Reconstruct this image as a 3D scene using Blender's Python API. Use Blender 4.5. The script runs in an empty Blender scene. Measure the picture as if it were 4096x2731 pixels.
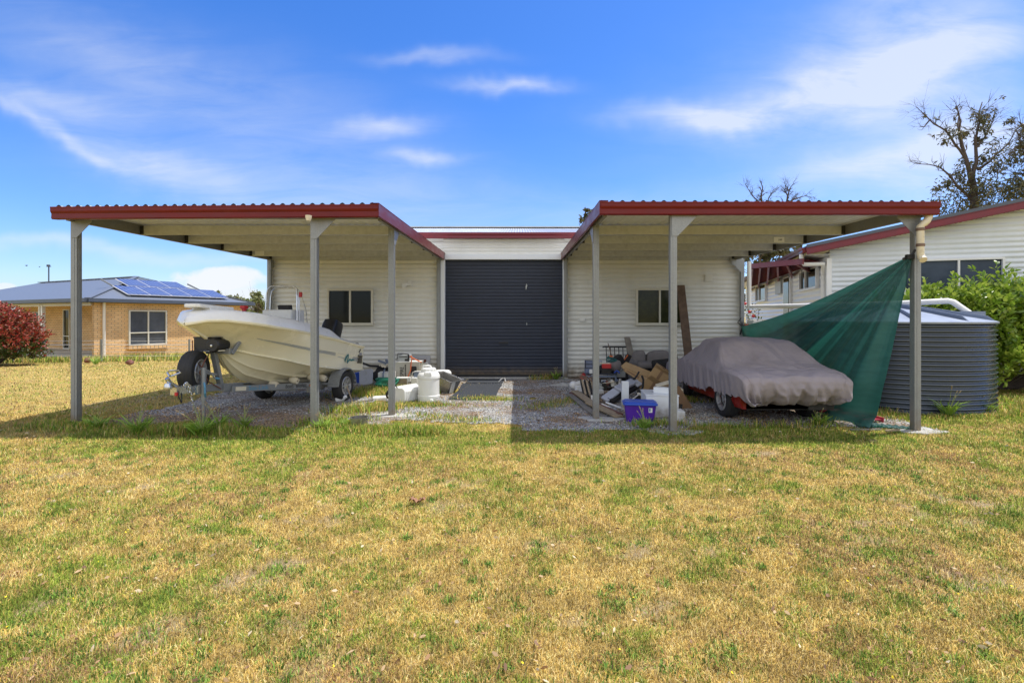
import bpy, math, random
import numpy as np
from mathutils import Vector, Matrix, Euler
R = math.radians
random.seed(7)
rng = np.random.default_rng(11)
scn = bpy.context.scene
COL = scn.collection
CAMZ, F, CX, CY = 1.58, 1150.0, 1193.0, 728.0       # survey of the photograph: eye height, focal length, principal point


def P(px, py, Y):
    return Vector(((px - CX) / F * Y, Y, CAMZ + (CY - py) / F * Y))


def G(px, py):
    return P(px, py, CAMZ * F / (py - CY))


# ------------------------------------------------------------------ noise
def _h(ix, iy, s):
    n = (ix.astype(np.int64) * 374761393 + iy.astype(np.int64) * 668265263 + s * 144269) & 0x7fffffff
    n = ((n ^ (n >> 13)) * 1274126177) & 0x7fffffff
    n = n ^ (n >> 16)
    return (n & 0xffff) / 65535.0


def vnoise(x, y, s=0):
    x = np.asarray(x, float); y = np.asarray(y, float)
    ix = np.floor(x); iy = np.floor(y); fx = x - ix; fy = y - iy
    fx = fx * fx * (3 - 2 * fx); fy = fy * fy * (3 - 2 * fy)
    a = _h(ix, iy, s); b = _h(ix + 1, iy, s); c = _h(ix, iy + 1, s); d = _h(ix + 1, iy + 1, s)
    return (a * (1 - fx) + b * fx) * (1 - fy) + (c * (1 - fx) + d * fx) * fy


def fbm(x, y, s=0, o=4):
    t = 0; a = .5; tot = 0
    for i in range(o):
        t = t + a * vnoise(np.asarray(x) * 2 ** i + 17 * i, np.asarray(y) * 2 ** i - 9 * i, s + i); tot += a; a *= .55
    return t / tot


def sstep(a, b, x):
    t = np.clip((np.asarray(x) - a) / (b - a), 0, 1)
    return t * t * (3 - 2 * t)


# ------------------------------------------------------------------ mesh builder
class MB:
    def __init__(s, M=None):
        s.v = []; s.f = []; s.M = M or Matrix.Identity(4)

    def add(s, vs, fs):
        o = len(s.v)
        s.v += [tuple(s.M @ Vector(p)) for p in vs]
        s.f += [tuple(i + o for i in f) for f in fs]
        return s

    def box(s, c, d, rot=None, taper=1.0):
        hx, hy, hz = d[0] / 2, d[1] / 2, d[2] / 2
        vs = []
        for z, t in ((-hz, taper), (hz, 1.0)):
            for x, y in ((-hx, -hy), (hx, -hy), (hx, hy), (-hx, hy)):
                p = Vector((x * t, y * t, z))
                if rot is not None: p = rot @ p
                vs.append(Vector(c) + p)
        return s.add(vs, [(0, 3, 2, 1), (4, 5, 6, 7), (0, 1, 5, 4), (1, 2, 6, 5), (2, 3, 7, 6), (3, 0, 4, 7)])

    def mm(s, a, b):
        a = Vector(a); b = Vector(b)
        return s.box((a + b) / 2, [abs(q) for q in (b - a)])

    def beam(s, a, b, w, h, up=(0, 0, 1)):
        a = Vector(a); b = Vector(b); d = (b - a).normalized()
        x = d.cross(Vector(up))
        if x.length < 1e-4: x = d.cross(Vector((1, 0, 0)))
        x.normalize(); y = x.cross(d)
        vs = []
        for p in (a, b):
            for sx, sy in ((-1, -1), (1, -1), (1, 1), (-1, 1)):
                vs.append(p + x * sx * w / 2 + y * sy * h / 2)
        return s.add(vs, [(0, 3, 2, 1), (4, 5, 6, 7), (0, 1, 5, 4), (1, 2, 6, 5), (2, 3, 7, 6), (3, 0, 4, 7)])

    def tube(s, pts, r, n=8, cap=True):
        pts = [Vector(p) for p in pts]; k = len(pts)
        rs = r if isinstance(r, (list, tuple)) else [r] * k
        vs = []; ref = None
        for i, p in enumerate(pts):
            d = (pts[min(i + 1, k - 1)] - pts[max(i - 1, 0)])
            if d.length < 1e-9: d = Vector((0, 0, 1))
            d.normalize()
            if ref is None:
                ref = Vector((0, 0, 1)) if abs(d.z) < .9 else Vector((1, 0, 0))
            x = ref - d * ref.dot(d)
            if x.length < 1e-5: x = d.orthogonal()
            x.normalize(); y = d.cross(x); ref = x
            for j in range(n):
                t = 2 * math.pi * j / n
                vs.append(p + (x * math.cos(t) + y * math.sin(t)) * rs[i])
        fs = []
        for i in range(k - 1):
            for j in range(n):
                a = i * n + j; b = i * n + (j + 1) % n
                fs.append((a, b, b + n, a + n))
        if cap:
            fs.append(tuple(reversed(range(n)))); fs.append(tuple(range((k - 1) * n, k * n)))
        return s.add(vs, fs)

    def lathe(s, prof, n=32, M=None, a0=0.0, a1=2 * math.pi):
        M = M or Matrix.Identity(4); full = abs(a1 - a0 - 2 * math.pi) < 1e-6
        m = n if full else n + 1
        vs = []
        for (r, z) in prof:
            for j in range(m):
                t = a0 + (a1 - a0) * j / n
                vs.append(M @ Vector((r * math.cos(t), r * math.sin(t), z)))
        fs = []
        for i in range(len(prof) - 1):
            for j in range(n):
                a = i * m + j; b = i * m + (j + 1) % m
                fs.append((a, b, b + m, a + m))
        return s.add(vs, fs)

    def prism(s, poly, d0, d1, M=None):
        """poly in local XY, extruded along local Z from d0 to d1"""
        M = M or Matrix.Identity(4); n = len(poly)
        vs = [M @ Vector((x, y, d0)) for x, y in poly] + [M @ Vector((x, y, d1)) for x, y in poly]
        fs = [tuple(reversed(range(n))), tuple(range(n, 2 * n))]
        for i in range(n):
            j = (i + 1) % n; fs.append((i, j, j + n, i + n))
        return s.add(vs, fs)

    def grid(s, fn, nu, nv, cu=False):
        vs = []; m = nu if cu else nu + 1
        for j in range(nv + 1):
            for i in range(m): vs.append(fn(i / nu, j / nv))
        fs = []
        for j in range(nv):
            for i in range(nu):
                a = j * m + i; b = j * m + (i + 1) % m
                fs.append((a, b, b + m, a + m))
        return s.add(vs, fs)

    def poly(s, pts):
        return s.add(pts, [tuple(range(len(pts)))])


def rrect(w, h, r, n=5):
    out = []
    for cx, cy, a in ((w / 2 - r, h / 2 - r, 0), (-w / 2 + r, h / 2 - r, 90), (-w / 2 + r, -h / 2 + r, 180), (w / 2 - r, -h / 2 + r, 270)):
        for i in range(n + 1):
            t = R(a + 90 * i / n); out.append((cx + r * math.cos(t), cy + r * math.sin(t)))
    return out


def frame(o, x, y, z):
    M = Matrix.Identity(4)
    for i, c in enumerate((x, y, z)):
        c = Vector(c)
        for k in range(3): M[k][i] = c[k]
    for k in range(3): M[k][3] = o[k]
    return M


def link(me, name, mat, parent=None, loc=(0, 0, 0), smooth=False, bevel=0, sub=0, weld=False):
    o = bpy.data.objects.new(name, me); COL.objects.link(o)
    if mat is not None:
        for m in (mat if isinstance(mat, (list, tuple)) else [mat]): me.materials.append(m)
    if smooth:
        me.polygons.foreach_set('use_smooth', [True] * len(me.polygons))
        if smooth is not True: me.set_sharp_from_angle(angle=R(smooth))
    if parent is not None: o.parent = parent
    else: o.location = loc
    if bevel:
        b = o.modifiers.new('bevel', 'BEVEL'); b.width = bevel; b.segments = 2; b.limit_method = 'ANGLE'; b.angle_limit = R(40)
    if sub:
        u = o.modifiers.new('subsurf', 'SUBSURF'); u.levels = sub; u.render_levels = sub
    return o


def base_of(parent):
    v = Vector((0, 0, 0))
    while parent is not None:
        v += Vector(parent.location); parent = parent.parent
    return v


def part(name, mb, mat, parent, **k):
    b = base_of(parent); lab = k.pop('label', None)
    me = bpy.data.meshes.new(name)
    me.from_pydata([(x - b.x, y - b.y, z - b.z) for x, y, z in mb.v], [], mb.f); me.update()
    o = link(me, name, mat, parent, **k)
    if lab: o['label'] = lab
    return o


def tag(o, label, cat, group=None):
    o['label'] = label; o['category'] = cat
    if group: o['group'] = group
    return o


def thing(name, label, cat, loc, group=None):
    o = bpy.data.objects.new(name, None); COL.objects.link(o); o.location = loc; o.empty_display_size = .1
    return tag(o, label, cat, group)


def solo(name, mb, mat, label, cat, loc=None, group=None, **k):
    if loc is None:
        a = np.array(mb.v); loc = ((a[:, 0].min() + a[:, 0].max()) / 2, (a[:, 1].min() + a[:, 1].max()) / 2, a[:, 2].min())
    me = bpy.data.meshes.new(name)
    me.from_pydata([(x - loc[0], y - loc[1], z - loc[2]) for x, y, z in mb.v], [], mb.f); me.update()
    return tag(link(me, name, mat, None, loc, **k), label, cat, group)


def nmesh(name, V, Fc, colr=None):
    """V (n,3), Fc (m,k) uniform polygons; colr (n,3) colour attribute"""
    me = bpy.data.meshes.new(name); k = Fc.shape[1]; m = len(Fc)
    me.vertices.add(len(V)); me.vertices.foreach_set('co', np.ascontiguousarray(V, np.float32).ravel())
    me.loops.add(m * k); me.loops.foreach_set('vertex_index', np.ascontiguousarray(Fc, np.int32).ravel())
    me.polygons.add(m)
    me.polygons.foreach_set('loop_start', np.arange(0, m * k, k, dtype=np.int32))
    me.update(calc_edges=True)
    if colr is not None:
        a = me.color_attributes.new('Col', 'FLOAT_COLOR', 'POINT')
        c = np.ones((len(V), 4), np.float32); c[:, :3] = colr
        a.data.foreach_set('color', c.ravel())
    return me


# ------------------------------------------------------------------ materials
def nt(name):
    m = bpy.data.materials.new(name); m.use_nodes = True
    t = m.node_tree; b = t.nodes['Principled BSDF']
    return m, t, b


def mat(name, col, rough=.6, metal=0.0, var=.12, scale=6.0, bump=0.0, bscale=60.0, bdist=.01, dirt=None, dscale=2.0, dcov=.45, stretch=(1, 1, 1), spec=.5, coat=0.0, damt=.8, splash=0.0):
    m, t, b = nt(name); N = t.nodes; L = t.links
    tc = N.new('ShaderNodeTexCoord'); mp = N.new('ShaderNodeMapping'); mp.inputs['Scale'].default_value = stretch
    geo = N.new('ShaderNodeNewGeometry'); L.new(geo.outputs['Position'], mp.inputs[0])
    n1 = N.new('ShaderNodeTexNoise'); n1.inputs['Scale'].default_value = scale; n1.inputs['Detail'].default_value = 5; n1.inputs['Roughness'].default_value = .6
    L.new(mp.outputs[0], n1.inputs['Vector'])
    mr = N.new('ShaderNodeMapRange'); mr.inputs[1].default_value = .3; mr.inputs[2].default_value = .7
    mr.inputs[3].default_value = 1 - var; mr.inputs[4].default_value = 1 + var; L.new(n1.outputs[0], mr.inputs[0])
    mx = N.new('ShaderNodeVectorMath'); mx.operation = 'SCALE'; mx.inputs[0].default_value = col; L.new(mr.outputs[0], mx.inputs['Scale'])
    out = mx.outputs[0]
    if dirt:
        n2 = N.new('ShaderNodeTexNoise'); n2.inputs['Scale'].default_value = dscale; n2.inputs['Detail'].default_value = 8; n2.inputs['Roughness'].default_value = .7
        L.new(mp.outputs[0], n2.inputs['Vector'])
        r2 = N.new('ShaderNodeMapRange'); r2.inputs[1].default_value = 1 - dcov - .12; r2.inputs[2].default_value = 1 - dcov + .18
        r2.inputs[4].default_value = damt; L.new(n2.outputs[0], r2.inputs[0])
        mi = N.new('ShaderNodeMix'); mi.data_type = 'RGBA'; L.new(r2.outputs[0], mi.inputs[0]); L.new(out, mi.inputs[6]); mi.inputs[7].default_value = (*dirt, 1)
        out = mi.outputs[2]
    if splash:                                                    # soil splashed up from the ground
        sz = N.new('ShaderNodeSeparateXYZ'); L.new(geo.outputs['Position'], sz.inputs[0])
        hz = N.new('ShaderNodeMapRange'); hz.interpolation_type = 'SMOOTHSTEP'; hz.inputs[1].default_value = splash; hz.inputs[2].default_value = 0; L.new(sz.outputs[2], hz.inputs[0])
        ns = N.new('ShaderNodeTexNoise'); ns.inputs['Scale'].default_value = 9; ns.inputs['Detail'].default_value = 7; L.new(geo.outputs['Position'], ns.inputs['Vector'])
        nr = N.new('ShaderNodeMapRange'); nr.inputs[1].default_value = .3; nr.inputs[2].default_value = .65; nr.inputs[3].default_value = .25; L.new(ns.outputs[0], nr.inputs[0])
        mm_ = N.new('ShaderNodeMath'); mm_.operation = 'MULTIPLY'; L.new(hz.outputs[0], mm_.inputs[0]); L.new(nr.outputs[0], mm_.inputs[1])
        ms = N.new('ShaderNodeMix'); ms.data_type = 'RGBA'; L.new(mm_.outputs[0], ms.inputs[0]); L.new(out, ms.inputs[6]); ms.inputs[7].default_value = (.22, .165, .10, 1); out = ms.outputs[2]
    L.new(out, b.inputs['Base Color'])
    rr = N.new('ShaderNodeMapRange'); rr.inputs[1].default_value = .3; rr.inputs[2].default_value = .7
    rr.inputs[3].default_value = max(.02, rough - .08); rr.inputs[4].default_value = min(1, rough + .08); L.new(n1.outputs[0], rr.inputs[0]); L.new(rr.outputs[0], b.inputs['Roughness'])
    b.inputs['Metallic'].default_value = metal; b.inputs['Specular IOR Level'].default_value = spec
    if coat: b.inputs['Coat Weight'].default_value = coat
    if bump:
        n3 = N.new('ShaderNodeTexNoise'); n3.inputs['Scale'].default_value = bscale; n3.inputs['Detail'].default_value = 4; L.new(mp.outputs[0], n3.inputs['Vector'])
        bp = N.new('ShaderNodeBump'); bp.inputs['Strength'].default_value = bump; bp.inputs['Distance'].default_value = bdist
        L.new(n3.outputs[0], bp.inputs['Height']); L.new(bp.outputs[0], b.inputs['Normal'])
    return m


def leafmat(name, cols, rough=.45, trans=.3, vcol=False, spec=.4):
    """random colour per leaf, a little light coming through"""
    m, t, b = nt(name); N = t.nodes; L = t.links
    if vcol:
        at = N.new('ShaderNodeAttribute'); at.attribute_name = 'Col'; out = at.outputs['Color']
    else:
        g = N.new('ShaderNodeNewGeometry'); cr = N.new('ShaderNodeValToRGB'); e = cr.color_ramp.elements
        while len(e) < len(cols): e.new(.5)
        for i, c in enumerate(cols): e[i].position = i / (len(cols) - 1); e[i].color = (*c, 1)
        L.new(g.outputs['Random Per Island'], cr.inputs[0]); out = cr.outputs[0]
    L.new(out, b.inputs['Base Color']); b.inputs['Roughness'].default_value = rough; b.inputs['Specular IOR Level'].default_value = spec
    if trans:
        tr = N.new('ShaderNodeBsdfTranslucent'); L.new(out, tr.inputs[0]); mx = N.new('ShaderNodeMixShader'); mx.inputs[0].default_value = trans
        L.new(b.outputs[0], mx.inputs[1]); L.new(tr.outputs[0], mx.inputs[2]); L.new(mx.outputs[0], N['Material Output'].inputs[0])
    return m


def glassmat(name, col=(.012, .015, .013), rough=.03, spec=.6, blot=None):
    m = mat(name, col, rough, var=.3, scale=1.2, spec=spec * .35, dirt=blot, dscale=9, dcov=.42, damt=.6)
    return m


M = {}
M['cream'] = mat('cream_steel', (.76, .765, .735), .42, splash=.55, var=.04, scale=1.0, dirt=(.50, .46, .36), dscale=1.3, dcov=.34, damt=.22, stretch=(2.5, 2.5, .35))
M['white_steel'] = mat('white_steel', (.71, .745, .785), .4, splash=.3, var=.04, scale=1.0, dirt=(.5, .5, .47), dscale=1.3, dcov=.3, damt=.18, stretch=(2.5, 2.5, .35))
M['white_trim'] = mat('white_trim', (.80, .80, .79), .4, var=.04)
M['galv'] = mat('galvanised', (.27, .285, .295), .45, .35, splash=.4, var=.14, scale=60, dirt=(.19, .19, .185), dscale=7, dcov=.4, damt=.5, bump=.05, bscale=150)
M['galv_dark'] = mat('galvanised_dull', (.24, .24, .225), .5, .35, var=.14, scale=40, dirt=(.26, .25, .22), dscale=5, dcov=.45, damt=.6)
M['zinc_under'] = mat('zinc_underside', (.74, .75, .73), .5, .05, var=.08, scale=8, dirt=(.58, .58, .55), dscale=3, dcov=.4, damt=.45)
M['purlin'] = mat('purlin_steel', (.52, .53, .52), .5, .15, var=.10, scale=14, dirt=(.31, .31, .29), dscale=4, dcov=.4, damt=.5)
M['zinc_top'] = mat('zinc_roof', (.55, .57, .58), .42, .4, var=.1, scale=5, dirt=(.35, .35, .34), dscale=2, dcov=.35, damt=.5)
M['red'] = mat('red_steel', (.135, .006, .005), .36, spec=.3, var=.14, scale=3, dirt=(.16, .02, .02), dscale=4, dcov=.4, damt=.5, stretch=(1, 1, 4))
M['darkred'] = mat('dark_red_steel', (.17, .014, .026), .38, var=.15, scale=4)
M['door'] = mat('navy_steel', (.025, .033, .056), .42, splash=.35, spec=.35, var=.12, scale=3, dirt=(.09, .10, .12), dscale=3, dcov=.3, damt=.35, stretch=(1, 1, 2))
M['concrete'] = mat('concrete', (.47, .46, .43), .9, var=.2, scale=9, bump=.5, bscale=50, dirt=(.3, .29, .25), dscale=6)
M['alu_frame'] = mat('cream_aluminium', (.66, .64, .55), .4, var=.05)
M['white_frame'] = mat('white_aluminium', (.78, .78, .77), .4, var=.04)
M['glass'] = glassmat('dark_glass')
M['glass_green'] = glassmat('green_tinted_glass', (.03, .033, .016), blot=(.075, .08, .022))
M['glass_blue'] = glassmat('curtained_glass', (.045, .06, .085), .05)
M['glass_blind'] = glassmat('blind_behind_glass', (.085, .095, .11), .08)
M['tarp'] = None
M['black'] = mat('black_plastic', (.016, .016, .018), .45, var=.3, scale=9)
M['black_soft'] = mat('black_fabric', (.02, .02, .022), .85, var=.3, bump=.4, bscale=30)
M['rubber'] = mat('tyre_rubber', (.020, .020, .021), .7, var=.25, scale=12, dirt=(.06, .055, .05), dscale=8, dcov=.35, damt=.5)
M['chrome'] = mat('bright_steel', (.62, .63, .64), .22, .9, var=.1, scale=20)
M['alloy'] = mat('alloy', (.5, .5, .5), .38, .55, var=.15, scale=25, dirt=(.2, .18, .15), dscale=20, dcov=.3)
M['gelcoat'] = mat('cream_gelcoat', (.86, .80, .59), .24, var=.015, scale=2, dirt=(.76, .69, .49), dscale=2.5, dcov=.26, damt=.12, coat=.3)
M['gelwhite'] = mat('white_gelcoat', (.80, .80, .78), .3, var=.04, scale=2, coat=.2)
M['white_pl'] = mat('white_plastic', (.80, .80, .77), .45, var=.05, scale=4, dirt=(.6, .58, .5), dscale=7, dcov=.27, damt=.4)
M['pvc'] = mat('pvc_pipe', (.78, .77, .73), .4, var=.05, dirt=(.5, .46, .38), dscale=8, dcov=.28, damt=.5)
M['pvc_old'] = mat('stained_pvc', (.70, .64, .50), .5, var=.08, dirt=(.25, .20, .13), dscale=12, dcov=.36, damt=.8)
M['grey_pl'] = mat('grey_plastic', (.42, .44, .50), .5, var=.06)
M['beige'] = mat('beige_enamel', (.50, .49, .43), .45, var=.06, dirt=(.36, .33, .27), dscale=5, dcov=.3)
M['greytub'] = mat('grey_enamel', (.36, .38, .38), .45, var=.07)
M['green_pl'] = mat('green_tub_plastic', (.02, .20, .13), .4, var=.1)
M['orange'] = mat('orange_plastic', (.75, .16, .03), .45, var=.1)
M['redpl'] = mat('red_plastic', (.52, .03, .03), .4, var=.1)
M['maroon'] = mat('maroon_paint', (.42, .04, .07), .45, var=.12)
M['blue_pl'] = mat('blue_plastic', (.025, .09, .52), .38, var=.06)
M['purple_pl'] = mat('violet_plastic', (.085, .022, .33), .35, var=.08)
M['teal'] = mat('teal_rope', (.025, .13, .13), .8, var=.2, bump=.5)
M['steel'] = mat('stainless', (.40, .39, .37), .3, .8, var=.15, scale=10, dirt=(.2, .17, .13), dscale=6, dcov=.4)
M['wood_pale'] = mat('weathered_pine', (.36, .28, .18), .8, var=.2, scale=8, stretch=(3, 3, 3), dirt=(.22, .17, .11), dscale=5, bump=.3)
M['wood_grey'] = mat('grey_timber', (.24, .22, .19), .85, var=.22, scale=9, dirt=(.14, .12, .1), dscale=5, bump=.3)
M['wood_red'] = mat('red_timber', (.19, .075, .05), .8, var=.25, scale=9, dirt=(.1, .05, .04), dscale=6)
M['wood_dark'] = mat('dark_plank', (.16, .105, .07), .85, var=.25, scale=7, dirt=(.075, .05, .04), dscale=6, bump=.3)
M['card'] = mat('cardboard', (.45, .30, .15), .85, var=.08, scale=5, dirt=(.33, .21, .10), dscale=3, dcov=.35)
M['card_dark'] = mat('old_cardboard', (.26, .16, .09), .88, var=.1, scale=5)
M['sofa'] = mat('grey_upholstery', (.21, .195, .195), .9, var=.12, bump=.4, bscale=40)
M['sack'] = mat('grey_vinyl', (.20, .18, .18), .7, var=.12)
M['cover'] = mat('taupe_canvas', (.315, .278, .296), .8, var=.06, scale=3, bump=.55, bscale=8, bdist=.035, dirt=(.20, .175, .15), dscale=2, dcov=.38, damt=.5, spec=.25)
M['carred'] = mat('red_car_paint', (.33, .014, .010), .35, var=.15, scale=5, dirt=(.14, .03, .02), dscale=5)
M['tank'] = mat('tank_steel', (.10, .118, .15), .22, .5, var=.08, scale=2, dirt=(.13, .12, .10), dscale=2, dcov=.35, damt=.35, stretch=(.3, .3, 1))
M['tank_roof'] = mat('pale_tank_roof', (.29, .335, .42), .45, var=.06)
M['tank_rib'] = mat('blue_tank_rib', (.17, .21, .29), .45, var=.06)
M['mat'] = mat('rubber_mat', (.028, .033, .042), .8, var=.2, scale=12, bump=.3, dirt=(.10, .10, .09), dscale=7, dcov=.3)
M['asph'] = mat('dull_dark', (.035, .033, .03), .9, var=.4, scale=20)
M['bark'] = mat('bark', (.17, .13, .10), .9, var=.3, scale=8, stretch=(3, 3, 1), bump=.5, bscale=15)
M['bark_dark'] = mat('dark_bark', (.085, .065, .055), .9, var=.3, scale=8)
M['ink'] = mat('black_lettering', (.015, .015, .015), .6, var=.05)
M['ink_blue'] = mat('blue_lettering', (.10, .27, .42), .6, var=.1)
M['decal_teal'] = mat('teal_decal', (.05, .20, .20), .4, var=.1)
M['decal_grey'] = mat('silver_decal', (.40, .42, .42), .4, var=.15, scale=40)
M['decal_blue'] = mat('blue_grey_decal', (.17, .20, .30), .5, var=.2, scale=40)
M['amber'] = mat('amber_lens', (.8, .25, .02), .3, var=.05)
M['wire'] = mat('fence_wire', (.55, .55, .53), .5, .4)
M['roof_blue'] = mat('blue_grey_roof', (.16, .18, .215), .45, .05, var=.06, scale=3)
M['gutter_blue'] = mat('slate_gutter', (.075, .09, .12), .4, var=.08)
M['rust'] = mat('rusty_gutter', (.19, .13, .10), .8, var=.3, scale=14)
M['leafbrown'] = mat('dry_leaf', (.33, .17, .10), .8, var=.2, scale=40)
# ------------------------------------------------------------------ special materials
def brickmat():
    m, t, b = nt('tan_brick'); N = t.nodes; L = t.links
    uv = N.new('ShaderNodeUVMap'); uv.uv_map = 'UVMap'
    br = N.new('ShaderNodeTexBrick'); L.new(uv.outputs[0], br.inputs['Vector'])
    br.inputs['Scale'].default_value = 1; br.inputs['Brick Width'].default_value = .24; br.inputs['Row Height'].default_value = .086
    br.inputs['Mortar Size'].default_value = .009; br.inputs['Mortar Smooth'].default_value = .2; br.inputs['Bias'].default_value = 0
    br.inputs['Color1'].default_value = (.84, .56, .27, 1); br.inputs['Color2'].default_value = (.76, .47, .21, 1); br.inputs['Mortar'].default_value = (.34, .25, .16, 1)
    n = N.new('ShaderNodeTexNoise'); n.inputs['Scale'].default_value = 1.4; n.inputs['Detail'].default_value = 6; L.new(uv.outputs[0], n.inputs['Vector'])
    mr = N.new('ShaderNodeMapRange'); mr.inputs[1].default_value = .3; mr.inputs[2].default_value = .7; mr.inputs[3].default_value = .85; mr.inputs[4].default_value = 1.12; L.new(n.outputs[0], mr.inputs[0])
    vm = N.new('ShaderNodeVectorMath'); vm.operation = 'SCALE'; L.new(br.outputs[0], vm.inputs[0]); L.new(mr.outputs[0], vm.inputs['Scale']); L.new(vm.outputs[0], b.inputs['Base Color'])
    b.inputs['Roughness'].default_value = .85
    bp = N.new('ShaderNodeBump'); bp.inputs['Strength'].default_value = .5; bp.inputs['Distance'].default_value = .01; bp.invert = True
    L.new(br.outputs['Fac'], bp.inputs['Height']); L.new(bp.outputs[0], b.inputs['Normal'])
    return m


def cellmat():
    m, t, b = nt('solar_cells'); N = t.nodes; L = t.links
    uv = N.new('ShaderNodeUVMap'); uv.uv_map = 'UVMap'
    br = N.new('ShaderNodeTexBrick'); L.new(uv.outputs[0], br.inputs['Vector']); br.offset = 0
    br.inputs['Scale'].default_value = 1; br.inputs['Brick Width'].default_value = 1 / 5.; br.inputs['Row Height'].default_value = 1 / 6.; br.inputs['Mortar Size'].default_value = .012
    br.inputs['Color1'].default_value = (.012, .03, .14, 1); br.inputs['Color2'].default_value = (.018, .045, .2, 1); br.inputs['Mortar'].default_value = (.35, .42, .55, 1)
    L.new(br.outputs[0], b.inputs['Base Color']); b.inputs['Roughness'].default_value = .3
    return m


def tarpmat():
    m, t, b = nt('green_shade_mesh'); N = t.nodes; L = t.links
    geo = N.new('ShaderNodeNewGeometry'); n = N.new('ShaderNodeTexNoise'); n.inputs['Scale'].default_value = 3; n.inputs['Detail'].default_value = 6
    mp = N.new('ShaderNodeMapping'); mp.inputs['Scale'].default_value = (1, 1, 4); L.new(geo.outputs['Position'], mp.inputs[0]); L.new(mp.outputs[0], n.inputs['Vector'])
    cr = N.new('ShaderNodeValToRGB'); cr.color_ramp.elements[0].position = .3; cr.color_ramp.elements[1].position = .7
    cr.color_ramp.elements[0].color = (.018, .070, .064, 1); cr.color_ramp.elements[1].color = (.034, .125, .112, 1); L.new(n.outputs[0], cr.inputs[0])
    L.new(cr.outputs[0], b.inputs['Base Color']); b.inputs['Roughness'].default_value = .6
    tr = N.new('ShaderNodeBsdfTranslucent'); tr.inputs[0].default_value = (.02, .16, .12, 1)
    mx = N.new('ShaderNodeMixShader'); mx.inputs[0].default_value = .25; L.new(b.outputs[0], mx.inputs[1]); L.new(tr.outputs[0], mx.inputs[2])
    tp = N.new('ShaderNodeBsdfTransparent'); tp.inputs[0].default_value = (.75, 1, .95, 1)
    w = N.new('ShaderNodeTexNoise'); w.inputs['Scale'].default_value = 14; L.new(mp.outputs[0], w.inputs['Vector'])
    mr = N.new('ShaderNodeMapRange'); mr.inputs[1].default_value = .3; mr.inputs[2].default_value = .7; mr.inputs[3].default_value = .02; mr.inputs[4].default_value = .065; L.new(w.outputs[0], mr.inputs[0])
    m2 = N.new('ShaderNodeMixShader'); L.new(mr.outputs[0], m2.inputs[0]); L.new(mx.outputs[0], m2.inputs[1]); L.new(tp.outputs[0], m2.inputs[2])
    L.new(m2.outputs[0], N['Material Output'].inputs[0])
    return m


M['brick'] = brickmat(); M['cells'] = cellmat(); M['tarp'] = tarpmat()


def uvset(o, fn):
    me = o.data; u = me.uv_layers.new(name='UVMap')
    for lp in me.loops: u.data[lp.index].uv = fn(me.vertices[lp.vertex_index].co)


# ------------------------------------------------------------------ world, sun, camera
SUN_DIR = Vector((1.12, .42, 2.95)).normalized()
elev = math.asin(SUN_DIR.z); az = math.atan2(SUN_DIR.x, SUN_DIR.y)
w = bpy.data.worlds.new('World'); scn.world = w; w.use_nodes = True
N = w.node_tree.nodes; L = w.node_tree.links; N.clear()
out = N.new('ShaderNodeOutputWorld'); bg = N.new('ShaderNodeBackground'); L.new(bg.outputs[0], out.inputs[0])
SKY = .135
bg.inputs[1].default_value = SKY
sk = N.new('ShaderNodeTexSky'); sk.sky_type = 'NISHITA'; sk.sun_disc = False; sk.sun_elevation = elev; sk.sun_rotation = az
sk.altitude = 0; sk.air_density = 1.0; sk.dust_density = .6; sk.ozone_density = 2.0
tcn = N.new('ShaderNodeTexCoord'); sep = N.new('ShaderNodeSeparateXYZ'); L.new(tcn.outputs['Generated'], sep.inputs[0])


def mth(op, a, b=None, c=None):
    n = N.new('ShaderNodeMath'); n.operation = op
    for i, q in enumerate((a, b, c)):
        if q is None: continue
        if isinstance(q, (int, float)): n.inputs[i].default_value = q
        else: L.new(q, n.inputs[i])
    return n.outputs[0]


ysafe = mth('MAXIMUM', sep.outputs[1], .08)
u = mth('DIVIDE', sep.outputs[0], ysafe); v = mth('DIVIDE', sep.outputs[2], ysafe)
cmb = N.new('ShaderNodeCombineXYZ'); L.new(u, cmb.inputs[0]); L.new(v, cmb.inputs[1])


def noise(vec, sc, det=6, rough=.6, dist=0):
    n = N.new('ShaderNodeTexNoise'); n.inputs['Scale'].default_value = sc; n.inputs['Detail'].default_value = det; n.inputs['Roughness'].default_value = rough
    n.inputs['Distortion'].default_value = dist; L.new(vec, n.inputs['Vector']); return n


def mapping(vec, sc, rot=0):
    m = N.new('ShaderNodeMapping'); m.inputs['Scale'].default_value = sc; m.inputs['Rotation'].default_value = (0, 0, rot); L.new(vec, m.inputs[0]); return m.outputs[0]


wob = noise(cmb.outputs[0], 4.0, 4)
ws = N.new('ShaderNodeSeparateColor'); L.new(wob.outputs['Color'], ws.inputs[0])
uw = mth('ADD', u, mth('MULTIPLY', mth('SUBTRACT', ws.outputs[0], .5), .16)); vw = mth('ADD', v, mth('MULTIPLY', mth('SUBTRACT', ws.outputs[1], .5), .10))
streakA = noise(mapping(cmb.outputs[0], (2.2, 11, 1), R(-12)), 1.6, 7, .62, .6).outputs[0]
streakB = noise(mapping(cmb.outputs[0], (2.5, 9, 1), R(22)), 1.5, 7, .62, .5).outputs[0]


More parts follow.
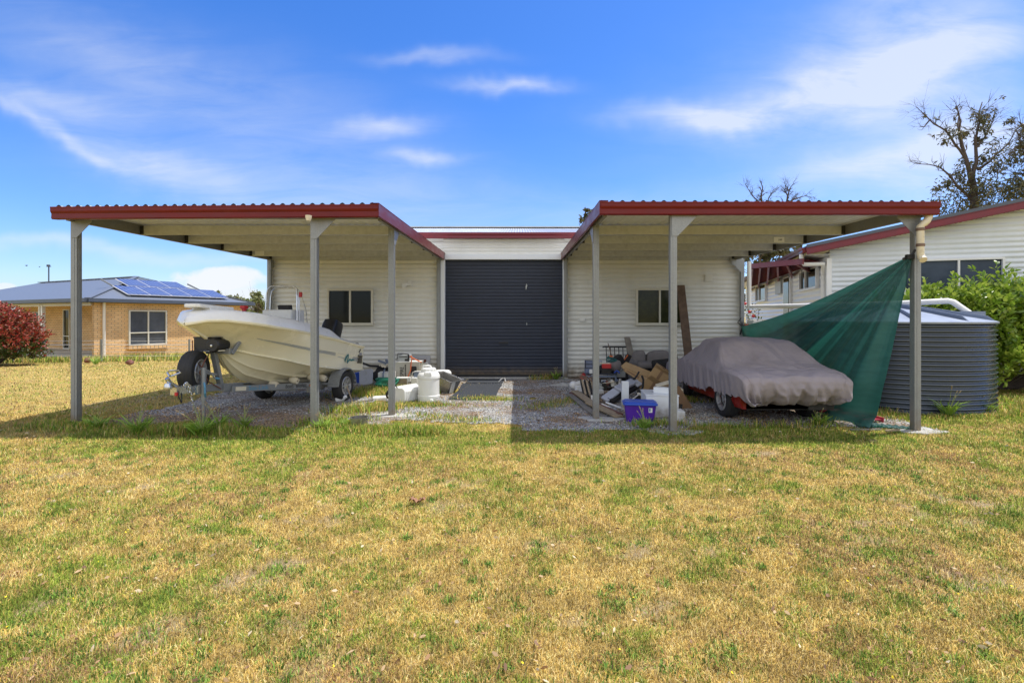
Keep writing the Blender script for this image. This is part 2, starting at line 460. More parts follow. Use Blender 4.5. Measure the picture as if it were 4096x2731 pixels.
def blob(px, py, ln, wd, ang, st, kind='A', soft=1):
    uc = (px - CX) / F; vc = (CY - py) / F; ln /= F; wd /= F; ca, sa = math.cos(R(ang)), math.sin(R(ang))
    du = mth('SUBTRACT', uw, uc); dv = mth('SUBTRACT', vw, vc)
    a = mth('DIVIDE', mth('ADD', mth('MULTIPLY', du, ca), mth('MULTIPLY', dv, sa)), ln)
    b = mth('DIVIDE', mth('SUBTRACT', mth('MULTIPLY', dv, ca), mth('MULTIPLY', du, sa)), wd)
    e = mth('EXPONENT', mth('MULTIPLY', mth('ADD', mth('MULTIPLY', a, a), mth('MULTIPLY', b, b)), -1.0))
    s = {'A': streakA, 'B': streakB}[kind]
    s2 = N.new('ShaderNodeMapRange'); s2.inputs[1].default_value = .30; s2.inputs[2].default_value = .68; L.new(s, s2.inputs[0])
    return mth('MULTIPLY', mth('MULTIPLY', e, mth('ADD', mth('MULTIPLY', s2.outputs[0], .62), .38)), st)


blobs = [blob(1620, 268, 190, 30, -2, .8, 'B'), blob(1830, 240, 220, 50, 12, .6, 'B'), blob(2090, 170, 200, 85, 34, .8, 'B'), blob(2060, 365, 300, 45, 10, .75, 'A'), blob(2240, 290, 170, 100, 25, .65, 'B'), blob(1950, 160, 420, 150, 22, .34, 'B'), blob(2180, 420, 230, 70, 12, .35, 'A'), blob(250, 130, 330, 90, -20, .22), blob(900, 430, 420, 60, -8, .2),
         blob(1160, 195, 105, 16, -2, .8), blob(1230, 200, 50, 8, -6, .4), blob(865, 300, 95, 24, 6, .62), blob(965, 368, 85, 16, 0, .62), blob(985, 132, 130, 16, -2, .38),
         blob(110, 295, 210, 18, -24, .55), blob(380, 390, 260, 45, -24, .42), blob(130, 235, 230, 36, -10, .42), blob(560, 250, 500, 130, -18, .22), blob(2000, 60, 260, 90, 40, .3, 'B'),
         blob(320, 575, 420, 18, -3, .5), blob(100, 550, 160, 14, -3, .35), blob(700, 470, 500, 60, -10, .28), blob(1700, 470, 500, 40, 4, .22), blob(2300, 90, 160, 60, 20, .35, 'B')]
tot = blobs[0]
for q in blobs[1:]: tot = mth('ADD', tot, q)
tot = mth('MINIMUM', mth('MULTIPLY', tot, .88), .70)
# cumulus low on the left: puffy, noise cut by a height profile
puff = noise(mapping(cmb.outputs[0], (1, 1.5, 1)), 8.5, 7, .55, .2).outputs[0]


def cumulus(px, py, ln, wd, st):
    uc = (px - CX) / F; vc = (CY - py) / F; ln /= F; wd /= F
    a = mth('DIVIDE', mth('SUBTRACT', u, uc), ln); b = mth('DIVIDE', mth('SUBTRACT', v, vc), wd)
    d = mth('SUBTRACT', 1.0, mth('ADD', mth('MULTIPLY', a, a), mth('MULTIPLY', b, b)))
    d = mth('ADD', d, mth('MULTIPLY', mth('SUBTRACT', puff, .5), 2.6))
    s = N.new('ShaderNodeMapRange'); s.interpolation_type = 'SMOOTHSTEP'; s.inputs[1].default_value = .05; s.inputs[2].default_value = .65; s.inputs[4].default_value = st; L.new(d, s.inputs[0])
    return s.outputs[0]


cum = mth('MAXIMUM', mth('MAXIMUM', cumulus(495, 640, 120, 36, .95), cumulus(470, 672, 150, 26, .8)), mth('MAXIMUM', cumulus(10, 660, 32, 12, .7), cumulus(560, 690, 230, 22, .45)))
tot = mth('MAXIMUM', tot, cum)
front = N.new('ShaderNodeMapRange'); front.inputs[1].default_value = .08; front.inputs[2].default_value = .3; L.new(sep.outputs[1], front.inputs[0])
tot = mth('MULTIPLY', tot, front.outputs[0])
back = N.new('ShaderNodeMapRange'); back.inputs[1].default_value = -.05; back.inputs[2].default_value = -.45; L.new(sep.outputs[1], back.inputs[0])      # bright broken cloud added behind the camera, out of view, as fill light
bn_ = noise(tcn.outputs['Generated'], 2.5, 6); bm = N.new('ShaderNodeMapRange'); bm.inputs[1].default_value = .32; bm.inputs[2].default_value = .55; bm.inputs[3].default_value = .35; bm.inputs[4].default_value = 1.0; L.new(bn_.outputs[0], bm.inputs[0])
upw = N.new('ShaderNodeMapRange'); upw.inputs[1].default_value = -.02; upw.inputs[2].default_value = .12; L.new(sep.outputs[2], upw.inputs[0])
fill_cloud = mth('MULTIPLY', mth('MULTIPLY', back.outputs[0], bm.outputs[0]), upw.outputs[0])
hs = N.new('ShaderNodeHueSaturation'); hs.inputs['Saturation'].default_value = 1.33; hs.inputs['Value'].default_value = 1.52; L.new(sk.outputs[0], hs.inputs['Color'])
tint = N.new('ShaderNodeMix'); tint.data_type = 'RGBA'; tint.blend_type = 'MULTIPLY'; tint.inputs[0].default_value = 1; L.new(hs.outputs[0], tint.inputs[6]); tint.inputs[7].default_value = (.70, .78, 1.06, 1)
mixc = N.new('ShaderNodeMix'); mixc.data_type = 'RGBA'; L.new(tot, mixc.inputs[0]); L.new(tint.outputs[2], mixc.inputs[6])
mixc.inputs[7].default_value = (.93 / SKY, .96 / SKY, 1.0 / SKY, 1); mixb = N.new('ShaderNodeMix'); mixb.data_type = 'RGBA'; L.new(fill_cloud, mixb.inputs[0]); L.new(mixc.outputs[2], mixb.inputs[6]); mixb.inputs[7].default_value = (1.35 / SKY, 1.35 / SKY, 1.35 / SKY, 1); L.new(mixb.outputs[2], bg.inputs[0])

sl = bpy.data.lights.new('sun', 'SUN'); sl.energy = 5.0; sl.angle = R(.53); sl.color = (1, .955, .87)
so = bpy.data.objects.new('sun', sl); COL.objects.link(so); so.rotation_euler = (-SUN_DIR).to_track_quat('-Z', 'Y').to_euler(); so.location = (4, 3, 12)
cam = bpy.data.cameras.new('camera'); co = bpy.data.objects.new('camera', cam); COL.objects.link(co); scn.camera = co
co.location = (0, 0, CAMZ); co.rotation_euler = (R(90), 0, 0)
cam.sensor_width = 36; cam.lens = F / 2352 * 36; cam.shift_x = -(CX - 1176) / 2352; cam.shift_y = -(784 - CY) / 2352
cam.clip_start = .05; cam.clip_end = 3000
scn.view_settings.view_transform = 'Standard'; scn.view_settings.look = 'None'; scn.view_settings.exposure = 0; scn.view_settings.gamma = 1
scn.render.engine = 'CYCLES'
try:
    scn.cycles.max_bounces = 8; scn.cycles.diffuse_bounces = 4; scn.cycles.transparent_max_bounces = 12
    scn.cycles.sample_clamp_indirect = 6; scn.cycles.caustics_reflective = False; scn.cycles.caustics_refractive = False
except Exception: pass


# ------------------------------------------------------------------ ground
def gz(x, y):
    """height of the ground: flat near the shed, falling a little towards the neighbour"""
    x = np.asarray(x, float); y = np.asarray(y, float)
    r = .018 * (fbm(x * .7, y * .7, 3, 3) - .5) * sstep(7.2, 5.5, y)
    return r - .10 * sstep(14, 19, y) * sstep(-6, -11, x)


SPOTS = [(560, 1335, .22, .09), (335, 1455, .26, .10), (1240, 1250, .12, .07), (2200, 1150, .5, .16), (2230, 1335, .4, .14), (2120, 1205, .4, .10), (105, 1090, .4, .12), (1480, 1265, .22, .10), (1735, 1040, .45, .10), (640, 1300, .2, .08), (1500, 1400, .2, .08), (80, 1395, .25, .1), (2290, 1250, .4, .12), (1960, 1080, .4, .09), (300, 1120, .3, .1)]


def bareness(x, y):
    """1 on the worn spots where soil shows"""
    x = np.asarray(x, float); y = np.asarray(y, float); b = 0 * x
    for px, py, rx, ry in SPOTS:
        c = G(px, py); b = np.maximum(b, 1.25 * np.exp(-(((x - c.x) / rx) ** 2 + ((y - c.y) / (ry * 1.6)) ** 2)))
    b = b * sstep(.40, .60, fbm(x * 6, y * 6, 90, 4)) + .7 * sstep(.68, .76, fbm(x * 3.1 + 9, y * 3.1, 91, 4))
    return np.clip(b, 0, 1)


def gravel(x, y):
    """1 where the gravel shows"""
    x = np.asarray(x, float); y = np.asarray(y, float)
    n = fbm(x * 1.1, y * 1.1, 21, 4) - .5; n2 = fbm(x * 3.5, y * 3.5, 33, 3) - .5
    e = n * 1.1 + n2 * .5
    left = np.minimum(np.minimum(x + 6.35, -2.55 - x), y - 7.25)
    left = np.minimum(left, 12.6 - y)
    mid = np.minimum(np.minimum(x + 2.7, .35 - x), np.minimum(y - 7.35, 10.6 - y))
    lane = np.minimum(np.minimum(x + 1.5, 1.2 - x), y - 10.2)
    right = np.minimum(np.minimum(x - .1, 5.15 - x), y - 7.0)
    apron = np.minimum(np.minimum(x - 4.6, 5.9 - x), np.minimum(y - 6.95, 8.0 - y))
    m = np.maximum.reduce([left, mid, lane, right, apron])
    m = m + e * .8
    holes = sstep(.60, .70, fbm(x * 1.6 + 5, y * 1.6, 51, 3)) * .8 * sstep(.3, -.6, x) * sstep(-3.2, -2.4, x)
    return np.clip(sstep(-.05, .22, m) - holes * .6, 0, 1)


def gmat():
    m, t, b = nt('lawn_soil'); N = t.nodes; L = t.links
    geo = N.new('ShaderNodeNewGeometry')

    def nz(sc, det=6, ro=.65):
        n = N.new('ShaderNodeTexNoise'); n.inputs['Scale'].default_value = sc; n.inputs['Detail'].default_value = det; n.inputs['Roughness'].default_value = ro; L.new(geo.outputs['Position'], n.inputs['Vector']); return n.outputs[0]

    def ramp(f, st):
        c = N.new('ShaderNodeValToRGB'); e = c.color_ramp.elements
        while len(e) < len(st): e.new(.5)
        for i, (p_, q) in enumerate(st): e[i].position = p_; e[i].color = (*q, 1)
        L.new(f, c.inputs[0]); return c.outputs[0]
    a = ramp(nz(.55), [(.34, (.31, .29, .07)), (.46, (.46, .34, .105)), (.60, (.52, .375, .12)), (.74, (.41, .295, .12))])
    f = ramp(nz(38, 4), [(.3, (.75, .75, .75)), (.7, (1.15, 1.15, 1.15))])
    at = N.new('ShaderNodeAttribute'); at.attribute_name = 'Col'; so_ = N.new('ShaderNodeMix'); so_.data_type = 'RGBA'; L.new(at.outputs['Fac'], so_.inputs[0]); L.new(a, so_.inputs[6]); so_.inputs[7].default_value = (.43, .325, .19, 1); a = so_.outputs[2]
    mx = N.new('ShaderNodeMix'); mx.data_type = 'RGBA'; mx.blend_type = 'MULTIPLY'; mx.inputs[0].default_value = 1; L.new(a, mx.inputs[6]); L.new(f, mx.inputs[7])
    L.new(mx.outputs[2], b.inputs['Base Color']); b.inputs['Roughness'].default_value = 1; b.inputs['Specular IOR Level'].default_value = .1
    bp = N.new('ShaderNodeBump'); bp.inputs['Strength'].default_value = .9; bp.inputs['Distance'].default_value = .03; L.new(nz(60, 5), bp.inputs['Height']); L.new(bp.outputs[0], b.inputs['Normal'])
    return m


def stonemat():
    m, t, b = nt('gravel_bed'); N = t.nodes; L = t.links
    geo = N.new('ShaderNodeNewGeometry')
    vo = N.new('ShaderNodeTexVoronoi'); vo.inputs['Scale'].default_value = 42; L.new(geo.outputs['Position'], vo.inputs['Vector'])
    sp = N.new('ShaderNodeSeparateColor'); L.new(vo.outputs['Color'], sp.inputs[0])
    c = N.new('ShaderNodeValToRGB'); e = c.color_ramp.elements
    st = [(0, (.13, .13, .125)), (.35, (.30, .30, .295)), (.7, (.43, .43, .42)), (1, (.66, .65, .62))]
    while len(e) < 4: e.new(.5)
    for i, (p_, q) in enumerate(st): e[i].position = p_; e[i].color = (*q, 1)
    L.new(sp.outputs[0], c.inputs[0])
    n = N.new('ShaderNodeTexNoise'); n.inputs['Scale'].default_value = 1.5; n.inputs['Detail'].default_value = 7; L.new(geo.outputs['Position'], n.inputs['Vector'])
    mr = N.new('ShaderNodeMapRange'); mr.inputs[1].default_value = .45; mr.inputs[2].default_value = .62; mr.inputs[4].default_value = .8
    sx_ = N.new('ShaderNodeSeparateXYZ'); L.new(geo.outputs['Position'], sx_.inputs[0])
    ed = N.new('ShaderNodeMapRange'); ed.inputs[1].default_value = 8.7; ed.inputs[2].default_value = 7.3; ed.inputs[4].default_value = .26; L.new(sx_.outputs[1], ed.inputs[0])
    lf = N.new('ShaderNodeMapRange'); lf.inputs[1].default_value = -2.2; lf.inputs[2].default_value = -2.9; L.new(sx_.outputs[0], lf.inputs[0])
    m1 = N.new('ShaderNodeMath'); m1.operation = 'MULTIPLY_ADD'; L.new(ed.outputs[0], m1.inputs[0]); L.new(lf.outputs[0], m1.inputs[1]); L.new(n.outputs[0], m1.inputs[2]); L.new(m1.outputs[0], mr.inputs[0])
    mx = N.new('ShaderNodeMix'); mx.data_type = 'RGBA'; L.new(mr.outputs[0], mx.inputs[0]); L.new(c.outputs[0], mx.inputs[6]); mx.inputs[7].default_value = (.235, .155, .09, 1)
    L.new(mx.outputs[2], b.inputs['Base Color']); b.inputs['Roughness'].default_value = .9
    bp = N.new('ShaderNodeBump'); bp.inputs['Strength'].default_value = 1; bp.inputs['Distance'].default_value = .02; bp.invert = True; L.new(vo.outputs['Distance'], bp.inputs['Height']); L.new(bp.outputs[0], b.inputs['Normal'])
    return m


xs = np.concatenate([[-1500, -400, -120, -60, -40], np.arange(-30, -10, 1.0), np.arange(-10, 10, .08), np.arange(10, 30, 1.0), [40, 60, 120, 400, 1500]])
ys = np.concatenate([[-1500, -300, -60, -20, -6, 0], np.arange(1, 9, .08), np.arange(9, 30, 1.0), [40, 60, 120, 400, 1500]])
XX, YY = np.meshgrid(xs, ys); ZZ = gz(XX, YY)
V = np.stack([XX.ravel(), YY.ravel(), ZZ.ravel()], 1); nx = len(xs)
ii, jj = np.meshgrid(np.arange(nx - 1), np.arange(len(ys) - 1)); k0 = (jj * nx + ii).ravel()
me = nmesh('grass_ground', V, np.stack([k0, k0 + 1, k0 + nx + 1, k0 + nx], 1), np.repeat(bareness(XX, YY).reshape(-1, 1), 3, 1))
gr = link(me, 'grass_ground', gmat(), smooth=True); gr['kind'] = 'structure'
c_ = .055; xs = np.arange(-7, 6.2, c_); ys = np.arange(6.7, 13.0, c_)
XX, YY = np.meshgrid(xs, ys); gm = gravel(XX + c_ / 2, YY + c_ / 2); nx = len(xs)
ii, jj = np.meshgrid(np.arange(nx - 1), np.arange(len(ys) - 1)); k0 = (jj * nx + ii)[gm[:-1, :-1] > .5]
V = np.stack([XX.ravel(), YY.ravel(), gz(XX, YY).ravel() + .006 + .008 * fbm(XX * 3, YY * 3, 5).ravel()], 1)
Fq = np.stack([k0, k0 + 1, k0 + nx + 1, k0 + nx], 1); used, inv = np.unique(Fq, return_inverse=True)
gv = link(nmesh('gravel', V[used], inv.reshape(Fq.shape)), 'gravel', stonemat(), smooth=True); gv['kind'] = 'structure'
# loose stones
n = 60000
sx = rng.uniform(-6.6, 5.9, n); sy = 6.8 + rng.power(1.0, n) * 5.6; keep = rng.random(n) < gravel(sx, sy) * .9
sx, sy = sx[keep], sy[keep]; n = len(sx); r = rng.uniform(.006, .017, n) * (1 + .4 * (rng.random(n) > .95))
oc = np.array([(1, 0, 0), (0, 1, 0), (-1, 0, 0), (0, -1, 0), (0, 0, 1), (0, 0, -1)], float); of = np.array([(0, 1, 4), (1, 2, 4), (2, 3, 4), (3, 0, 4), (1, 0, 5), (2, 1, 5), (3, 2, 5), (0, 3, 5)])
th = rng.uniform(0, 6.28, n); cs, sn = np.cos(th), np.sin(th)
o3 = oc[None] * (rng.uniform(.6, 1.25, (n, 6, 1))) * np.stack([np.ones(n), rng.uniform(.6, 1, n), rng.uniform(.45, .8, n)], 1)[:, None, :] * r[:, None, None]
Vx = o3[..., 0] * cs[:, None] - o3[..., 1] * sn[:, None] + sx[:, None]; Vy = o3[..., 0] * sn[:, None] + o3[..., 1] * cs[:, None] + sy[:, None]; Vz = o3[..., 2] + (gz(sx, sy) + .012)[:, None]
V = np.stack([Vx, Vy, Vz], 2).reshape(-1, 3); Fq = (of[None] + 6 * np.arange(n)[:, None, None]).reshape(-1, 3)
g_ = rng.choice([.12, .23, .35, .48, .70], n, p=[.15, .25, .3, .2, .1]) * rng.uniform(.8, 1.2, n); colr = np.stack([g_ * 1.04, g_ * .99, g_ * .92], 1); dr = fbm(sx * 1.5, sy * 1.5, 77) + .28 * sstep(8.7, 7.3, sy) * sstep(-2.2, -2.9, sx) > .56
colr[dr] = colr[dr] * [.8, .58, .38]
stm = leafmat('loose_stone', None, .85, 0, vcol=True, spec=.3)
lo = link(nmesh('gravel_stones', V, Fq, np.repeat(colr, 6, 0)), 'gravel_stones', stm); tag(lo, 'loose grey and white gravel stones strewn under the carports and before the door', 'gravel'); lo['kind'] = 'stuff'

# grass blades
STRAW = np.array([(.75, .51, .135), (.82, .59, .19), (.62, .41, .10), (.86, .67, .30)]); GREEN = np.array([(.23, .33, .042), (.34, .42, .055), (.16, .26, .033), (.48, .49, .085)]); BROWN = np.array([(.52, .30, .14), (.42, .25, .13)])


def greenness(x, y):
    g = .34 * sstep(.48, .68, fbm(x * .7 + 3, y * .7, 61, 5)) + .42 * sstep(.52, .64, fbm(x * 2.4, y * 2.4, 63, 3)) + .5 * sstep(.58, .68, fbm(x * 6.5, y * 6.5, 67, 2)) - .35 * sstep(.55, .40, fbm(x * 4, y * 4, 68, 2))
    band = np.exp(-((y - 6.4) / .85) ** 2) * sstep(.9, -1.2, x) * sstep(-6.5, -4.8, x) * .75
    band2 = np.exp(-((y - 6.6) / .55) ** 2) * sstep(-.2, .6, x) * .45
    band3 = sstep(7.0, 7.6, y) * sstep(4.9, 5.8, x) * .75
    band4 = np.exp(-((y - 9.4) / 1.2) ** 2) * np.exp(-((x + 2.9) / .8) ** 2) * .9
    return np.clip(.13 + g * .85 + band + band2 + band3 + band4, 0, .96)


def blades(name, x, y, h, wd, lean, label, cat, colfn=None, nseg=2):
    n = len(x); z = gz(x, y)
    th = rng.uniform(0, 2 * np.pi, n); ln = np.abs(rng.normal(0, lean, n)).clip(0, 1.3)
    dx, dy = np.cos(th), np.sin(th); pa = rng.uniform(0, 2 * np.pi, n); qx, qy = np.cos(pa), np.sin(pa)
    b = np.stack([x, y, z - .003], 1); S = np.stack([qx, qy, np.zeros(n)], 1) * (wd / 2)[:, None]
    D = np.stack([dx, dy, np.zeros(n)], 1)
    mid = b + D * (h * np.sin(ln) * .4)[:, None] + np.array([0, 0, 1]) * (h * np.cos(ln * .6) * .55)[:, None]
    tip = b + D * (h * np.sin(ln) * 1.05)[:, None] + np.array([0, 0, 1]) * (h * np.cos(ln) * .97)[:, None]
    V = np.stack([b - S, b + S, mid + S * .8, mid - S * .8, tip], 1).reshape(-1, 3)
    q = np.arange(n)[:, None] * 5
    Fq = np.concatenate([q + np.array([0, 1, 2]), q + np.array([0, 2, 3]), q + np.array([3, 2, 4])], 0)
    c = colfn(x, y, n) if colfn is not None else lawncol(x, y, n)
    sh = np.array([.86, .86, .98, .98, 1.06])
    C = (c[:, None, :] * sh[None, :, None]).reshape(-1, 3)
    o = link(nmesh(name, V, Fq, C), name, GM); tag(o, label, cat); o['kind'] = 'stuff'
    return o


def lawncol(x, y, n):
    g = greenness(x, y); isg = rng.random(n) < g
    c = STRAW[rng.integers(0, 4, n)].copy(); c[isg] = GREEN[rng.integers(0, 4, isg.sum())]
    br = (~isg) & (rng.random(n) < .06 + .45 * sstep(.56, .68, fbm(x * .9, y * .9, 81, 4))); c[br] = BROWN[rng.integers(0, 2, br.sum())]
    q = fbm(x * 8, y * 8, 83, 3); return np.minimum(c * rng.uniform(.78, 1.22, (n, 1)) * (.76 + .36 * sstep(.3, .62, q))[:, None], .95)


GM = leafmat('grass_blade', None, .7, .22, vcol=True, spec=.15)
_t = GM.node_tree; _g = _t.nodes.new('ShaderNodeNewGeometry'); _s = _t.nodes.new('ShaderNodeVectorMath'); _s.operation = 'MULTIPLY_ADD'      # blades of a dense sward shade like the sward: normals lean upwards
_s.inputs[1].default_value = (.32, .32, .32); _s.inputs[2].default_value = (.10, .03, .9); _t.links.new(_g.outputs['Normal'], _s.inputs[0])
_n = _t.nodes.new('ShaderNodeVectorMath'); _n.operation = 'NORMALIZE'; _t.links.new(_s.outputs[0], _n.inputs[0])
_t.links.new(_n.outputs[0], _t.nodes['Principled BSDF'].inputs['Normal'])
n = 620000
t_ = rng.random(n); Y = (1.9 ** .2 + t_ * (8.2 ** .2 - 1.9 ** .2)) ** 5; X = rng.uniform(-1.12, 1.08, n) * Y + rng.uniform(-.3, .3, n)
bare = bareness(X, Y)
keep = (rng.random(n) > gravel(X, Y) * .965) & (rng.random(n) > bare * .68)
X, Y = X[keep], Y[keep]; gd = greenness(X, Y)
hh = (.014 + .022 * rng.random(len(X)) ** 1.5 + .016 * gd * rng.random(len(X)) + .020 * (rng.random(len(X)) > .97) + .010 * sstep(.58, .7, fbm(X * 1.7, Y * 1.7, 95, 3))) * (1 + .05 * Y)
blades('lawn_grass', X, Y, hh, .0017 + .00060 * Y * rng.uniform(.8, 1.3, len(X)), .85, 'short dry lawn of straw yellow grass with green patches', 'grass')
n = 170000                                                       # the same lawn carries on either side of the view
Y = .6 + rng.random(n) * 8.4; sd = np.sign(rng.random(n) - .5); X = sd * (np.maximum(1.1 * Y, 1.0) - .2 + rng.random(n) ** 1.5 * 4.5); ok = ((X - 6.99) ** 2 + (Y - 9.5) ** 2 > 2.3)
X, Y = X[ok], Y[ok]
blades('lawn_grass', X, Y, (.018 + .03 * rng.random(len(X))) * (1 + .06 * Y), .0042 + .0010 * Y, .8, 'short dry lawn carrying on towards the yards on both sides', 'grass')
n = 150000
Y = 7.8 + rng.random(n) ** 1.6 * 26; X = rng.uniform(-1.15, 1.08, n) * Y
ok = ~((X > -6.6) & (X < 5.9) & (Y > 12.9)) & ~((X > 5.6) & (Y > 13)) & (rng.random(n) > gravel(X, Y) * .97) & ~((X < -12) & (Y > 19.6 - .45 * (X + 17)) & (Y > 20.2)) & ((X - 6.99) ** 2 + (Y - 9.5) ** 2 > 2.1)
X, Y = X[ok], Y[ok]
blades('yard_grass', X, Y, .020 + .022 * rng.random(len(X)) + .0010 * Y, .0042 + .0007 * Y, .8, 'sunlit yellow green grass of the side yard and beyond', 'grass')
# longer grass along the carport edges, against the wall and round the tank
segs = []


def strip(x0, y0, x1, y1, wd, n, h):
    t = rng.random(n); segs.append((x0 + (x1 - x0) * t + rng.normal(0, wd, n), y0 + (y1 - y0) * t + rng.normal(0, wd * .6, n), np.full(n, h) * rng.uniform(.4, 1.25, n)))


strip(-5.6, 6.85, -2.6, 6.85, .2, 4600, .075); strip(-2.7, 6.95, -1.3, 6.9, .16, 4200, .11); strip(-5.0, 6.75, -3.9, 6.7, .1, 1500, .16); strip(-1.7, 6.75, -1.2, 6.75, .13, 1600, .12)
strip(-3.3, 9.9, -2.3, 10.8, .3, 2600, .13); strip(-3.2, 10.6, -2.2, 10.4, .3, 2000, .15); strip(.3, 6.75, 4.6, 6.75, .2, 3800, .05); strip(4.9, 7.6, 6.0, 8.2, .2, 1300, .12); strip(5.7, 7.75, 8.1, 7.95, .12, 2600, .075); strip(8.1, 8.0, 9.6, 9.5, .3, 2600, .12)
strip(-15.5, 19.0, -9, 21, .5, 3000, .32); strip(-19, 18.4, -15, 19.1, .4, 1500, .25); strip(-1.0, 9.6, -.2, 9.5, .18, 900, .09); strip(-1.7, 8.0, -.6, 7.5, .2, 900, .08); strip(-2.2, 8.9, -1.3, 8.9, .2, 1200, .09)
strip(-6.9, 7.3, -5.9, 7.0, .2, 1600, .11); strip(1.7, 7.3, 2.4, 7.3, .2, 500, .12); strip(2.6, 7.1, 4.6, 7.2, .1, 500, .13); strip(.2, 8.5, 1.1, 9.6, .2, 800, .08); strip(.3, 12.5, 1.0, 12.8, .1, 260, .16); strip(-3.0, 8.2, -2.2, 8.6, .2, 1500, .16); strip(-3.1, 7.3, -2.4, 7.6, .15, 900, .14); strip(3.2, 9.2, 3.0, 9.8, .15, 500, .1)
X = np.concatenate([s[0] for s in segs]); Y = np.concatenate([s[1] for s in segs]); H = np.concatenate([s[2] for s in segs])


def tallcol(x, y, n):
    g = rng.random(n) < np.where(y < 7.6, .72, .6)
    c = STRAW[rng.integers(0, 4, n)].copy(); c[g] = (GREEN * [.95, 1.1, .9])[rng.integers(0, 4, g.sum())]
    return c * rng.uniform(.75, 1.2, (n, 1))


# clover and coarse tufts dotted through the lawn
nc = 620; cy_ = 2.0 + rng.random(nc) ** 1.3 * 5.2; cx_ = rng.uniform(-1.1, 1.06, nc) * cy_; cr_ = rng.uniform(.03, .10, nc); w_ = rng.integers(0, nc, 30000)
CXs = cx_[w_] + rng.normal(0, .55, 30000) * cr_[w_]; CYs_ = cy_[w_] + rng.normal(0, .55, 30000) * cr_[w_]; kp = gravel(CXs, CYs_) < .3; CXs, CYs_ = CXs[kp], CYs_[kp]
blades('clover_tufts', CXs, CYs_, (.022 + .03 * rng.random(len(CXs))), .0045 + .0008 * CYs_, .8, 'green clover and coarse weed tufts dotted through the lawn', 'weeds', lambda x, y, n: (GREEN * [.72, .95, 1.1])[rng.integers(0, 4, n)] * rng.uniform(.7, 1.15, (n, 1)))
blades('long_grass', X, Y, H, .004 + .0007 * Y, .42, 'longer green grass left unmown along the carport edges and tank', 'grass', tallcol)
# ------------------------------------------------------------------ corrugated sheets
def corr(mb, o, ux, uy, un, W, H, pitch=.076, amp=.008, seg=6, wave='y', ncross=1):
    """sheet from o spanning ux*W, uy*H, displaced along un; the wave runs along uy (or ux)"""
    o = Vector(o); ux = Vector(ux); uy = Vector(uy); un = Vector(un)
    L_ = H if wave == 'y' else W
    n = max(2, int(round(L_ / pitch * seg)))
    if wave == 'y':
        mb.grid(lambda a, b: o + ux * W * a + uy * H * b + un * (amp * math.sin(b * H / pitch * 2 * math.pi)), ncross, n)
    else:
        mb.grid(lambda a, b: o + ux * W * a + uy * H * b + un * (amp * math.sin(a * W / pitch * 2 * math.pi)), n, ncross)
    return mb


X1, Z1 = Vector((1, 0, 0)), Vector((0, 0, 1))


def window(parent, c, w, h, depth, ux, un, fm, gm, name='window', mull=(0.5,), fr=.05, sill=True, trans=()):
    """aluminium window standing a little proud of its wall: frame with glass panes as sub-parts"""
    ux = Vector(ux); un = Vector(un); c = Vector(c); rot = frame((0, 0, 0), ux, un, Z1).to_3x3()
    mb = MB()
    for sx in (-1, 1): mb.box(c + ux * sx * (w / 2 - fr / 2), (fr, depth, h), rot)
    for sz in (-1, 1): mb.box(c + Z1 * sz * (h / 2 - fr / 2), (w - 2 * fr, depth, fr), rot)
    for m_ in mull: mb.box(c + ux * (m_ - .5) * w, (fr * .9, depth * .85, h - 2 * fr), rot)
    for m_ in trans: mb.box(c + Z1 * (m_ - .5) * h, (w - 2 * fr, depth * .8, fr * .9), rot)
    if sill: mb.box(c - Z1 * (h / 2 + .012) + un * .02, (w + .06, depth + .03, .024), rot)
    f = part(name, mb, fm, parent, bevel=.004)
    g = MB(); g.box(c - un * depth * .22, (w - 2 * fr + .02, .012, h - 2 * fr + .02), rot)
    part('pane', g, gm, f)
    return f


# ------------------------------------------------------------------ the shed
SX0, SX1, SY = -6.45, 5.79, 13.0
shed = thing('shed', 'white corrugated steel shed with navy roller door between two open carports', 'shed', (-.33, SY, 0))
wl = MB()
DX0, DX1, DZ = -1.92, 1.12, 3.06
corr(wl, (SX0, SY, .02), X1, Z1, (0, -1, 0), DX0 - SX0 - .05, 3.62, .115, .0145, 10)
corr(wl, (DX1 + .05, SY, .02), X1, Z1, (0, -1, 0), SX1 - DX1 - .05, 3.62, .115, .0145, 10)
corr(wl, (DX0 - .05, SY - .004, DZ + .13), X1, Z1, (0, -1, 0), DX1 - DX0 + .1, .50, .093, .012)
corr(wl, (SX1, SY, .02), (0, 1, 0), Z1, (1, 0, 0), 8, 3.62, .09, .0145)
corr(wl, (SX0, SY + 8, .02), (0, -1, 0), Z1, (-1, 0, 0), 8, 3.62, .09, .0145)
corr(wl, (SX1, SY + 8, .02), (-1, 0, 0), Z1, (0, 1, 0), SX1 - SX0, 3.62, .0755, .010)
part('wall', wl, M['cream'], shed, smooth=60)
for xx in (SX0 + .02, SX1 - .02):
    mb = MB(); mb.box((xx, SY - .012, 1.83), (.05, .05, 3.62)); part('corner_flashing', mb, M['white_trim'], shed)
mb = MB()
for xx in (DX0 - .055, DX1 + .055): mb.box((xx, SY - .05, 1.53), (.11, .14, 3.06))
mb.box(((DX0 + DX1) / 2, SY - .048, DZ + .062), (DX1 - DX0 + .22, .15, .122))
part('door_frame', mb, M['white_steel'], shed, bevel=.006)
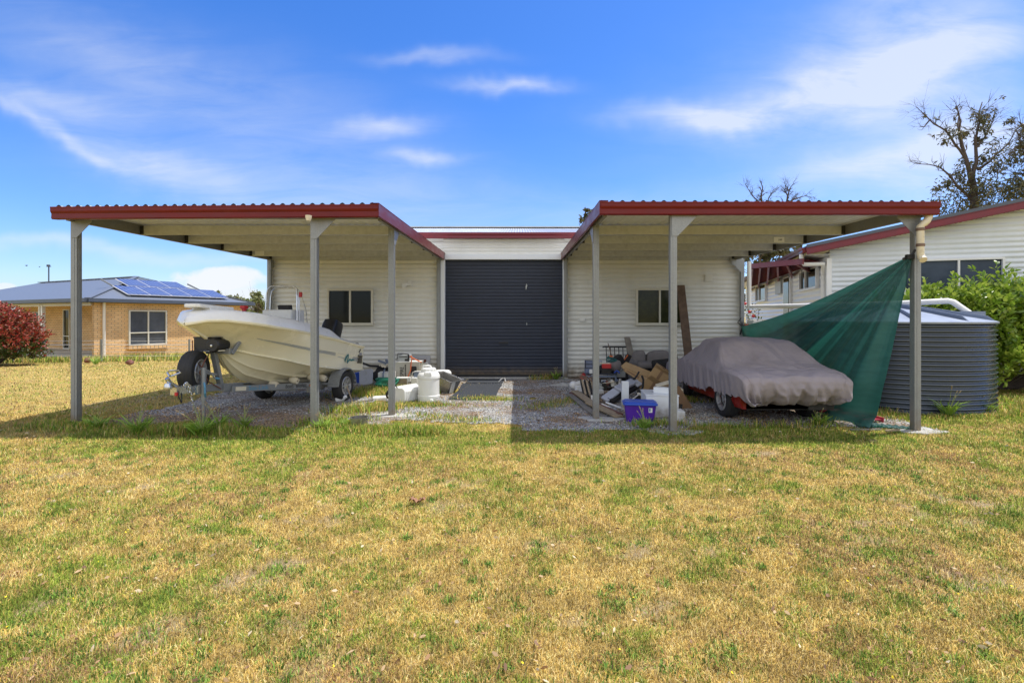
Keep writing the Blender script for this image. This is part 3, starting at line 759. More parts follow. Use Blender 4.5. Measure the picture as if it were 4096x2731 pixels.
# roller door: flat slats with a raised rib each
rd = MB(); prof = []; z = .09; pz = .0865
while z < DZ - .01:
    prof += [(0, z), (0, z + .045), (-.011, z + .056), (-.012, z + .070), (-.003, z + .080)]; z += pz
for a, b in zip(prof[:-1], prof[1:]):
    rd.add([(DX0, SY + .02 + a[0], a[1]), (DX1, SY + .02 + a[0], a[1]), (DX1, SY + .02 + b[0], b[1]), (DX0, SY + .02 + b[0], b[1])], [(0, 1, 2, 3)])
door = part('roller_door', rd, M['door'], shed)
mb = MB(); mb.box(((DX0 + DX1) / 2, SY + .0, .062), (DX1 - DX0, .05, .05)); part('bottom_rail', mb, M['black'], door)
mb = MB(); mb.box((-.41, SY - .002, .92), (.24, .03, .035)); part('handle', mb, M['black'], door, bevel=.004)
mb = MB(); mb.prism([(0, 0), (.02, .05), (.035, .12), (.01, .17), (-.012, .07)], 0, .003, frame((.17, SY - .004, 2.28), (1, 0, 0), (0, 0, 1), (0, -1, 0)))
part('paint_chip', mb, M['decal_grey'], door); mb = MB(); mb.prism([(0, 0), (.015, .04), (.0, .09), (-.01, .04)], 0, .003, frame((.19, SY - .004, 1.36), (1, 0, 0), (0, 0, 1), (0, -1, 0)))
part('paint_chip', mb, M['decal_grey'], door)
mb = MB(); mb.box(((DX0 + DX1) / 2, SY - .06, .0), (DX1 - DX0 + .25, .34, .06)); part('threshold', mb, M['concrete'], shed, bevel=.01)
rf = MB(); sl_ = .205; rlen = 4.35
d = Vector((0, 1, sl_)).normalized(); nn = Vector((0, -sl_, 1)).normalized()
corr(rf, (SX0 - .15, SY - .12, 3.74), X1, d, nn, SX1 - SX0 + .3, rlen, .076, .010, 6, 'x')
d2 = Vector((0, 1, -sl_)).normalized(); top = Vector((SX0 - .15, SY - .12, 3.74)) + d * rlen
corr(rf, top, X1, d2, Vector((0, sl_, 1)).normalized(), SX1 - SX0 + .3, rlen, .076, .010, 6, 'x')
roof = part('roof', rf, M['zinc_top'], shed, smooth=60)
mb = MB(); mb.beam(top + Vector((0, -.02, .02)), top + X1 * (SX1 - SX0 + .3) + Vector((0, -.02, .02)), .34, .03); part('ridge_cap', mb, M['zinc_top'], roof)


def gutter(mb, a, b, inward, h=.15, dp=.11):
    """quad gutter from a to b (top outer edge), profile drawn towards the roof"""
    a = Vector(a); b = Vector(b); iw = Vector(inward)
    pr = [(dp, .0), (dp, -h + .01), (.03, -h), (.012, -h + .012), (.016, -h * .52), (.004, -h * .44), (-.004, -h * .32), (-.004, -.012), (-.010, -.006), (-.006, .006), (.012, .004), (.014, -.03), (dp - .012, -.03)]
    vs = [p + iw * q[0] + Z1 * q[1] for p in (a, b) for q in pr]; n = len(pr)
    mb.add(vs, [tuple(range(n)), tuple(reversed(range(n, 2 * n)))] + [(i, i + n, (i + 1) % n + n, (i + 1) % n) for i in range(n)])
    return mb


mb = gutter(MB(), (SX0 - .15, SY - .22, 3.735), (SX1 + .15, SY - .22, 3.735), (0, 1, 0), .145); part('gutter', mb, M['darkred'], shed)
window(shed, ((806 - CX) / F * 13, SY - .05, 1.58 + (728 - 704.5) / F * 13), (858 - 753) / F * 13 * 1.0, 82 / F * 13, .075, X1, (0, -1, 0), M['alu_frame'], M['glass'])
window(shed, ((1514 - CX) / F * 13, SY - .05, 1.58 + (728 - 704) / F * 13), (1569 - 1460) / F * 13, 83 / F * 13, .075, X1, (0, -1, 0), M['alu_frame'], M['glass_green'])
mb = MB(); c = P(1627.5, 638, 12.97); mb.box(c, (.185, .03, .19))
for i in range(7): mb.box(c + Vector((0, -.018, -.075 + .025 * i)), (.16, .012, .014), Euler((R(35), 0, 0)).to_matrix())
part('wall_vent', mb, M['white_pl'], shed)
fl = MB(); c = P(936, 653, 12.96); fl.box(c + Vector((.06, 0, .03)), (.09, .05, .12)); fl.tube([c + Vector((.05, -.02, 0)), c + Vector((.0, -.08, -.02))], .02)
fl.lathe([(.02, 0), (.05, .03), (.07, .13), (.055, .128)], 14, frame(c + Vector((.02, -.07, 0)), (0, .8, .6), (0, -.6, .8), (-1, -.15, -.25)))
part('flood_lamp', fl, M['white_pl'], shed, smooth=40)
mb = MB(); c = P(1337, 735, 12.96); mb.box(c, (.13, .07, .07)); mb.box(c + Vector((-.09, .01, .0)), (.05, .03, .03)); part('outlet_box', mb, M['white_pl'], shed, bevel=.006)


# ------------------------------------------------------------------ carports
def zb(Y): return 2.965 + .016 * (Y - 7.6)


def carport(name, label, x0, x1, xr, yf0, yf1, posts, inner, side_front, bx):
    """x0/x1 edges at the front, inner = -1/+1 side with the red barge"""
    cp = thing(name, label, 'carport', ((x0 + x1) / 2, yf0, 0))
    zr = lambda Y: zb(Y) + .186
    # roof sheet
    n = int((x1 - x0) / .14 * 8); mb = MB()
    yb = 12.97
    for off, top_ in ((0, True), (-.006, False)):
        mb.grid(lambda a, b: Vector((x0 + (x1 - x0) * a + (xr * b if inner < 0 and a > .5 else 0) * 0, yf0 + .03 + (yf1 - yf0) * a * 1 + (yb - yf0 - .03 - (yf1 - yf0) * a) * b, zr(yf0 + (yb - yf0) * b) + .015 * math.sin(a * (x1 - x0) / .14 * 2 * math.pi) + off)), n, 1)
    part('roof_sheet', mb, M['zinc_under'], cp, smooth=60)
    mb = MB(); mb.grid(lambda a, b: Vector((x0 + (x1 - x0) * a, yf0 + .022 + (yf1 - yf0) * a, 3.095 if b < .5 else zr(yf0) + .003 + .0215 * math.sin(a * (x1 - x0) / .14 * 2 * math.pi))), n, 1); part('crest_shade_strip', mb, M['asph'], cp)  # added dark strip, stands for the shade under the roof sheet's crests
    # front gutter and side barge
    g = gutter(MB(), (x0, yf0 - .07, 3.112), (x1, yf1 - .07, 3.112), (0, 1, 0), .165, .12); gt = part('gutter', g, M['red'], cp)
    mb = MB(); xs_ = x1 if inner > 0 else x0; yy = yf1 if inner > 0 else yf0
    mb.beam((xs_, yy - .06, zr(7) - .098), (xs_, yb, zr(yb) - .098), .018, .165)
    mb.beam((xs_ - inner * .05, yy - .06, zr(7) - .006), (xs_ - inner * .05, yb, zr(yb) - .006), .12, .008)
    mb.beam((xs_ - inner * .014, yy - .06, zr(7) - .175), (xs_ - inner * .014, yb, zr(yb) - .175), .03, .012)
    part('barge_board', mb, M['red'], cp)
    # frame
    ys_ = [yf0 + .22, 8.5, 9.64, 10.8, 11.95, 12.9]
    xa, xb = x0 + .09, x1 - .07
    for i, Y in enumerate(ys_):
        mb = MB(); hgt = .15 if i else .10; zc = zb(Y) + .15 - hgt / 2
        mb.box(((xa + xb) / 2, Y, zc), (xb - xa - .07, .004, hgt))
        mb.box(((xa + xb) / 2, Y + .026, zc + hgt / 2 - .003), (xb - xa - .07, .05, .004)); mb.box(((xa + xb) / 2, Y + .026, zc - hgt / 2 + .003), (xb - xa - .07, .05, .004))
        mb.box(((xa + xb) / 2, Y + .05, zc - hgt / 2 + .01), (xb - xa - .07, .003, .02))
        part('purlin', mb, M['purlin'] if i else M['galv_dark'], cp)
        for xx in (xa, xb):
            mb = MB(); mb.box((xx + (.05 if xx == xa else -.05), Y - .006, zc), (.07, .007, hgt * .96)); part('cleat', mb, M['asph'], cp)
    for xx in (xa, xb):
        mb = MB(); mb.beam((xx, yf0 + .1, zb(yf0) + .084), (xx, yb, zb(yb) + .084), .05, .168); part('side_beam', mb, M['galv_dark'], cp)
    # posts
    for (X, Y, gus) in posts:
        mb = MB(); top_ = zb(Y) + (.10 if Y < 12 else .02)
        mb.box((X, Y, top_ / 2), (.09, .09, top_))
        mb.box((X, Y - .047, top_ / 2), (.03, .006, top_ - .02)); mb.box((X + .047, Y, top_ / 2), (.006, .03, top_ - .02))
        po = part('post', mb, M['galv'], cp, bevel=.008)
        if gus:
            mb = MB(); zt = zb(Y) + .02
            if gus[0] == 'x':
                s = gus[1]; q = gus[2]
                mb.prism([(s * .04, zt), (s * (.05 + q), zt), (s * (.05 + q), zt - .03), (s * .05, zt - q * 1.15), (-s * .03, zt - q * 1.15), (-s * .03, zt)], -.003, .003, frame((X, Y - .054, 0), (1, 0, 0), (0, 0, 1), (0, -1, 0)))
            else:
                q = gus[2]
                mb.prism([(.0, zt), (.05 + q, zt), (.05 + q, zt - .03), (.03, zt - q * 1.2), (-.05, zt - q * 1.2), (-.05, zt)], -.003, .003, frame((X + gus[1] * .05, Y, 0), (0, 1, 0), (0, 0, 1), (1, 0, 0)))
            part('gusset', mb, M['galv'], po)
        if Y < 9 and bx:
            mb = MB(); k = int(abs(X * 10)) % 5
            ring = [(.30 * (1 + .3 * math.sin(3 * t + k)) * math.cos(t) * 1.1 + X + .06, Y - .02 + .17 * (1 + .25 * math.cos(2 * t + k)) * math.sin(t)) for t in [i * 2 * math.pi / 22 for i in range(22)]]
            mb.prism(ring, -.05, .022); part('footing', mb, M['concrete'], cp, bevel=.012)
    return cp, gt


LP = [(-6.46, 7.30, ('x', 1, .22)), (-2.89, 7.07, ('x', 1, .26)), (-2.04, 8.0, ('y', 1, .22)), (-6.42, 12.87, ('y', 1, .22)), (-2.08, 12.88, ('y', 1, .22))]
RP = [(2.09, 6.82, ('x', 1, .26)), (1.18, 7.73, ('y', -1, .22)), (5.48, 6.93, ('x', -1, .24)), (1.19, 12.88, ('y', -1, .22)), (5.72, 12.87, ('x', -1, .3))]
cpl, gl = carport('carport', 'open carport with red gutter sheltering the cream boat', -6.55, -1.93, 0, 7.06, 6.90, LP, 1, 0, True)
cpr, g2 = carport('carport', 'open carport with red gutter sheltering the covered car', 1.08, 5.62, .2, 6.75, 6.75, RP, -1, 0, True)
mb = MB(); c = P(710, 499, 6.83); mb.lathe([(.0, -.05), (.03, -.05), (.04, -.01), (.042, .02), (.0, .02)], 14, Matrix.Translation(c + Vector((0, -.02, .0)))); part('gutter_outlet', mb, M['pvc_old'], cpl, smooth=40)
mb = MB(); mb.box((5.0, 9.637, zb(9.64) + .07), (.2, .003, .1)); lb = part('label_sheet', mb, M['white_pl'], cpr)
mb = MB(); mb.box((-6.2, 11.947, zb(11.95) + .07), (.22, .003, .1)); part('label_sheet', mb, M['white_pl'], cpl)


def text(name, body, M4, size, mt, parent=None, sx=1.0, bold=.0, label=None):
    cu = bpy.data.curves.new('t', 'FONT'); cu.body = body; cu.size = size; cu.extrude = .0008; cu.offset = bold; cu.resolution_u = 3
    to = bpy.data.objects.new('t', cu); COL.objects.link(to)
    dg = bpy.context.evaluated_depsgraph_get(); me = bpy.data.meshes.new_from_object(to.evaluated_get(dg)); bpy.data.objects.remove(to)
    b = base_of(parent)
    S = Matrix.Diagonal((sx, 1, 1, 1)); me.transform(Matrix.Translation(-b) @ M4 @ S)
    me.materials.clear(); o = link(me, name, mt, parent)
    return o


text('lettering', '249', frame((4.98, 9.634, zb(9.64) + .05), (1, 0, 0), (0, 0, 1), (0, -1, 0)), .05, M['ink'], lb)

# stained white downpipe stub at the right front corner
c = P(2128, 492, 6.8); dp = MB()
dp.tube([c + Vector((.02, -.02, .03)), c + Vector((.02, -.02, -.03)), c + Vector((-.01, -.02, -.09)), c + Vector((-.05, -.02, -.13)), P(2114, 520, 6.8), P(2114, 582, 6.8), P(2116, 590, 6.8), P(2121, 597, 6.75)], .046, 14)
dw = part('downpipe', dp, M['pvc_old'], cpr, smooth=50)
mb = MB()
for py in (527, 563):
    mb = MB(); mb.lathe([(.05, -.02), (.053, 0), (.05, .02)], 16, Matrix.Translation(P(2114, py, 6.8))); part('pipe_collar', mb, M['rust'], dw)
# ------------------------------------------------------------------ neighbour's brick house
Nn = Vector((-17.0, 20.0, -.10)); dv = Vector((.43, .903, 0)).normalized(); ev = Vector((-.903, .43, 0)).normalized()
nb = thing('brick_house', 'tan brick house with blue grey hip roof carrying solar panels beyond the lawn', 'house', Nn)
EH = 2.40


def brickwall(name, a, b, h, z0=0.0, holes=None, th=.12):
    a = Vector(a); b = Vector(b); d = (b - a); ln = d.length; d.normalize(); nrm = d.cross(Z1)
    mb = MB()
    mb.add([a + Z1 * z0, b + Z1 * z0, b + Z1 * h, a + Z1 * h, a + Z1 * z0 - nrm * th, b + Z1 * z0 - nrm * th, b + Z1 * h - nrm * th, a + Z1 * h - nrm * th],
           [(0, 1, 2, 3), (5, 4, 7, 6), (4, 0, 3, 7), (1, 5, 6, 2), (3, 2, 6, 7)])
    o = part(name, mb, M['brick'], nb); bs = base_of(nb)
    uvset(o, lambda co: ((Vector(co) + bs - a).dot(d) if abs((Vector(co) + bs - a).dot(d)) > .001 else (Vector(co) + bs - a).dot(nrm), co[2]))
    return o


brickwall('wall', Nn, Nn + dv * 6.5, EH)
brickwall('wall', Nn + dv * 1.9 + ev * 12, Nn + dv * 1.9 + ev * .12, EH)
brickwall('wall', Nn + ev * .13 + dv * 1.9, Nn + ev * .13, EH)
bw = dv.cross(Z1)                                    # outward normal of the lit wall
wc = Nn + dv * 1.95 + Z1 * 1.22 + bw * .045
wn = window(nb, wc, 1.50, 1.50, .10, dv, bw, M['alu_frame'], M['glass_blind'], trans=(.36,), sill=False)
mb = MB(); rot = frame((0, 0, 0), dv, bw, Z1).to_3x3(); mb.box(wc - Z1 * .83 + bw * .05, (1.62, .16, .12), rot)
o = part('sill', mb, M['brick'], wn); uvset(o, lambda co: (co[2] * 1.0 + co[0] * .5, co[0] * 1.2))
f2 = ev.cross(Z1) * -1
bn = Vector((-dv.x, -dv.y, 0))
window(nb, Nn + ev * 6.6 + dv * 1.86 + Z1 * 1.08, .62, 1.95, .08, -ev, bn, M['alu_frame'], M['glass'], mull=(), trans=(.33,), sill=False)
window(nb, Nn + ev * 9.9 + dv * 1.86 + Z1 * 1.35, 1.5, 1.2, .08, -ev, bn, M['alu_frame'], M['glass'], sill=False)
mb = MB(); mb.tube([Nn + dv * .32 + bw * .06 + Z1 * .0, Nn + dv * .32 + bw * .06 + Z1 * (EH - .14), Nn + dv * .32 + bw * .14 + Z1 * (EH - .03)], .05, 10)
part('downpipe', mb, M['pvc'], nb, smooth=50); mb = MB(); mb.tube([Nn + ev * 4.35 - dv * .02, Nn + ev * 4.35 - dv * .02 + Z1 * (EH - .1)], .05, 10); part('downpipe', mb, M['pvc'], nb, smooth=50)
for t in (4.1, 8.2):
    mb = MB(); mb.box(Nn + ev * t + Z1 * 1.1, (.12, .12, 2.2), rot); part('porch_post', mb, M['white_trim'], nb, bevel=.006)
mb = MB(); mb.beam(Nn + ev * .14 + Z1 * 2.24, Nn + ev * 12 + Z1 * 2.24, .08, .20); part('porch_beam', mb, M['alu_frame'], nb)
mb = MB(); mb.poly([Nn + ev * .1 + Z1 * 2.36, Nn + ev * 12 + Z1 * 2.36, Nn + ev * 12 + dv * 2 + Z1 * 2.36, Nn + ev * .1 + dv * 2 + Z1 * 2.36]); part('porch_ceiling', mb, M['white_trim'], nb)
mb = MB(); mb.box(Nn + ev * 6 + dv * .9 + Z1 * .03, (2.0, 12, .14), frame((0, 0, 0), dv, ev, Z1).to_3x3()); part('porch_slab', mb, M['concrete'], nb)
A_ = Nn - dv * .35 + bw * .32 + Z1 * EH; B_ = Nn + dv * 6.8 + bw * .32 + Z1 * EH; D_ = Nn - dv * .35 + ev * 17 + Z1 * EH; C2 = Nn + dv * 6.8 + ev * 17 + Z1 * EH
ap = Nn + dv * 3.25 + ev * 3.35 + Z1 * (EH + 1.22); ap2 = Nn + dv * 3.25 + ev * 13 + Z1 * (EH + 1.22)
mb = MB(); mb.poly([A_, B_, ap]); mb.poly([D_, A_, ap, ap2]); mb.poly([B_, C2, ap2, ap]); mb.poly([C2, D_, ap2])


def ribroof():
    m, t, b = nt('ribbed_roof'); N_ = t.nodes; L_ = t.links
    geo = N_.new('ShaderNodeNewGeometry'); vm = N_.new('ShaderNodeVectorMath'); vm.operation = 'CROSS_PRODUCT'; vm.inputs[1].default_value = (0, 0, 1); L_.new(geo.outputs['Normal'], vm.inputs[0])
    nm = N_.new('ShaderNodeVectorMath'); nm.operation = 'NORMALIZE'; L_.new(vm.outputs[0], nm.inputs[0])
    dt = N_.new('ShaderNodeVectorMath'); dt.operation = 'DOT_PRODUCT'; L_.new(nm.outputs[0], dt.inputs[0]); L_.new(geo.outputs['Position'], dt.inputs[1])
    s = N_.new('ShaderNodeMath'); s.operation = 'MULTIPLY'; s.inputs[1].default_value = 55; L_.new(dt.outputs['Value'], s.inputs[0]); s2 = N_.new('ShaderNodeMath'); s2.operation = 'SINE'; L_.new(s.outputs[0], s2.inputs[0])
    mr = N_.new('ShaderNodeMapRange'); mr.inputs[1].default_value = -1; mr.inputs[3].default_value = .82; mr.inputs[4].default_value = 1.1; L_.new(s2.outputs[0], mr.inputs[0])
    sc = N_.new('ShaderNodeVectorMath'); sc.operation = 'SCALE'; sc.inputs[0].default_value = (.17, .19, .225); L_.new(mr.outputs[0], sc.inputs['Scale']); L_.new(sc.outputs[0], b.inputs['Base Color'])
    b.inputs['Roughness'].default_value = .42
    return m


nroof = part('roof', mb, ribroof(), nb)
mb = MB()
for a, b in ((A_, ap), (B_, ap), (ap, ap2)): mb.beam(a + Z1 * .03, b + Z1 * .03, .2, .03)
part('ridge_cap', mb, M['roof_blue'], nroof)
mb = MB()
for a, b in ((A_, B_), (A_, D_)):
    d_ = (b - a).normalized(); o_ = d_.cross(Z1) * (1 if a is A_ and b is B_ else -1); mb.beam(a + o_ * .05 - Z1 * .05, b + o_ * .05 - Z1 * .05, .12, .14); mb.beam(a - o_ * .15 - Z1 * .13, b - o_ * .15 - Z1 * .13, .34, .02)
part('gutter', mb, M['gutter_blue'], nb)
# solar panels stand a little off the hip end
up = ((ap - (A_ + B_) / 2)).normalized(); pn = dv.cross(up).normalized()
if pn.z < 0: pn = -pn
e0 = (A_ + B_) / 2


def panel(s0, u0, w_, h_):
    c = e0 + dv * (s0 - 3.25 + w_ / 2) + up * (u0 + h_ / 2) + pn * .12
    rot_ = frame((0, 0, 0), dv, up, pn).to_3x3()
    mb = MB(); mb.box(c - pn * .02, (w_, h_, .035), rot_); o = part('solar_panel', mb, M['white_trim'], nb)
    mb = MB(); mb.add([c + dv * (-w_ / 2 + .016) + up * (-h_ / 2 + .018) + pn * .002, c + dv * (w_ / 2 - .016) + up * (-h_ / 2 + .018) + pn * .002, c + dv * (w_ / 2 - .016) + up * (h_ / 2 - .018) + pn * .002, c + dv * (-w_ / 2 + .016) + up * (h_ / 2 - .018) + pn * .002], [(0, 1, 2, 3)])
    g = part('cell_sheet', mb, M['cells'], o); bs = base_of(nb)
    uvset(g, lambda co: (((Vector(co) + bs - c).dot(dv)) / w_ + .5, ((Vector(co) + bs - c).dot(up)) / h_ + .5))


for i in range(5): panel(1.25 + i * .89, .42, .87, 1.28)
for i in range(3): panel(1.9 + i * .89, 1.76, .87, 1.15)
for i in range(4): mb = MB(); mb.beam(e0 + dv * (-1.9 + i * 1.25) + up * .45 + pn * .05, e0 + dv * (-1.9 + i * 1.25) + up * 2.9 + pn * .05, .05, .06); part('panel_rail', mb, M['galv_dark'], nb)
pass
am = MB(); ab = P(112, 655, 30); at = P(112, 612, 30); am.tube([ab - Z1 * 1.0, at], .035, 6); am.beam(at - X1 * .13, at + X1 * .13, .04, .04); am.box(at + Z1 * .05 - X1 * .02, (.14, .1, .12))
part('aerial_mast', am, M['gutter_blue'], nb)

# ------------------------------------------------------------------ house on the right
K = Vector((8.05, 13.0, 0)); e1 = Vector((.958, -.287, 0)); e2 = Vector((.287, .958, 0)); nf = -e2; ns = -e1
rh = thing('white_house', 'white clad gable house with maroon barge board behind the round tank', 'house', K)
BZ = .25; EZ = 3.28; SLP = .2
mb = MB(); ncol = 40; W_ = 14.0
pitch = .125; nr = int((EZ - BZ + W_ / 2 * SLP + .3) / pitch * 6)


def gab(a, b):
    s = W_ * a; top_ = EZ + SLP * min(s, W_ - s) + .08; zz = BZ + (top_ - BZ) * b
    return K + e1 * s + Z1 * zz + nf * 0


# clad with horizontal corrugations: rows at constant height, clipped by the rake
rows = int((EZ + W_ / 2 * SLP - BZ) / pitch * 6)
for i in range(rows):
    z0 = BZ + i * pitch / 6; z1 = z0 + pitch / 6
    s0 = max(0, (z1 - EZ - .05) / SLP); s1 = W_ - s0
    f_ = lambda z_: .013 * math.sin((z_ - BZ) / pitch * 2 * math.pi)
    mb.add([K + e1 * s0 + Z1 * z0 + nf * f_(z0), K + e1 * s1 + Z1 * z0 + nf * f_(z0), K + e1 * s1 + Z1 * z1 + nf * f_(z1), K + e1 * s0 + Z1 * z1 + nf * f_(z1)], [(0, 1, 2, 3)])
corr(mb, K + Z1 * BZ + e2 * 15, -e2, Z1, ns, 15, EZ - BZ, .15, .012, 6)
part('wall', mb, M['white_steel'], rh, smooth=60)
mb = MB(); mb.box(K + nf * .02 + ns * .02 + Z1 * (BZ + 1.4), (.11, .11, 2.9), frame((0, 0, 0), e1, e2, Z1).to_3x3()); part('corner_flashing', mb, M['white_trim'], rh)
mb = MB(); q = K + e1 * .1 - nf * .3
for t in (0.3, 2.6, 5, 7.5, 10, 13):
    mb = MB(); mb.box(K + e1 * t + e2 * .25 + Z1 * (BZ / 2 - .05), (.14, .14, BZ + .1)); part('stump', mb, M['asph'], rh)
mb = MB(); mb.box(K + e1 * 7 + e2 * 1.4 + Z1 * .1, (14, .1, .4), frame((0, 0, 0), e1, e2, Z1).to_3x3()); part('subfloor', mb, M['asph'], rh)
# roof
ov, of_ = .62, .35
r0 = K - e1 * ov + nf * of_ + Z1 * (EZ - ov * SLP + .25); r1 = K + e1 * 7 + nf * of_ + Z1 * (EZ + 7 * SLP + .25); r2 = K + e1 * (14 + ov) + nf * of_ + Z1 * (EZ - ov * SLP + .25)
mb = MB(); bk = e2 * 16; th = Z1 * -.03
for a, b in ((r0, r1), (r1, r2)): mb.add([a, b, b + bk, a + bk, a + th, b + th, b + bk + th, a + bk + th], [(0, 1, 2, 3), (7, 6, 5, 4), (0, 4, 5, 1), (1, 5, 6, 2), (2, 6, 7, 3), (3, 7, 4, 0)])
part('roof', mb, M['gutter_blue'], rh)
mb = MB()
for a, b in ((r0, r1), (r1, r2)):
    mb.beam(a + nf * .03 - Z1 * .13, b + nf * .03 - Z1 * .13, .025, .20, nf.cross((b - a).normalized())); mb.beam(a + nf * .05 - Z1 * .06, b + nf * .05 - Z1 * .06, .02, .03); mb.beam(a + nf * .05 - Z1 * .20, b + nf * .05 - Z1 * .20, .02, .03)
part('barge_board', mb, M['darkred'], rh)
mb = MB(); mb.beam(r0 + nf * .06 - Z1 * .015, r1 + nf * .06 - Z1 * .015, .03, .075); mb.beam(r1 + nf * .06 - Z1 * .015, r2 + nf * .06 - Z1 * .015, .03, .075); part('roof_edge', mb, M['gutter_blue'], rh)
mb = MB(); mb.add([r0 - Z1 * .22 - nf * .03 + e1 * .02, r0 - Z1 * .22 - nf * .03 + e1 * .62, r0 + bk - Z1 * .22 + e1 * .62, r0 + bk - Z1 * .22], [(0, 1, 2, 3)]); part('soffit', mb, M['white_trim'], rh)
mb = gutter(MB(), r0 - Z1 * .03 - e1 * .1, r0 + e2 * .35 - Z1 * .03 - e1 * .1, e1, .15, .12); part('gutter', mb, M['red'], rh)
mb = gutter(MB(), r0 + e2 * .36 - Z1 * .03 - e1 * .1, r0 + e2 * 16 - Z1 * .03 - e1 * .1, e1, .15, .12); part('gutter', mb, M['rust'], rh, label='rusty brown gutter')
mb = MB(); g0 = r0 - Z1 * .18 - e1 * .04 + e2 * .3
mb.tube([g0, g0 - Z1 * .2, g0 - Z1 * .27 + e1 * .06, g0 - Z1 * .27 + e1 * .5, K + ns * .07 + e2 * .28 + Z1 * 2.72, K + ns * .07 + e2 * .28 + Z1 * 2.6, K + ns * .07 + e2 * .28 + Z1 * .1], .055, 12)
part('downpipe', mb, M['pvc'], rh, smooth=50)
window(rh, K + e1 * 2.62 + nf * .05 + Z1 * 2.28, 2.05, 1.45, .09, e1, nf, M['white_frame'], M['glass_blue'], mull=(.56,))
window(rh, K + e2 * 1.85 + ns * .05 + Z1 * 2.70, 1.9, .62, .09, -e2, ns, M['white_frame'], M['glass'], mull=(.35,))
window(rh, K + e2 * 9.9 + ns * .05 + Z1 * 2.66, 2.6, .75, .09, -e2, ns, M['white_frame'], M['glass_green'], mull=(.35,))
mb = MB(); rs = frame((0, 0, 0), e2, e1, Z1).to_3x3()
mb.box(K + e2 * 4.65 + ns * .03 + Z1 * 1.9, (1.15, .08, 2.2), rs); sd = part('side_door', mb, M['white_frame'], rh)
mb = MB(); mb.box(K + e2 * 4.65 + ns * .08 + Z1 * 1.95, (.8, .02, 1.95), rs); part('pane', mb, M['glass_green'], sd)
mb = MB(); mb.box(K + e2 * 5.95 + ns * .05 + Z1 * 2.72, (1.0, .1, .55), rs); part('wall_vent', mb, M['greytub'], rh)
M['patio_red'] = mat('patio_red_steel', (.12, .012, .02), .75, var=.2, scale=4, spec=.1)
# patio roof between house and shed
pa_, pb_ = Vector((7.36, 12.98, 3.02)), Vector((7.42, 16.2, 3.22)); pd, pc = K + ns * .04 + Z1 * 2.98 + e2 * .6, K + ns * .04 + e2 * 14 + Z1 * 3.0
pt = thing('patio_roof', 'dark red patio roof attached to the side of the white house', 'patio roof', (7.8, 14, 3))
mb = MB(); mb.add([pa_ + Z1 * .06, pb_ + Z1 * .06, pc + Z1 * .1, pd + Z1 * .1], [(0, 1, 2, 3)]); part('roof_sheet', mb, M['patio_red'], pt)
mb = MB(); mb.beam(pa_, pb_, .04, .15); part('fascia', mb, M['darkred'], pt)
for i in range(6):
    t = (i + .5) / 6; mb = MB(); a = pa_.lerp(pb_, t); b = pd.lerp(pc, t); mb.beam(a - Z1 * .04, b - Z1 * .04, .05, .12); part('rafter', mb, M['darkred'], pt)
for i in range(8):
    mb = MB(); mb.box(pd.lerp(pc, i / 7.5) + ns * .03 - Z1 * .02, (.06, .06, .10)); part('bracket', mb, M['galv'], pt)

# ------------------------------------------------------------------ round water tank
TC = Vector((6.99, 9.5, 0)); TR = 1.5
tk = thing('water_tank', 'round blue grey corrugated rainwater tank with ribbed pale roof', 'water tank', TC)
prof = []; TH = 1.50; z = 0.0; npt = int(TH / .0785 * 8)
for i in range(npt + 1):
    z = TH * i / npt; prof.append((TR + .019 * math.sin(z / .0785 * 2 * math.pi), z + .0))
mb = MB(); mb.lathe(prof, 120, Matrix.Translation(TC)); part('wall', mb, M['tank'], tk, smooth=True)
mb = MB(); mb.lathe([(TR + .03, TH - .03), (TR + .035, TH), (TR - .02, TH + .02), (TR * .5, TH + .17), (.26, TH + .25), (.22, TH + .29), (0, TH + .29)], 80, Matrix.Translation(TC)); tr_ = part('roof', mb, M['tank_roof'], tk, smooth=30)
for i in range(12):
    a = R(30 * i + 8); d_ = Vector((math.cos(a), math.sin(a), 0)); s_ = Vector((-d_.y, d_.x, 0)); mb = MB()
    pr = [(.2, .24), (.2, .335), (1.40, .10), (1.49, .02), (1.49, .0)]
    mb.prism(pr, -.012, .012, frame(TC + Z1 * TH, d_, Z1, s_)); part('rib', mb, M['tank_rib'], tr_, bevel=.004)
ic = Vector((8.08, 9.02, TH)); mb = MB(); mb.lathe([(.0, .07), (.215, .07), (.22, .175), (.235, .18), (.235, .0)], 28, Matrix.Translation(ic)); part('inlet_basket', mb, M['tank_rib'], tk, smooth=40)
pp = MB(); pp.tube([Vector((5.88, 12.94, 1.84)), P(2060, 697, 9.75), P(2178, 691, 9.28), P(2190, 694, 9.22), P(2226, 719, 9.06)], .052, 14)
tpipe = solo('inlet_pipe', pp, M['pvc'], 'long white pipe from the shed corner to the round tank', 'pipe', smooth=50)
mb = MB(); mb.tube([Vector((5.90, 12.86, 3.0)), Vector((5.90, 12.86, 1.80))], .05, 12); solo('corner_downpipe', mb, M['white_pl'], 'white vertical downpipe at the right corner of the shed', 'downpipe', smooth=50)

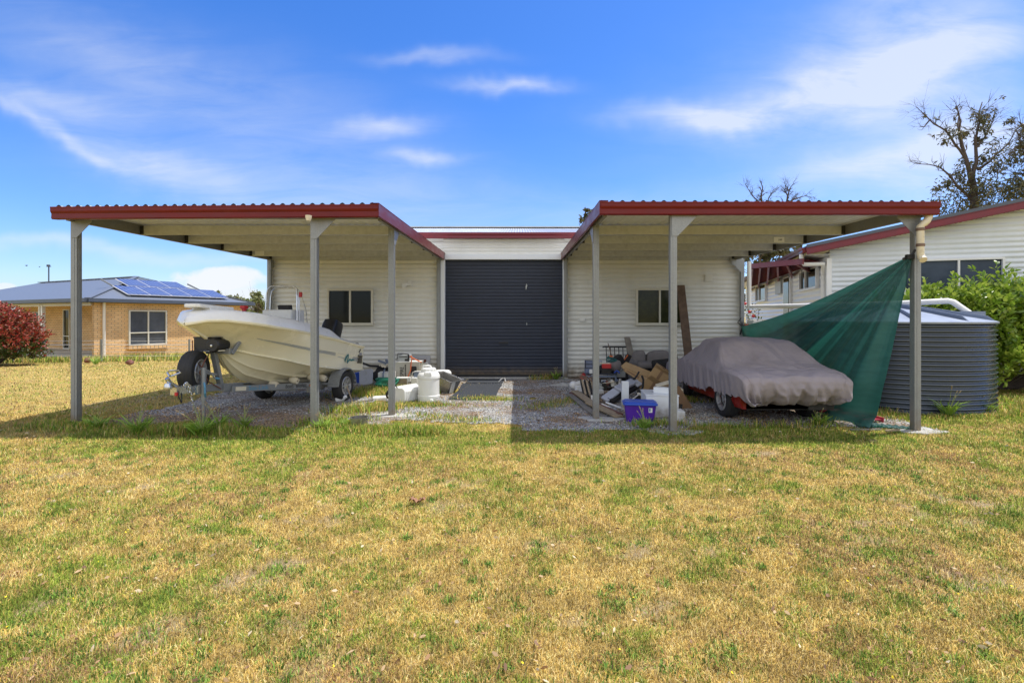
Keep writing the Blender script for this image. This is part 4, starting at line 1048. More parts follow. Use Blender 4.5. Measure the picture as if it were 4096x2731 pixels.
# ------------------------------------------------------------------ foliage
def diamonds(cen, dirs, ln, wd, fold=.25, rg=None):
    """bent leaf of 6 vertices: base, two sides, two further sides, tip"""
    n = len(cen); rg = rg or rng
    d = dirs / np.linalg.norm(dirs, axis=1, keepdims=True)
    r_ = rg.normal(size=(n, 3)); s = np.cross(d, r_); s /= np.linalg.norm(s, axis=1, keepdims=True) + 1e-9
    up_ = np.cross(s, d); flip = np.sign(up_[:, 2:3]) + 1e-3; up_ = up_ * flip
    ln = ln[:, None]; wd = wd[:, None]
    b = cen; m1 = cen + d * ln * .38; m2 = cen + d * ln * .75 - up_ * ln * fold * .35; t = cen + d * ln - up_ * ln * fold
    V = np.stack([b, m1 + s * wd / 2, m2 + s * wd * .36, t, m2 - s * wd * .36, m1 - s * wd / 2], 1).reshape(-1, 3)
    q = np.arange(n)[:, None] * 6
    return V, np.concatenate([q + np.array([0, 1, 2, 5]), q + np.array([5, 2, 3, 4])], 0)


LG = leafmat('glossy_green_leaf', [(.09, .17, .015), (.20, .32, .03), (.30, .42, .05), (.42, .50, .09), (.14, .24, .025)], .32, .32, spec=.6)
LR = leafmat('red_leaf', [(.16, .02, .014), (.38, .045, .026), (.50, .13, .085), (.11, .10, .03), (.28, .025, .02)], .4, .25)
LRG = leafmat('dark_green_leaf', [(.03, .07, .012), (.06, .11, .02), (.10, .13, .03), (.16, .05, .03)], .45, .25)
LE = leafmat('eucalypt_leaf', [(.05, .062, .026), (.085, .095, .04), (.13, .13, .055), (.17, .145, .07), (.10, .085, .045)], .5, .25)
LF = leafmat('far_leaf', [(.12, .15, .045), (.20, .23, .07), (.27, .28, .10), (.15, .16, .07)], .6, .25)


def mesh_part(name, V, Fq, mt, parent):
    b = base_of(parent); return link(nmesh(name, V - np.array(b), Fq), name, mt, parent)


def sprig_shrub(root, lobes, nshoot, mt, ln=(.09, .15), wd=.042, per=9, sl=.32, up_bias=.7, core=None, rg=None):
    """shoots start near the surface of the lobes and carry leaves along their length"""
    rg = rg or rng; C = []; D = []; L_ = []; W2 = []; stem = MB()
    vol = np.array([r_[0] * r_[1] for _, r_ in lobes]); pick = rg.choice(len(lobes), nshoot, p=vol / vol.sum())
    for k in range(nshoot):
        c, r_ = lobes[pick[k]]; v_ = rg.normal(size=3); v_ /= np.linalg.norm(v_)
        if v_[2] < -.55: v_[2] *= -1
        p0 = np.array(c) + v_ * np.array(r_) * rg.uniform(.62, 1.0); d = v_ + np.array([0, 0, up_bias]) + rg.normal(0, .35, 3); d /= np.linalg.norm(d)
        s_ = sl * rg.uniform(.6, 1.25)
        for j in range(per):
            t = j / (per - 1); p_ = p0 + d * s_ * t; a = j * 2.4 + k; o1 = np.cross(d, [.3, .2, 1]); o1 /= np.linalg.norm(o1); o2 = np.cross(d, o1)
            C.append(p_); D.append((o1 * math.cos(a) + o2 * math.sin(a)) * (1.05 - .6 * t) + d * (.45 + .7 * t) + [0, 0, .1]); L_.append(rg.uniform(*ln) * (1 - .35 * t)); W2.append(wd * rg.uniform(.75, 1.2))
    V, Fq = diamonds(np.array(C), np.array(D), np.array(L_), np.array(W2), .3, rg)
    return mesh_part('foliage', V, Fq, mt, root)


rg1 = np.random.default_rng(5)
sh = thing('green_shrub', 'large leafy green shrub growing beside the round tank under the house window', 'shrub', (10.4, 11.0, 0))
lobes = [((9.3, 11.15, 1.25), (.8, .5, .75)), ((10.1, 11.0, 1.3), (.9, .6, .8)), ((11.0, 10.7, 1.4), (.95, .6, .82)), ((11.8, 10.3, 1.4), (.9, .6, .85)), ((10.2, 10.7, 1.0), (.8, .5, .75)), ((11.3, 10.3, .95), (.9, .5, .7)), ((12.5, 10.0, 1.3), (.9, .7, .9)), ((9.75, 11.25, 1.95), (.2, .2, .3)), ((10.45, 11.05, 2.05), (.2, .2, .42)), ((8.6, 11.5, 1.35), (.5, .3, .5)), ((10.6, 10.3, .5), (1.1, .4, .45)), ((11.9, 9.9, .5), (.9, .4, .45)), ((9.2, 11.25, 1.8), (.2, .2, .25))]
sprig_shrub(sh, lobes, 1700, LG, per=11, sl=.38, ln=(.13, .21), wd=.062, rg=rg1)
mb = MB()
for i in range(16):
    x = 9.3 + i * .2; mb.tube([(10.4 + (x - 10.8) * .3, 11.0, 0), (x, 11 - (x - 9.3) * .25, .8), (x + rg1.normal(0, .2), 11 - (x - 9.3) * .25, 1.6)], [.03, .02, .008], 6)
part('stem', mb, M['bark_dark'], sh)
rb = thing('red_bush', 'dense bush with glossy red leaves at the far left by the fence', 'bush', (-17.7, 17.0, 0))
lob2 = [((-17.4, 17.0, .9), (.95, .9, .85)), ((-18.3, 17.2, 1.05), (1.1, 1.0, .85)), ((-17.0, 16.9, .65), (.7, .7, .6)), ((-19.3, 17.2, 1.0), (1.1, 1.0, .9)), ((-17.9, 17.0, 1.3), (.6, .5, .5))]
sprig_shrub(rb, lob2, 1500, LR, ln=(.08, .13), wd=.048, per=9, sl=.3, rg=rg1)
lob3 = [((-17.3, 16.9, .42), (1.0, .85, .42)), ((-18.4, 17.0, .45), (1.1, .9, .45)), ((-17.9, 16.5, .35), (1.2, .5, .35))]
sprig_shrub(rb, lob3, 1000, LRG, ln=(.08, .13), wd=.05, per=9, sl=.25, rg=rg1)
mb = MB()
for i in range(7): mb.tube([(-17.7, 17, 0), (-18.8 + i * .35, 17, .7), (-18.9 + i * .4, 17, 1.2)], [.04, .025, .01], 6)
part('stem', mb, M['bark_dark'], rb)


def limb(mb, pts, r0, r1, n=7, twigs=0, rg=None, tl=1.0, tips=None):
    """a wandering limb through the points with twigs off its outer half"""
    pts = [Vector(p_) for p_ in pts]; fine = []
    for i in range(len(pts) - 1):
        for t in (0, .5): fine.append(pts[i].lerp(pts[i + 1], t) + (Vector(rg.normal(0, .03, 3)) * (pts[i + 1] - pts[i]).length if t else Vector((0, 0, 0))))
    fine.append(pts[-1]); k = len(fine); rs = [r0 + (r1 - r0) * i / (k - 1) for i in range(k)]
    mb.tube(fine, rs, n)
    for j in range(int(twigs * 1.6)):
        i = int(rg.integers(max(1, k // 3), k)); p_ = fine[i]; d = (fine[i] - fine[i - 1]).normalized() + Vector(rg.normal(0, .75, 3)); d.z += .25; d.normalize(); l_ = tl * rg.uniform(.5, 1.3)
        q1 = p_ + d * l_ * .5 + Vector(rg.normal(0, .08 * l_, 3)); q2 = p_ + d * l_ + Vector(rg.normal(0, .16 * l_, 3)); rr = max(rs[i] * .38, .012)
        mb.tube([p_, q1, q2], [rr, rr * .7, rr * .35], 5)
        for _ in range(4):
            d2 = (q2 - q1).normalized() + Vector(rg.normal(0, .6, 3)); q3 = q1 + d2 * l_ * .5; mb.tube([q1, q3], [rr * .5, rr * .25], 4)
        if tips is not None: tips.append(q2)
    return fine


def clumps(root, specs, mt, ln, wd, rg, droop=-.5):
    C = []; D = []
    for (c, r_, n) in specs:
        n = int(n * .75)
        sub = max(1, int(n / 60)); cs = np.array(c) + rg.normal(0, .55, (sub, 3)) * r_
        w_ = rg.integers(0, sub, n); C.append(cs[w_] + rg.normal(0, .26, (n, 3)) * r_); D.append(rg.normal(0, 1, (n, 3)) + [0, 0, droop])
    C = np.concatenate(C); D = np.concatenate(D); n = len(C)
    V, Fq = diamonds(C, D, rg.uniform(.7, 1.3, n) * ln, rg.uniform(.7, 1.3, n) * wd, .2, rg)
    return mesh_part('crown', V, Fq, mt, root)


rg2 = np.random.default_rng(21)
TY = 45.0


def T(px, py, dy=0): return P(px, py, TY + dy)


tr = thing('gum_tree', 'tall half bare gum tree rising behind the white house roof', 'tree', (P(2235, 728, TY).x, TY, 0))
mb = MB(); tp_ = []
limb(mb, [(T(2236, 728).x, TY, 0), T(2237, 620), T(2236, 500), T(2237, 440), T(2228, 395)], .40, .24, 9, 0, rg2)
limb(mb, [T(2228, 398), T(2214, 350), T(2206, 310), T(2202, 270, 1)], .18, .06, 7, 5, rg2, 1.6, tp_)
limb(mb, [T(2233, 420), T(2243, 370), T(2240, 320), T(2250, 280), T(2256, 235, 1)], .18, .04, 7, 9, rg2, 1.6, tp_)
limb(mb, [T(2216, 362), T(2192, 330), T(2172, 300), T(2145, 285), T(2126, 265), T(2106, 247)], .11, .025, 6, 9, rg2, 1.3, tp_)
limb(mb, [T(2136, 275), T(2122, 292), T(2112, 290)], .07, .03, 5, 3, rg2, .8)
limb(mb, [T(2232, 460), T(2200, 430), T(2178, 400), T(2160, 385), T(2135, 378), T(2098, 347 + 28)], .12, .025, 6, 8, rg2, 1.2, tp_)
limb(mb, [T(2246, 390), T(2275, 370), T(2300, 345), T(2325, 315), T(2338, 295)], .12, .025, 6, 9, rg2, 1.4, tp_)
limb(mb, [T(2241, 340), T(2262, 315), T(2280, 280), T(2286, 255)], .10, .02, 6, 8, rg2, 1.2, tp_)
limb(mb, [T(2204, 320), T(2206, 280), T(2198, 245), T(2204, 240)], .10, .03, 6, 7, rg2, 1.0, tp_)
part('trunk', mb, M['bark_dark'], tr, smooth=60)
sp = [(T(2262, 268), 1.1, 420), (T(2248, 285), .8, 220), (T(2172, 310), .9, 260), (T(2150, 318), .6, 120), (T(2282, 350), 1.3, 420), (T(2300, 368), 1.1, 320), (T(2240, 355), .9, 220), (T(2215, 295), .7, 120), (T(2196, 400), 1.0, 260), (T(2183, 425), .7, 160),
      (T(2215, 445), 1.9, 800), (T(2255, 430), 1.7, 700), (T(2280, 460), 1.8, 700), (T(2190, 470), 1.4, 420), (T(2235, 480), 2.2, 900), (T(2300, 480), 1.6, 500), (T(2155, 418), .55, 110), (T(2180, 495), 1.4, 420), (T(2255, 320), .7, 150), (T(2275, 395), .9, 240)]
sp += [(p_, .4, 22) for p_ in tp_[1::6]]
clumps(tr, [(a_, b_, int(n_ * .78)) for a_, b_, n_ in sp], LE, .34, .10, rg2)
t2 = thing('gum_tree', 'gum tree at the right edge of the photo behind the barge board', 'tree', (P(2380, 728, 42).x, 42, 0))
mb = MB(); q = lambda px, py: P(px, py, 42.0)
limb(mb, [(q(2390, 728).x, 42, 0), q(2388, 520), q(2384, 420)], .5, .3, 8, 0, rg2); limb(mb, [q(2384, 430), q(2365, 360), q(2345, 330), q(2325, 345)], .18, .04, 6, 8, rg2, 1.3); limb(mb, [q(2384, 420), q(2372, 320), q(2350, 290), q(2340, 280)], .18, .04, 6, 8, rg2, 1.3); limb(mb, [q(2386, 440), q(2350, 400), q(2322, 395)], .14, .03, 6, 7, rg2, 1.1)
part('trunk', mb, M['bark_dark'], t2, smooth=60)
clumps(t2, [(q(2355, 425), 1.6, 700), (q(2375, 400), 1.8, 700), (q(2345, 455), 1.6, 600), (q(2385, 450), 2.2, 900), (q(2348, 340), .8, 160), (q(2372, 300), 1.3, 400), (q(2342, 268), .6, 80), (q(2330, 440), 1.0, 260)], LE, .34, .10, rg2)
# dead tree tops over the right carport
for k, (lab, base, limbs) in enumerate([('bare dead tree top, the left one above the right carport roof', (1752, 52), [[(1755, 500), (1752, 470), (1748, 452), (1752, 430), (1744, 414)], [(1752, 470), (1730, 452), (1722, 440), (1712, 424)], [(1756, 478), (1768, 450), (1782, 436)], [(1748, 470), (1728, 468), (1716, 470)]]),
                                          ('bare dead tree top, the right one above the right carport roof', (1805, 52), [[(1806, 500), (1808, 460), (1812, 440), (1822, 422)], [(1808, 466), (1830, 456), (1850, 450), (1862, 454)], [(1810, 452), (1802, 436), (1804, 424)], [(1806, 475), (1820, 462), (1826, 448)]])]):
    dt_ = thing('dead_tree', lab, 'tree', (P(base[0], 728, base[1]).x, base[1], 0), 'dead trees behind the right carport'); mb = MB()
    for j, l_ in enumerate(limbs): limb(mb, ([(P(base[0], 728, base[1]).x, base[1], 0)] if j == 0 else []) + [P(a, b, base[1]) for a, b in l_], .20 if j == 0 else .075, .02, 6, 11, rg2, .8)
    part('trunk', mb, M['bark_dark'], dt_)
    if k == 0: clumps(dt_, [(P(1775, 478, 52), .9, 260), (P(1760, 482, 52), .7, 160), (P(1795, 476, 52), .7, 160)], LE, .4, .13, rg2)


def smalltree(label, px, ptop, Y, wpx, mt, ln, n=900, group=None, bot=728):
    c = P(px, 728, Y); s_ = Y / F; zt = CAMZ + (CY - ptop) * s_; t = thing('tree', label, 'tree', (c.x, Y, 0), group)
    mb = MB(); zc = zt * .6; r_ = wpx / 2 * s_
    limb(mb, [(c.x, Y, -.3), (c.x + r_ * .1, Y, zt * .4), (c.x, Y, zt * .8)], .03 * zt, .01 * zt, 7, 6, rg2, r_)
    for i in range(5):
        a = i * 1.3; limb(mb, [(c.x, Y, zt * .35), (c.x + math.cos(a) * r_ * .5, Y + math.sin(a) * r_ * .5, zt * .6), (c.x + math.cos(a) * r_ * .8, Y + math.sin(a) * r_ * .7, zt * .78)], .014 * zt, .004 * zt, 5, 4, rg2, r_ * .5)
    part('trunk', mb, M['bark'], t)
    sp_ = []
    for i in range(12):
        a = rg2.uniform(0, 6.28); q_ = rg2.uniform(.1, .75); sp_.append(((c.x + math.cos(a) * r_ * q_, Y + math.sin(a) * r_ * q_ * .7, zt * rg2.uniform(.42, .88)), r_ * .42, n // 12))
    sp_.append(((c.x, Y, zt * .9), r_ * .3, n // 12)); clumps(t, sp_, mt, ln, ln * .55, rg2, -.1)
    return t


G2 = 'low trees far beyond the brick house'
for (lab, px, pt_, Y, wp) in [('low rounded tree left of the shed wall on the skyline', 592, 671, 62, 62), ('small round tree standing above the hip roof end', 500, 665, 70, 30), ('low tree between the round tree and the shed corner', 545, 682, 75, 60), ('dark low tree just left of the shed corner', 562, 690, 58, 56), ('low bush like tree behind the end of the hip roof', 520, 680, 80, 44)]:
    smalltree(lab, px, pt_, Y, wp, LF, .42, 1100, G2)
tq = smalltree('thin gum tree poking up behind the left edge of the right carport', 1352, 452, 50, 44, LE, .35, 620); smalltree('tuft of tree crown showing above the shed roof', 1322, 512, 55, 30, LE, .35, 500)
smalltree('tall gum tree seen through the gap behind the patio roof', 1762, 520, 38, 130, LE, .3, 2400); smalltree('second gum tree in the gap above the rusty gutter', 1830, 545, 44, 70, LE, .3, 900)
# roses by the shed corner
rs_ = thing('rose_bush', 'thin rose bush with red flowers at the shed corner', 'rose bush', (6.35, 14.0, 0)); mb = MB()
for i in range(7): mb.tube([(6.35, 14, 0), (6.2 + i * .07, 14.0, .7), (6.15 + .09 * i, 14 + rg2.normal(0, .1), 1.1 + .12 * i)], [.012, .009, .005], 5)
part('stem', mb, M['bark_dark'], rs_)
n = 300; V, Fq = diamonds(np.stack([rg2.normal(6.42, .2, n), rg2.normal(14, .15, n), rg2.uniform(.7, 1.95, n)], 1), rg2.normal(0, 1, (n, 3)), np.full(n, .06), np.full(n, .035), .2, rg2); mesh_part('foliage', V, Fq, LRG, rs_)
for (a, b, c) in ((6.3, 14, 1.95), (6.42, 13.95, 1.72), (6.55, 14, 1.6), (6.3, 13.9, 1.35), (6.45, 13.95, 1.3)):
    mb = MB(); mb.lathe([(0, -.04), (.05, -.02), (.06, .02), (.03, .045), (0, .03)], 8, Matrix.Translation((a, b, c))); part('flower', mb, M['redpl'], rs_, smooth=True)
# wire fence on the left
fe = thing('wire_fence', 'low wire fence strung across the side yard in front of the brick house', 'fence', (-14.5, 18.2, 0))
fa, fb_ = Vector((-22, 18.4, 0)), Vector((-11.85, 18.2, 0))
for zz, r_ in ((.58, .012), (.72, .006), (.46, .006), (.32, .006), (.18, .006)):
    mb = MB(); mb.tube([fa.lerp(fb_, i / 12) + Z1 * (zz - .02 * math.sin(i / 12 * math.pi * 3) ** 2) for i in range(13)], r_, 5); part('wire', mb, M['wire'], fe)
for t in (0.02, .34, .665, .985):
    mb = MB(); p_ = fa.lerp(fb_, t); mb.box(p_ + Z1 * .38, (.05, .05, .8)); part('post', mb, M['galv_dark'], fe)
for (px, py, lab) in ((61, 610, 'larger of two tiny dark birds flying above the brick house roof'), (91, 613, 'smaller of two tiny dark birds flying nearest the aerial mast')):
    c = P(px, py, 40); mb = MB(); s_ = .10 if px < 80 else .07
    mb.tube([c - X1 * s_, c - X1 * s_ * .4, c, c + X1 * s_ * .5, c + X1 * s_ * .8], [.01, s_ * .35, s_ * .45, s_ * .3, .01], 6); mb.add([c, c + Vector((-.02, 1.3 * s_, .9 * s_)), c + Vector((s_ * .5, .2 * s_, .1 * s_))], [(0, 1, 2)]); mb.add([c, c + Vector((-.02, -1.3 * s_, .9 * s_)), c + Vector((s_ * .5, -.2 * s_, .1 * s_))], [(0, 2, 1)])
    solo('bird', mb, M['black'], lab, 'bird', loc=c, group='birds in the left sky')
# ------------------------------------------------------------------ boat and trailer: local x = forwards, y = towards the camera side, z = up
BC = Vector((-4.13, 9.59, 0)); bh = Vector((-.156, -.988, 0)).normalized(); bnv = Vector((.988, -.156, 0)).normalized()
BM = frame(BC, bh, bnv, Z1)
itp = lambda xs, ys: (lambda x: float(np.interp(x, xs, ys)))
LK = [-.82, 0, .8, 1.33, 1.79, 2.02, 2.2, 2.4, 2.57, 2.7, 2.8]
zk = itp(LK, [.26, .31, .38, .46, .62, .84, 1.09, 1.25, 1.35, 1.43, 1.475])
bcx = itp([-.82, 0, 1.0, 1.5, 1.9, 2.15, 2.3, 2.8], [.79, .80, .76, .60, .34, .11, .03, .0]); zcx = itp([-.82, 0, 1.0, 1.9, 2.25, 2.4, 2.8], [.49, .58, .74, 1.0, 1.14, 1.25, 1.48])
bgx = itp([-.82, 0, .6, 1.13, 1.6, 1.85, 2.07, 2.25, 2.4, 2.55, 2.66, 2.74, 2.785, 2.8], [.83, .86, .88, .88, .85, .80, .73, .62, .49, .345, .22, .12, .045, .0]); zgx = itp([-.82, .36, 1.13, 1.9, 2.3, 2.5, 2.65, 2.8], [.98, 1.19, 1.315, 1.435, 1.51, 1.545, 1.545, 1.50])
dzx = itp([-.82, -.5, .15, .42, 1.1, 2.0, 2.4, 2.65, 2.8], [.03, .035, .06, .15, .165, .165, .14, .10, .05])
bt = thing('boat', 'cream fibreglass runabout boat with black outboard sitting on its trailer', 'boat', BC + Vector((0, 0, .3)))
Ls = np.concatenate([np.linspace(-.82, 2.0, 34), np.linspace(2.05, 2.8, 28)])


def hullsec(L, s):
    b_c, z_c, b_g, z_g, z_k = bcx(L), zcx(L), bgx(L), zgx(L), zk(L)
    b_c = min(b_c, b_g * .96)
    pts = [(0, z_k)]
    for t in (.28, .3, .33, .58, .60, .63, .93):                      # planing strakes
        lift = {.3: -.030, .33: 0, .60: -.030, .63: 0}.get(t, 0)
        pts.append((b_c * t, z_k + (z_c - z_k) * t ** 1.12 + lift * min(1, b_c * 4)))
    pts.append((b_c, z_c)); pts.append((b_c + .026 * min(1, b_c * 4), z_c + .004)); pts.append((b_c + .026 * min(1, b_c * 4), z_c + .016)); pts.append((b_c + .006, z_c + .028))
    for t in (.25, .55, .60, .63, .85, 1.0):
        fl_ = b_c + (b_g - .03 - b_c) * (t ** 1.25 if L > 1.2 else t); off = .010 if t >= .60 else 0
        pts.append((fl_ + off * min(1, b_g * 2), z_c + (z_g - .035 - z_c) * t))
    pts += [(b_g, z_g - .034), (b_g + .012, z_g - .012), (b_g, z_g + .006)]
    return [(L, s * b, z) for b, z in pts]


mb = MB(BM)
for s in (1, -1):
    secs = [hullsec(L, s) for L in Ls]; m = len(secs[0]); fs = []
    for i in range(len(Ls) - 1):
        for j in range(m - 1):
            a = i * m + j; q_ = (a, a + m, a + m + 1, a + 1); fs.append(q_ if s < 0 else tuple(reversed(q_)))
    mb.add([p_ for sec in secs for p_ in sec], fs)
se1, se2 = hullsec(-.82, 1), hullsec(-.82, -1)
mb.add(se1 + se2[::-1], [tuple(range(len(se1) * 2))])
hull = part('hull', mb, M['gelcoat'], bt, smooth=34)
# deck moulding: raised coaming, foredeck and open cockpit
mb = MB(BM)
for s in (1, -1):
    rows = []
    for L in Ls:
        b_g, z_g, dz = bgx(L), zgx(L), dzx(L); w_ = min(.24, b_g * .5) if L < 1.25 else b_g
        r_ = [(L, s * b_g, z_g + .006), (L, s * (b_g - .012), z_g + .03 * min(1, dz / .1)), (L, s * max(0, b_g - .05), z_g + dz * .82), (L, s * max(0, b_g - .085), z_g + dz)]
        if L > 1.25:
            for t in (.75, .5, .25, 0): r_.append((L, s * max(0, b_g - .085) * t, z_g + dz + .05 * (1 - t * t) * min(1, b_g * 1.5)))
        else:
            wi = max(0, b_g - .085 - .14); fl_ = max(.55, zc_ if (zc_ := zcx(L) + .12) else .6)
            r_ += [(L, s * wi, z_g + dz + .006), (L, s * (wi - .01), z_g + dz - .06), (L, s * (wi - .06), fl_)]
            r_.append((L, 0, fl_))
        rows.append(r_)
    m = len(rows[0]); fs = []
    for i in range(len(Ls) - 1):
        for j in range(m - 1):
            a = i * m + j; q_ = (a, a + m, a + m + 1, a + 1); fs.append(q_ if s < 0 else tuple(reversed(q_)))
    mb.add([p_ for r_ in rows for p_ in r_], fs)
# bulkhead under the foredeck and transom top
L0 = 1.25; mb.add([(L0, -.55, zcx(L0) + .1), (L0, .55, zcx(L0) + .1), (L0, .70, zgx(L0) + .14), (L0, 0, zgx(L0) + .19), (L0, -.70, zgx(L0) + .14)], [(0, 1, 2, 3, 4)])
mb.box((-.74, 0, .88), (.16, 1.5, .2))
part('deck', mb, M['gelwhite'], bt, smooth=35)
# anchor plank at the bow
mb = MB(BM); mb.prism([(2.22, -.20), (2.5, -.16), (2.78, -.13), (2.82, -.08), (2.82, .08), (2.78, .13), (2.5, .16), (2.22, .20)], 0, .05, Matrix.Rotation(R(-4), 4, 'Y') @ Matrix.Translation((0, 0, 1.525)))
mb.box((2.34, 0, 1.67), (.34, .3, .08))
part('anchor_plank', mb, M['gelwhite'], bt, bevel=.012)
mb = MB(BM); mb.box((1.66, .02, 1.735), (.10, .085, .055)); mb.box((1.66, .02, 1.70), (.06, .05, .06)); part('navigation_light', mb, M['redpl'], bt, bevel=.015)
# console with screen and hoop rail
mb = MB(BM); mb.box((.62, 0, 1.22), (.42, .56, .98)); mb.box((.60, .0, 1.66), (.3, .52, .1)); cs_ = part('console', mb, M['gelwhite'], bt, bevel=.03)
mb = MB(BM); mb.box((.60, .02, 1.71), (.06, .25, .17), Euler((0, R(12), 0)).to_matrix()); mb.box((.62, .02, 1.63), (.1, .06, .05)); part('screen', mb, M['black'], cs_, bevel=.008)
hp = [(.72, -.30, 1.35), (.68, -.30, 1.95), (.66, -.285, 2.08), (.66, -.22, 2.13), (.66, 0, 2.14), (.66, .22, 2.13), (.66, .285, 2.08), (.68, .30, 1.95), (.74, .34, 1.40)]
mb = MB(BM); mb.tube(hp, .014, 8); mb.tube([(x - .09, y * .94, z - .03) for x, y, z in hp], .010, 8); mb.tube([(.40, .33, 1.35), (.5, .36, 1.7), (.6, .32, 2.02)], .006, 6)
part('hoop_rail', mb, M['chrome'], bt, smooth=50)
mb = MB(BM); mb.box((.63, .335, 1.98), (.05, .05, .09)); part('hoop_lamp', mb, M['redpl'], bt, bevel=.01)
# outboard, tilted
OM = BM @ Matrix.Translation((-.92, .0, 1.12)) @ Matrix.Rotation(R(-22), 4, 'Y')
mb = MB(OM)
mb.grid(lambda a, b: Vector(((.20 * math.copysign(abs(math.cos(a * 6.2832)) ** .55, math.cos(a * 6.2832)) * (1 - .35 * max(0, b - .5) ** 2 * 1.2) - .04 * b), .165 * math.copysign(abs(math.sin(a * 6.2832)) ** .4, math.sin(a * 6.2832)) * (1 - .3 * max(0, b - .7) ** 2 * 4), -.02 + .42 * b)), 24, 8, True)
mb.add([Vector((.20 * (1 - .35 * .25 * 1.2) * math.copysign(abs(math.cos(i / 24 * 6.2832)) ** .55, math.cos(i / 24 * 6.2832)) - .04, .165 * .892 * math.copysign(abs(math.sin(i / 24 * 6.2832)) ** .4, math.sin(i / 24 * 6.2832)), .40)) for i in range(24)], [tuple(range(24))])
ob = part('outboard_motor', mb, M['black'], bt, smooth=45)
mb = MB(OM); mb.box((-.03, 0, -.14), (.22, .2, .26)); mb.box((-.05, 0, -.5), (.13, .07, .6)); mb.box((.08, 0, -.22), (.1, .22, .3)); mb.box((-.08, 0, -.62), (.3, .16, .02)); part('leg', mb, M['black'], ob, bevel=.02)
mb = MB(OM); mb.box((-.205, .0, .13), (.012, .18, .26)); part('cowl_panel', mb, M['wood_red'], ob, bevel=.01)
mb = MB(OM); mb.box((-.12, .137, .20), (.035, .006, .26), Euler((0, R(12), 0)).to_matrix()); part('decal', mb, M['decal_grey'], ob)
mb = MB(BM); mb.tube([(-.62, .72, 1.02), (-.66, .72, 1.05), (-.76, .72, 1.045), (-.79, .72, 1.0)], .012, 6); part('cleat', mb, M['chrome'], bt)
# markings on the near side: put on the topside at parameter t
def side(L, t, out=.006):
    b_c, z_c, b_g, z_g = min(bcx(L), bgx(L) * .96), zcx(L), bgx(L), zgx(L)
    fl_ = b_c + (b_g - .03 - b_c) * (t ** 1.25 if L > 1.2 else t) + (.010 if t >= .6 else 0)
    return Vector((L, fl_ + out, z_c + (z_g - .035 - z_c) * t))


def ribbon(mb, top_, bot_):
    n = len(top_); mb.add([side(*p_) for p_ in top_] + [side(*p_) for p_ in bot_], [(i, i + 1, n + i + 1, n + i) for i in range(n - 1)])


mb = MB(BM); Lr = np.linspace(2.0, .30, 26)
for k in range(4):
    ribbon(mb, [(L, .585 - k * .03 * np.interp(L, [.3, 1.5, 2.0], [1, .7, .15]), .007) for L in Lr], [(L, .585 - k * .03 * np.interp(L, [.3, 1.5, 2.0], [1, .7, .15]) - .020 * np.interp(L, [.3, 1.5, 2.0], [1, .8, .3]), .007) for L in Lr])
ribbon(mb, [(L, .585, .007) for L in np.linspace(.22, -.05, 8)], [(L, .572, .007) for L in np.linspace(.22, -.05, 8)])
ribbon(mb, [(L, .46, .007) for L in np.linspace(.22, -.03, 8)], [(L, .44, .007) for L in np.linspace(.22, -.03, 8)])
for k in range(5): ribbon(mb, [(L, .54 - k * .035, .007) for L in np.linspace(-.36, -.60, 6)], [(L, .518 - k * .035, .007) for L in np.linspace(-.36, -.60, 6)])
part('side_stripe', mb, M['decal_grey'], hull)
mb = MB(BM)
ribbon(mb, [(-.02, .36, .009), (-.07, .50, .009), (-.12, .60, .009), (-.17, .62, .009)], [(-.07, .28, .009), (-.10, .40, .009), (-.14, .50, .009), (-.19, .55, .009)])
ribbon(mb, [(-.17, .62, .010), (-.16, .50, .010), (-.13, .34, .010), (-.12, .30, .010)], [(-.20, .58, .010), (-.19, .46, .010), (-.16, .32, .010), (-.15, .24, .010)])
ribbon(mb, [(-.12, .30, .009), (-.20, .40, .009), (-.24, .46, .009), (-.30, .42, .009), (-.36, .46, .009), (-.44, .42, .009)], [(-.15, .24, .009), (-.21, .34, .009), (-.25, .38, .009), (-.30, .35, .009), (-.37, .38, .009), (-.44, .40, .009)])
part('wave_decal', mb, M['decal_teal'], hull)
mb = MB(BM)
ribbon(mb, [(-.585, .78, .008), (-.62, .82, .008), (-.655, .90, .008), (-.67, .93, .008)], [(-.59, .76, .008), (-.63, .77, .008), (-.67, .84, .008), (-.685, .90, .008)])
part('fish_emblem', mb, M['ink'], hull)
mb = MB(BM)
for i, L in enumerate(np.linspace(-.63, -.725, 7)): ribbon(mb, [(L, .745 + .02 * (i % 2), .008), (L - .012, .75 + .02 * ((i + 1) % 2), .008)], [(L, .665, .008), (L - .012, .665 + .02 * (i % 2), .008)])
part('maker_decal', mb, M['decal_blue'], hull)
p0, p1 = side(-.545, .30, .010), side(-.765, .30, .010); p2 = side(-.545, .58, .010)
dx_ = (p1 - p0).normalized(); dy_ = (p2 - p0); dy_ = (dy_ - dx_ * dy_.dot(dx_)).normalized(); M4 = BM @ frame(p0 + Vector((0, .006, .0)), dx_, dy_, dx_.cross(dy_))
text('registration_number', '58000', M4, .235, M['ink'], hull, sx=.36, bold=.004)

# trailer
tl = thing('boat_trailer', 'galvanised boat trailer with spare wheel and winch post under the cream boat', 'boat trailer', BC)


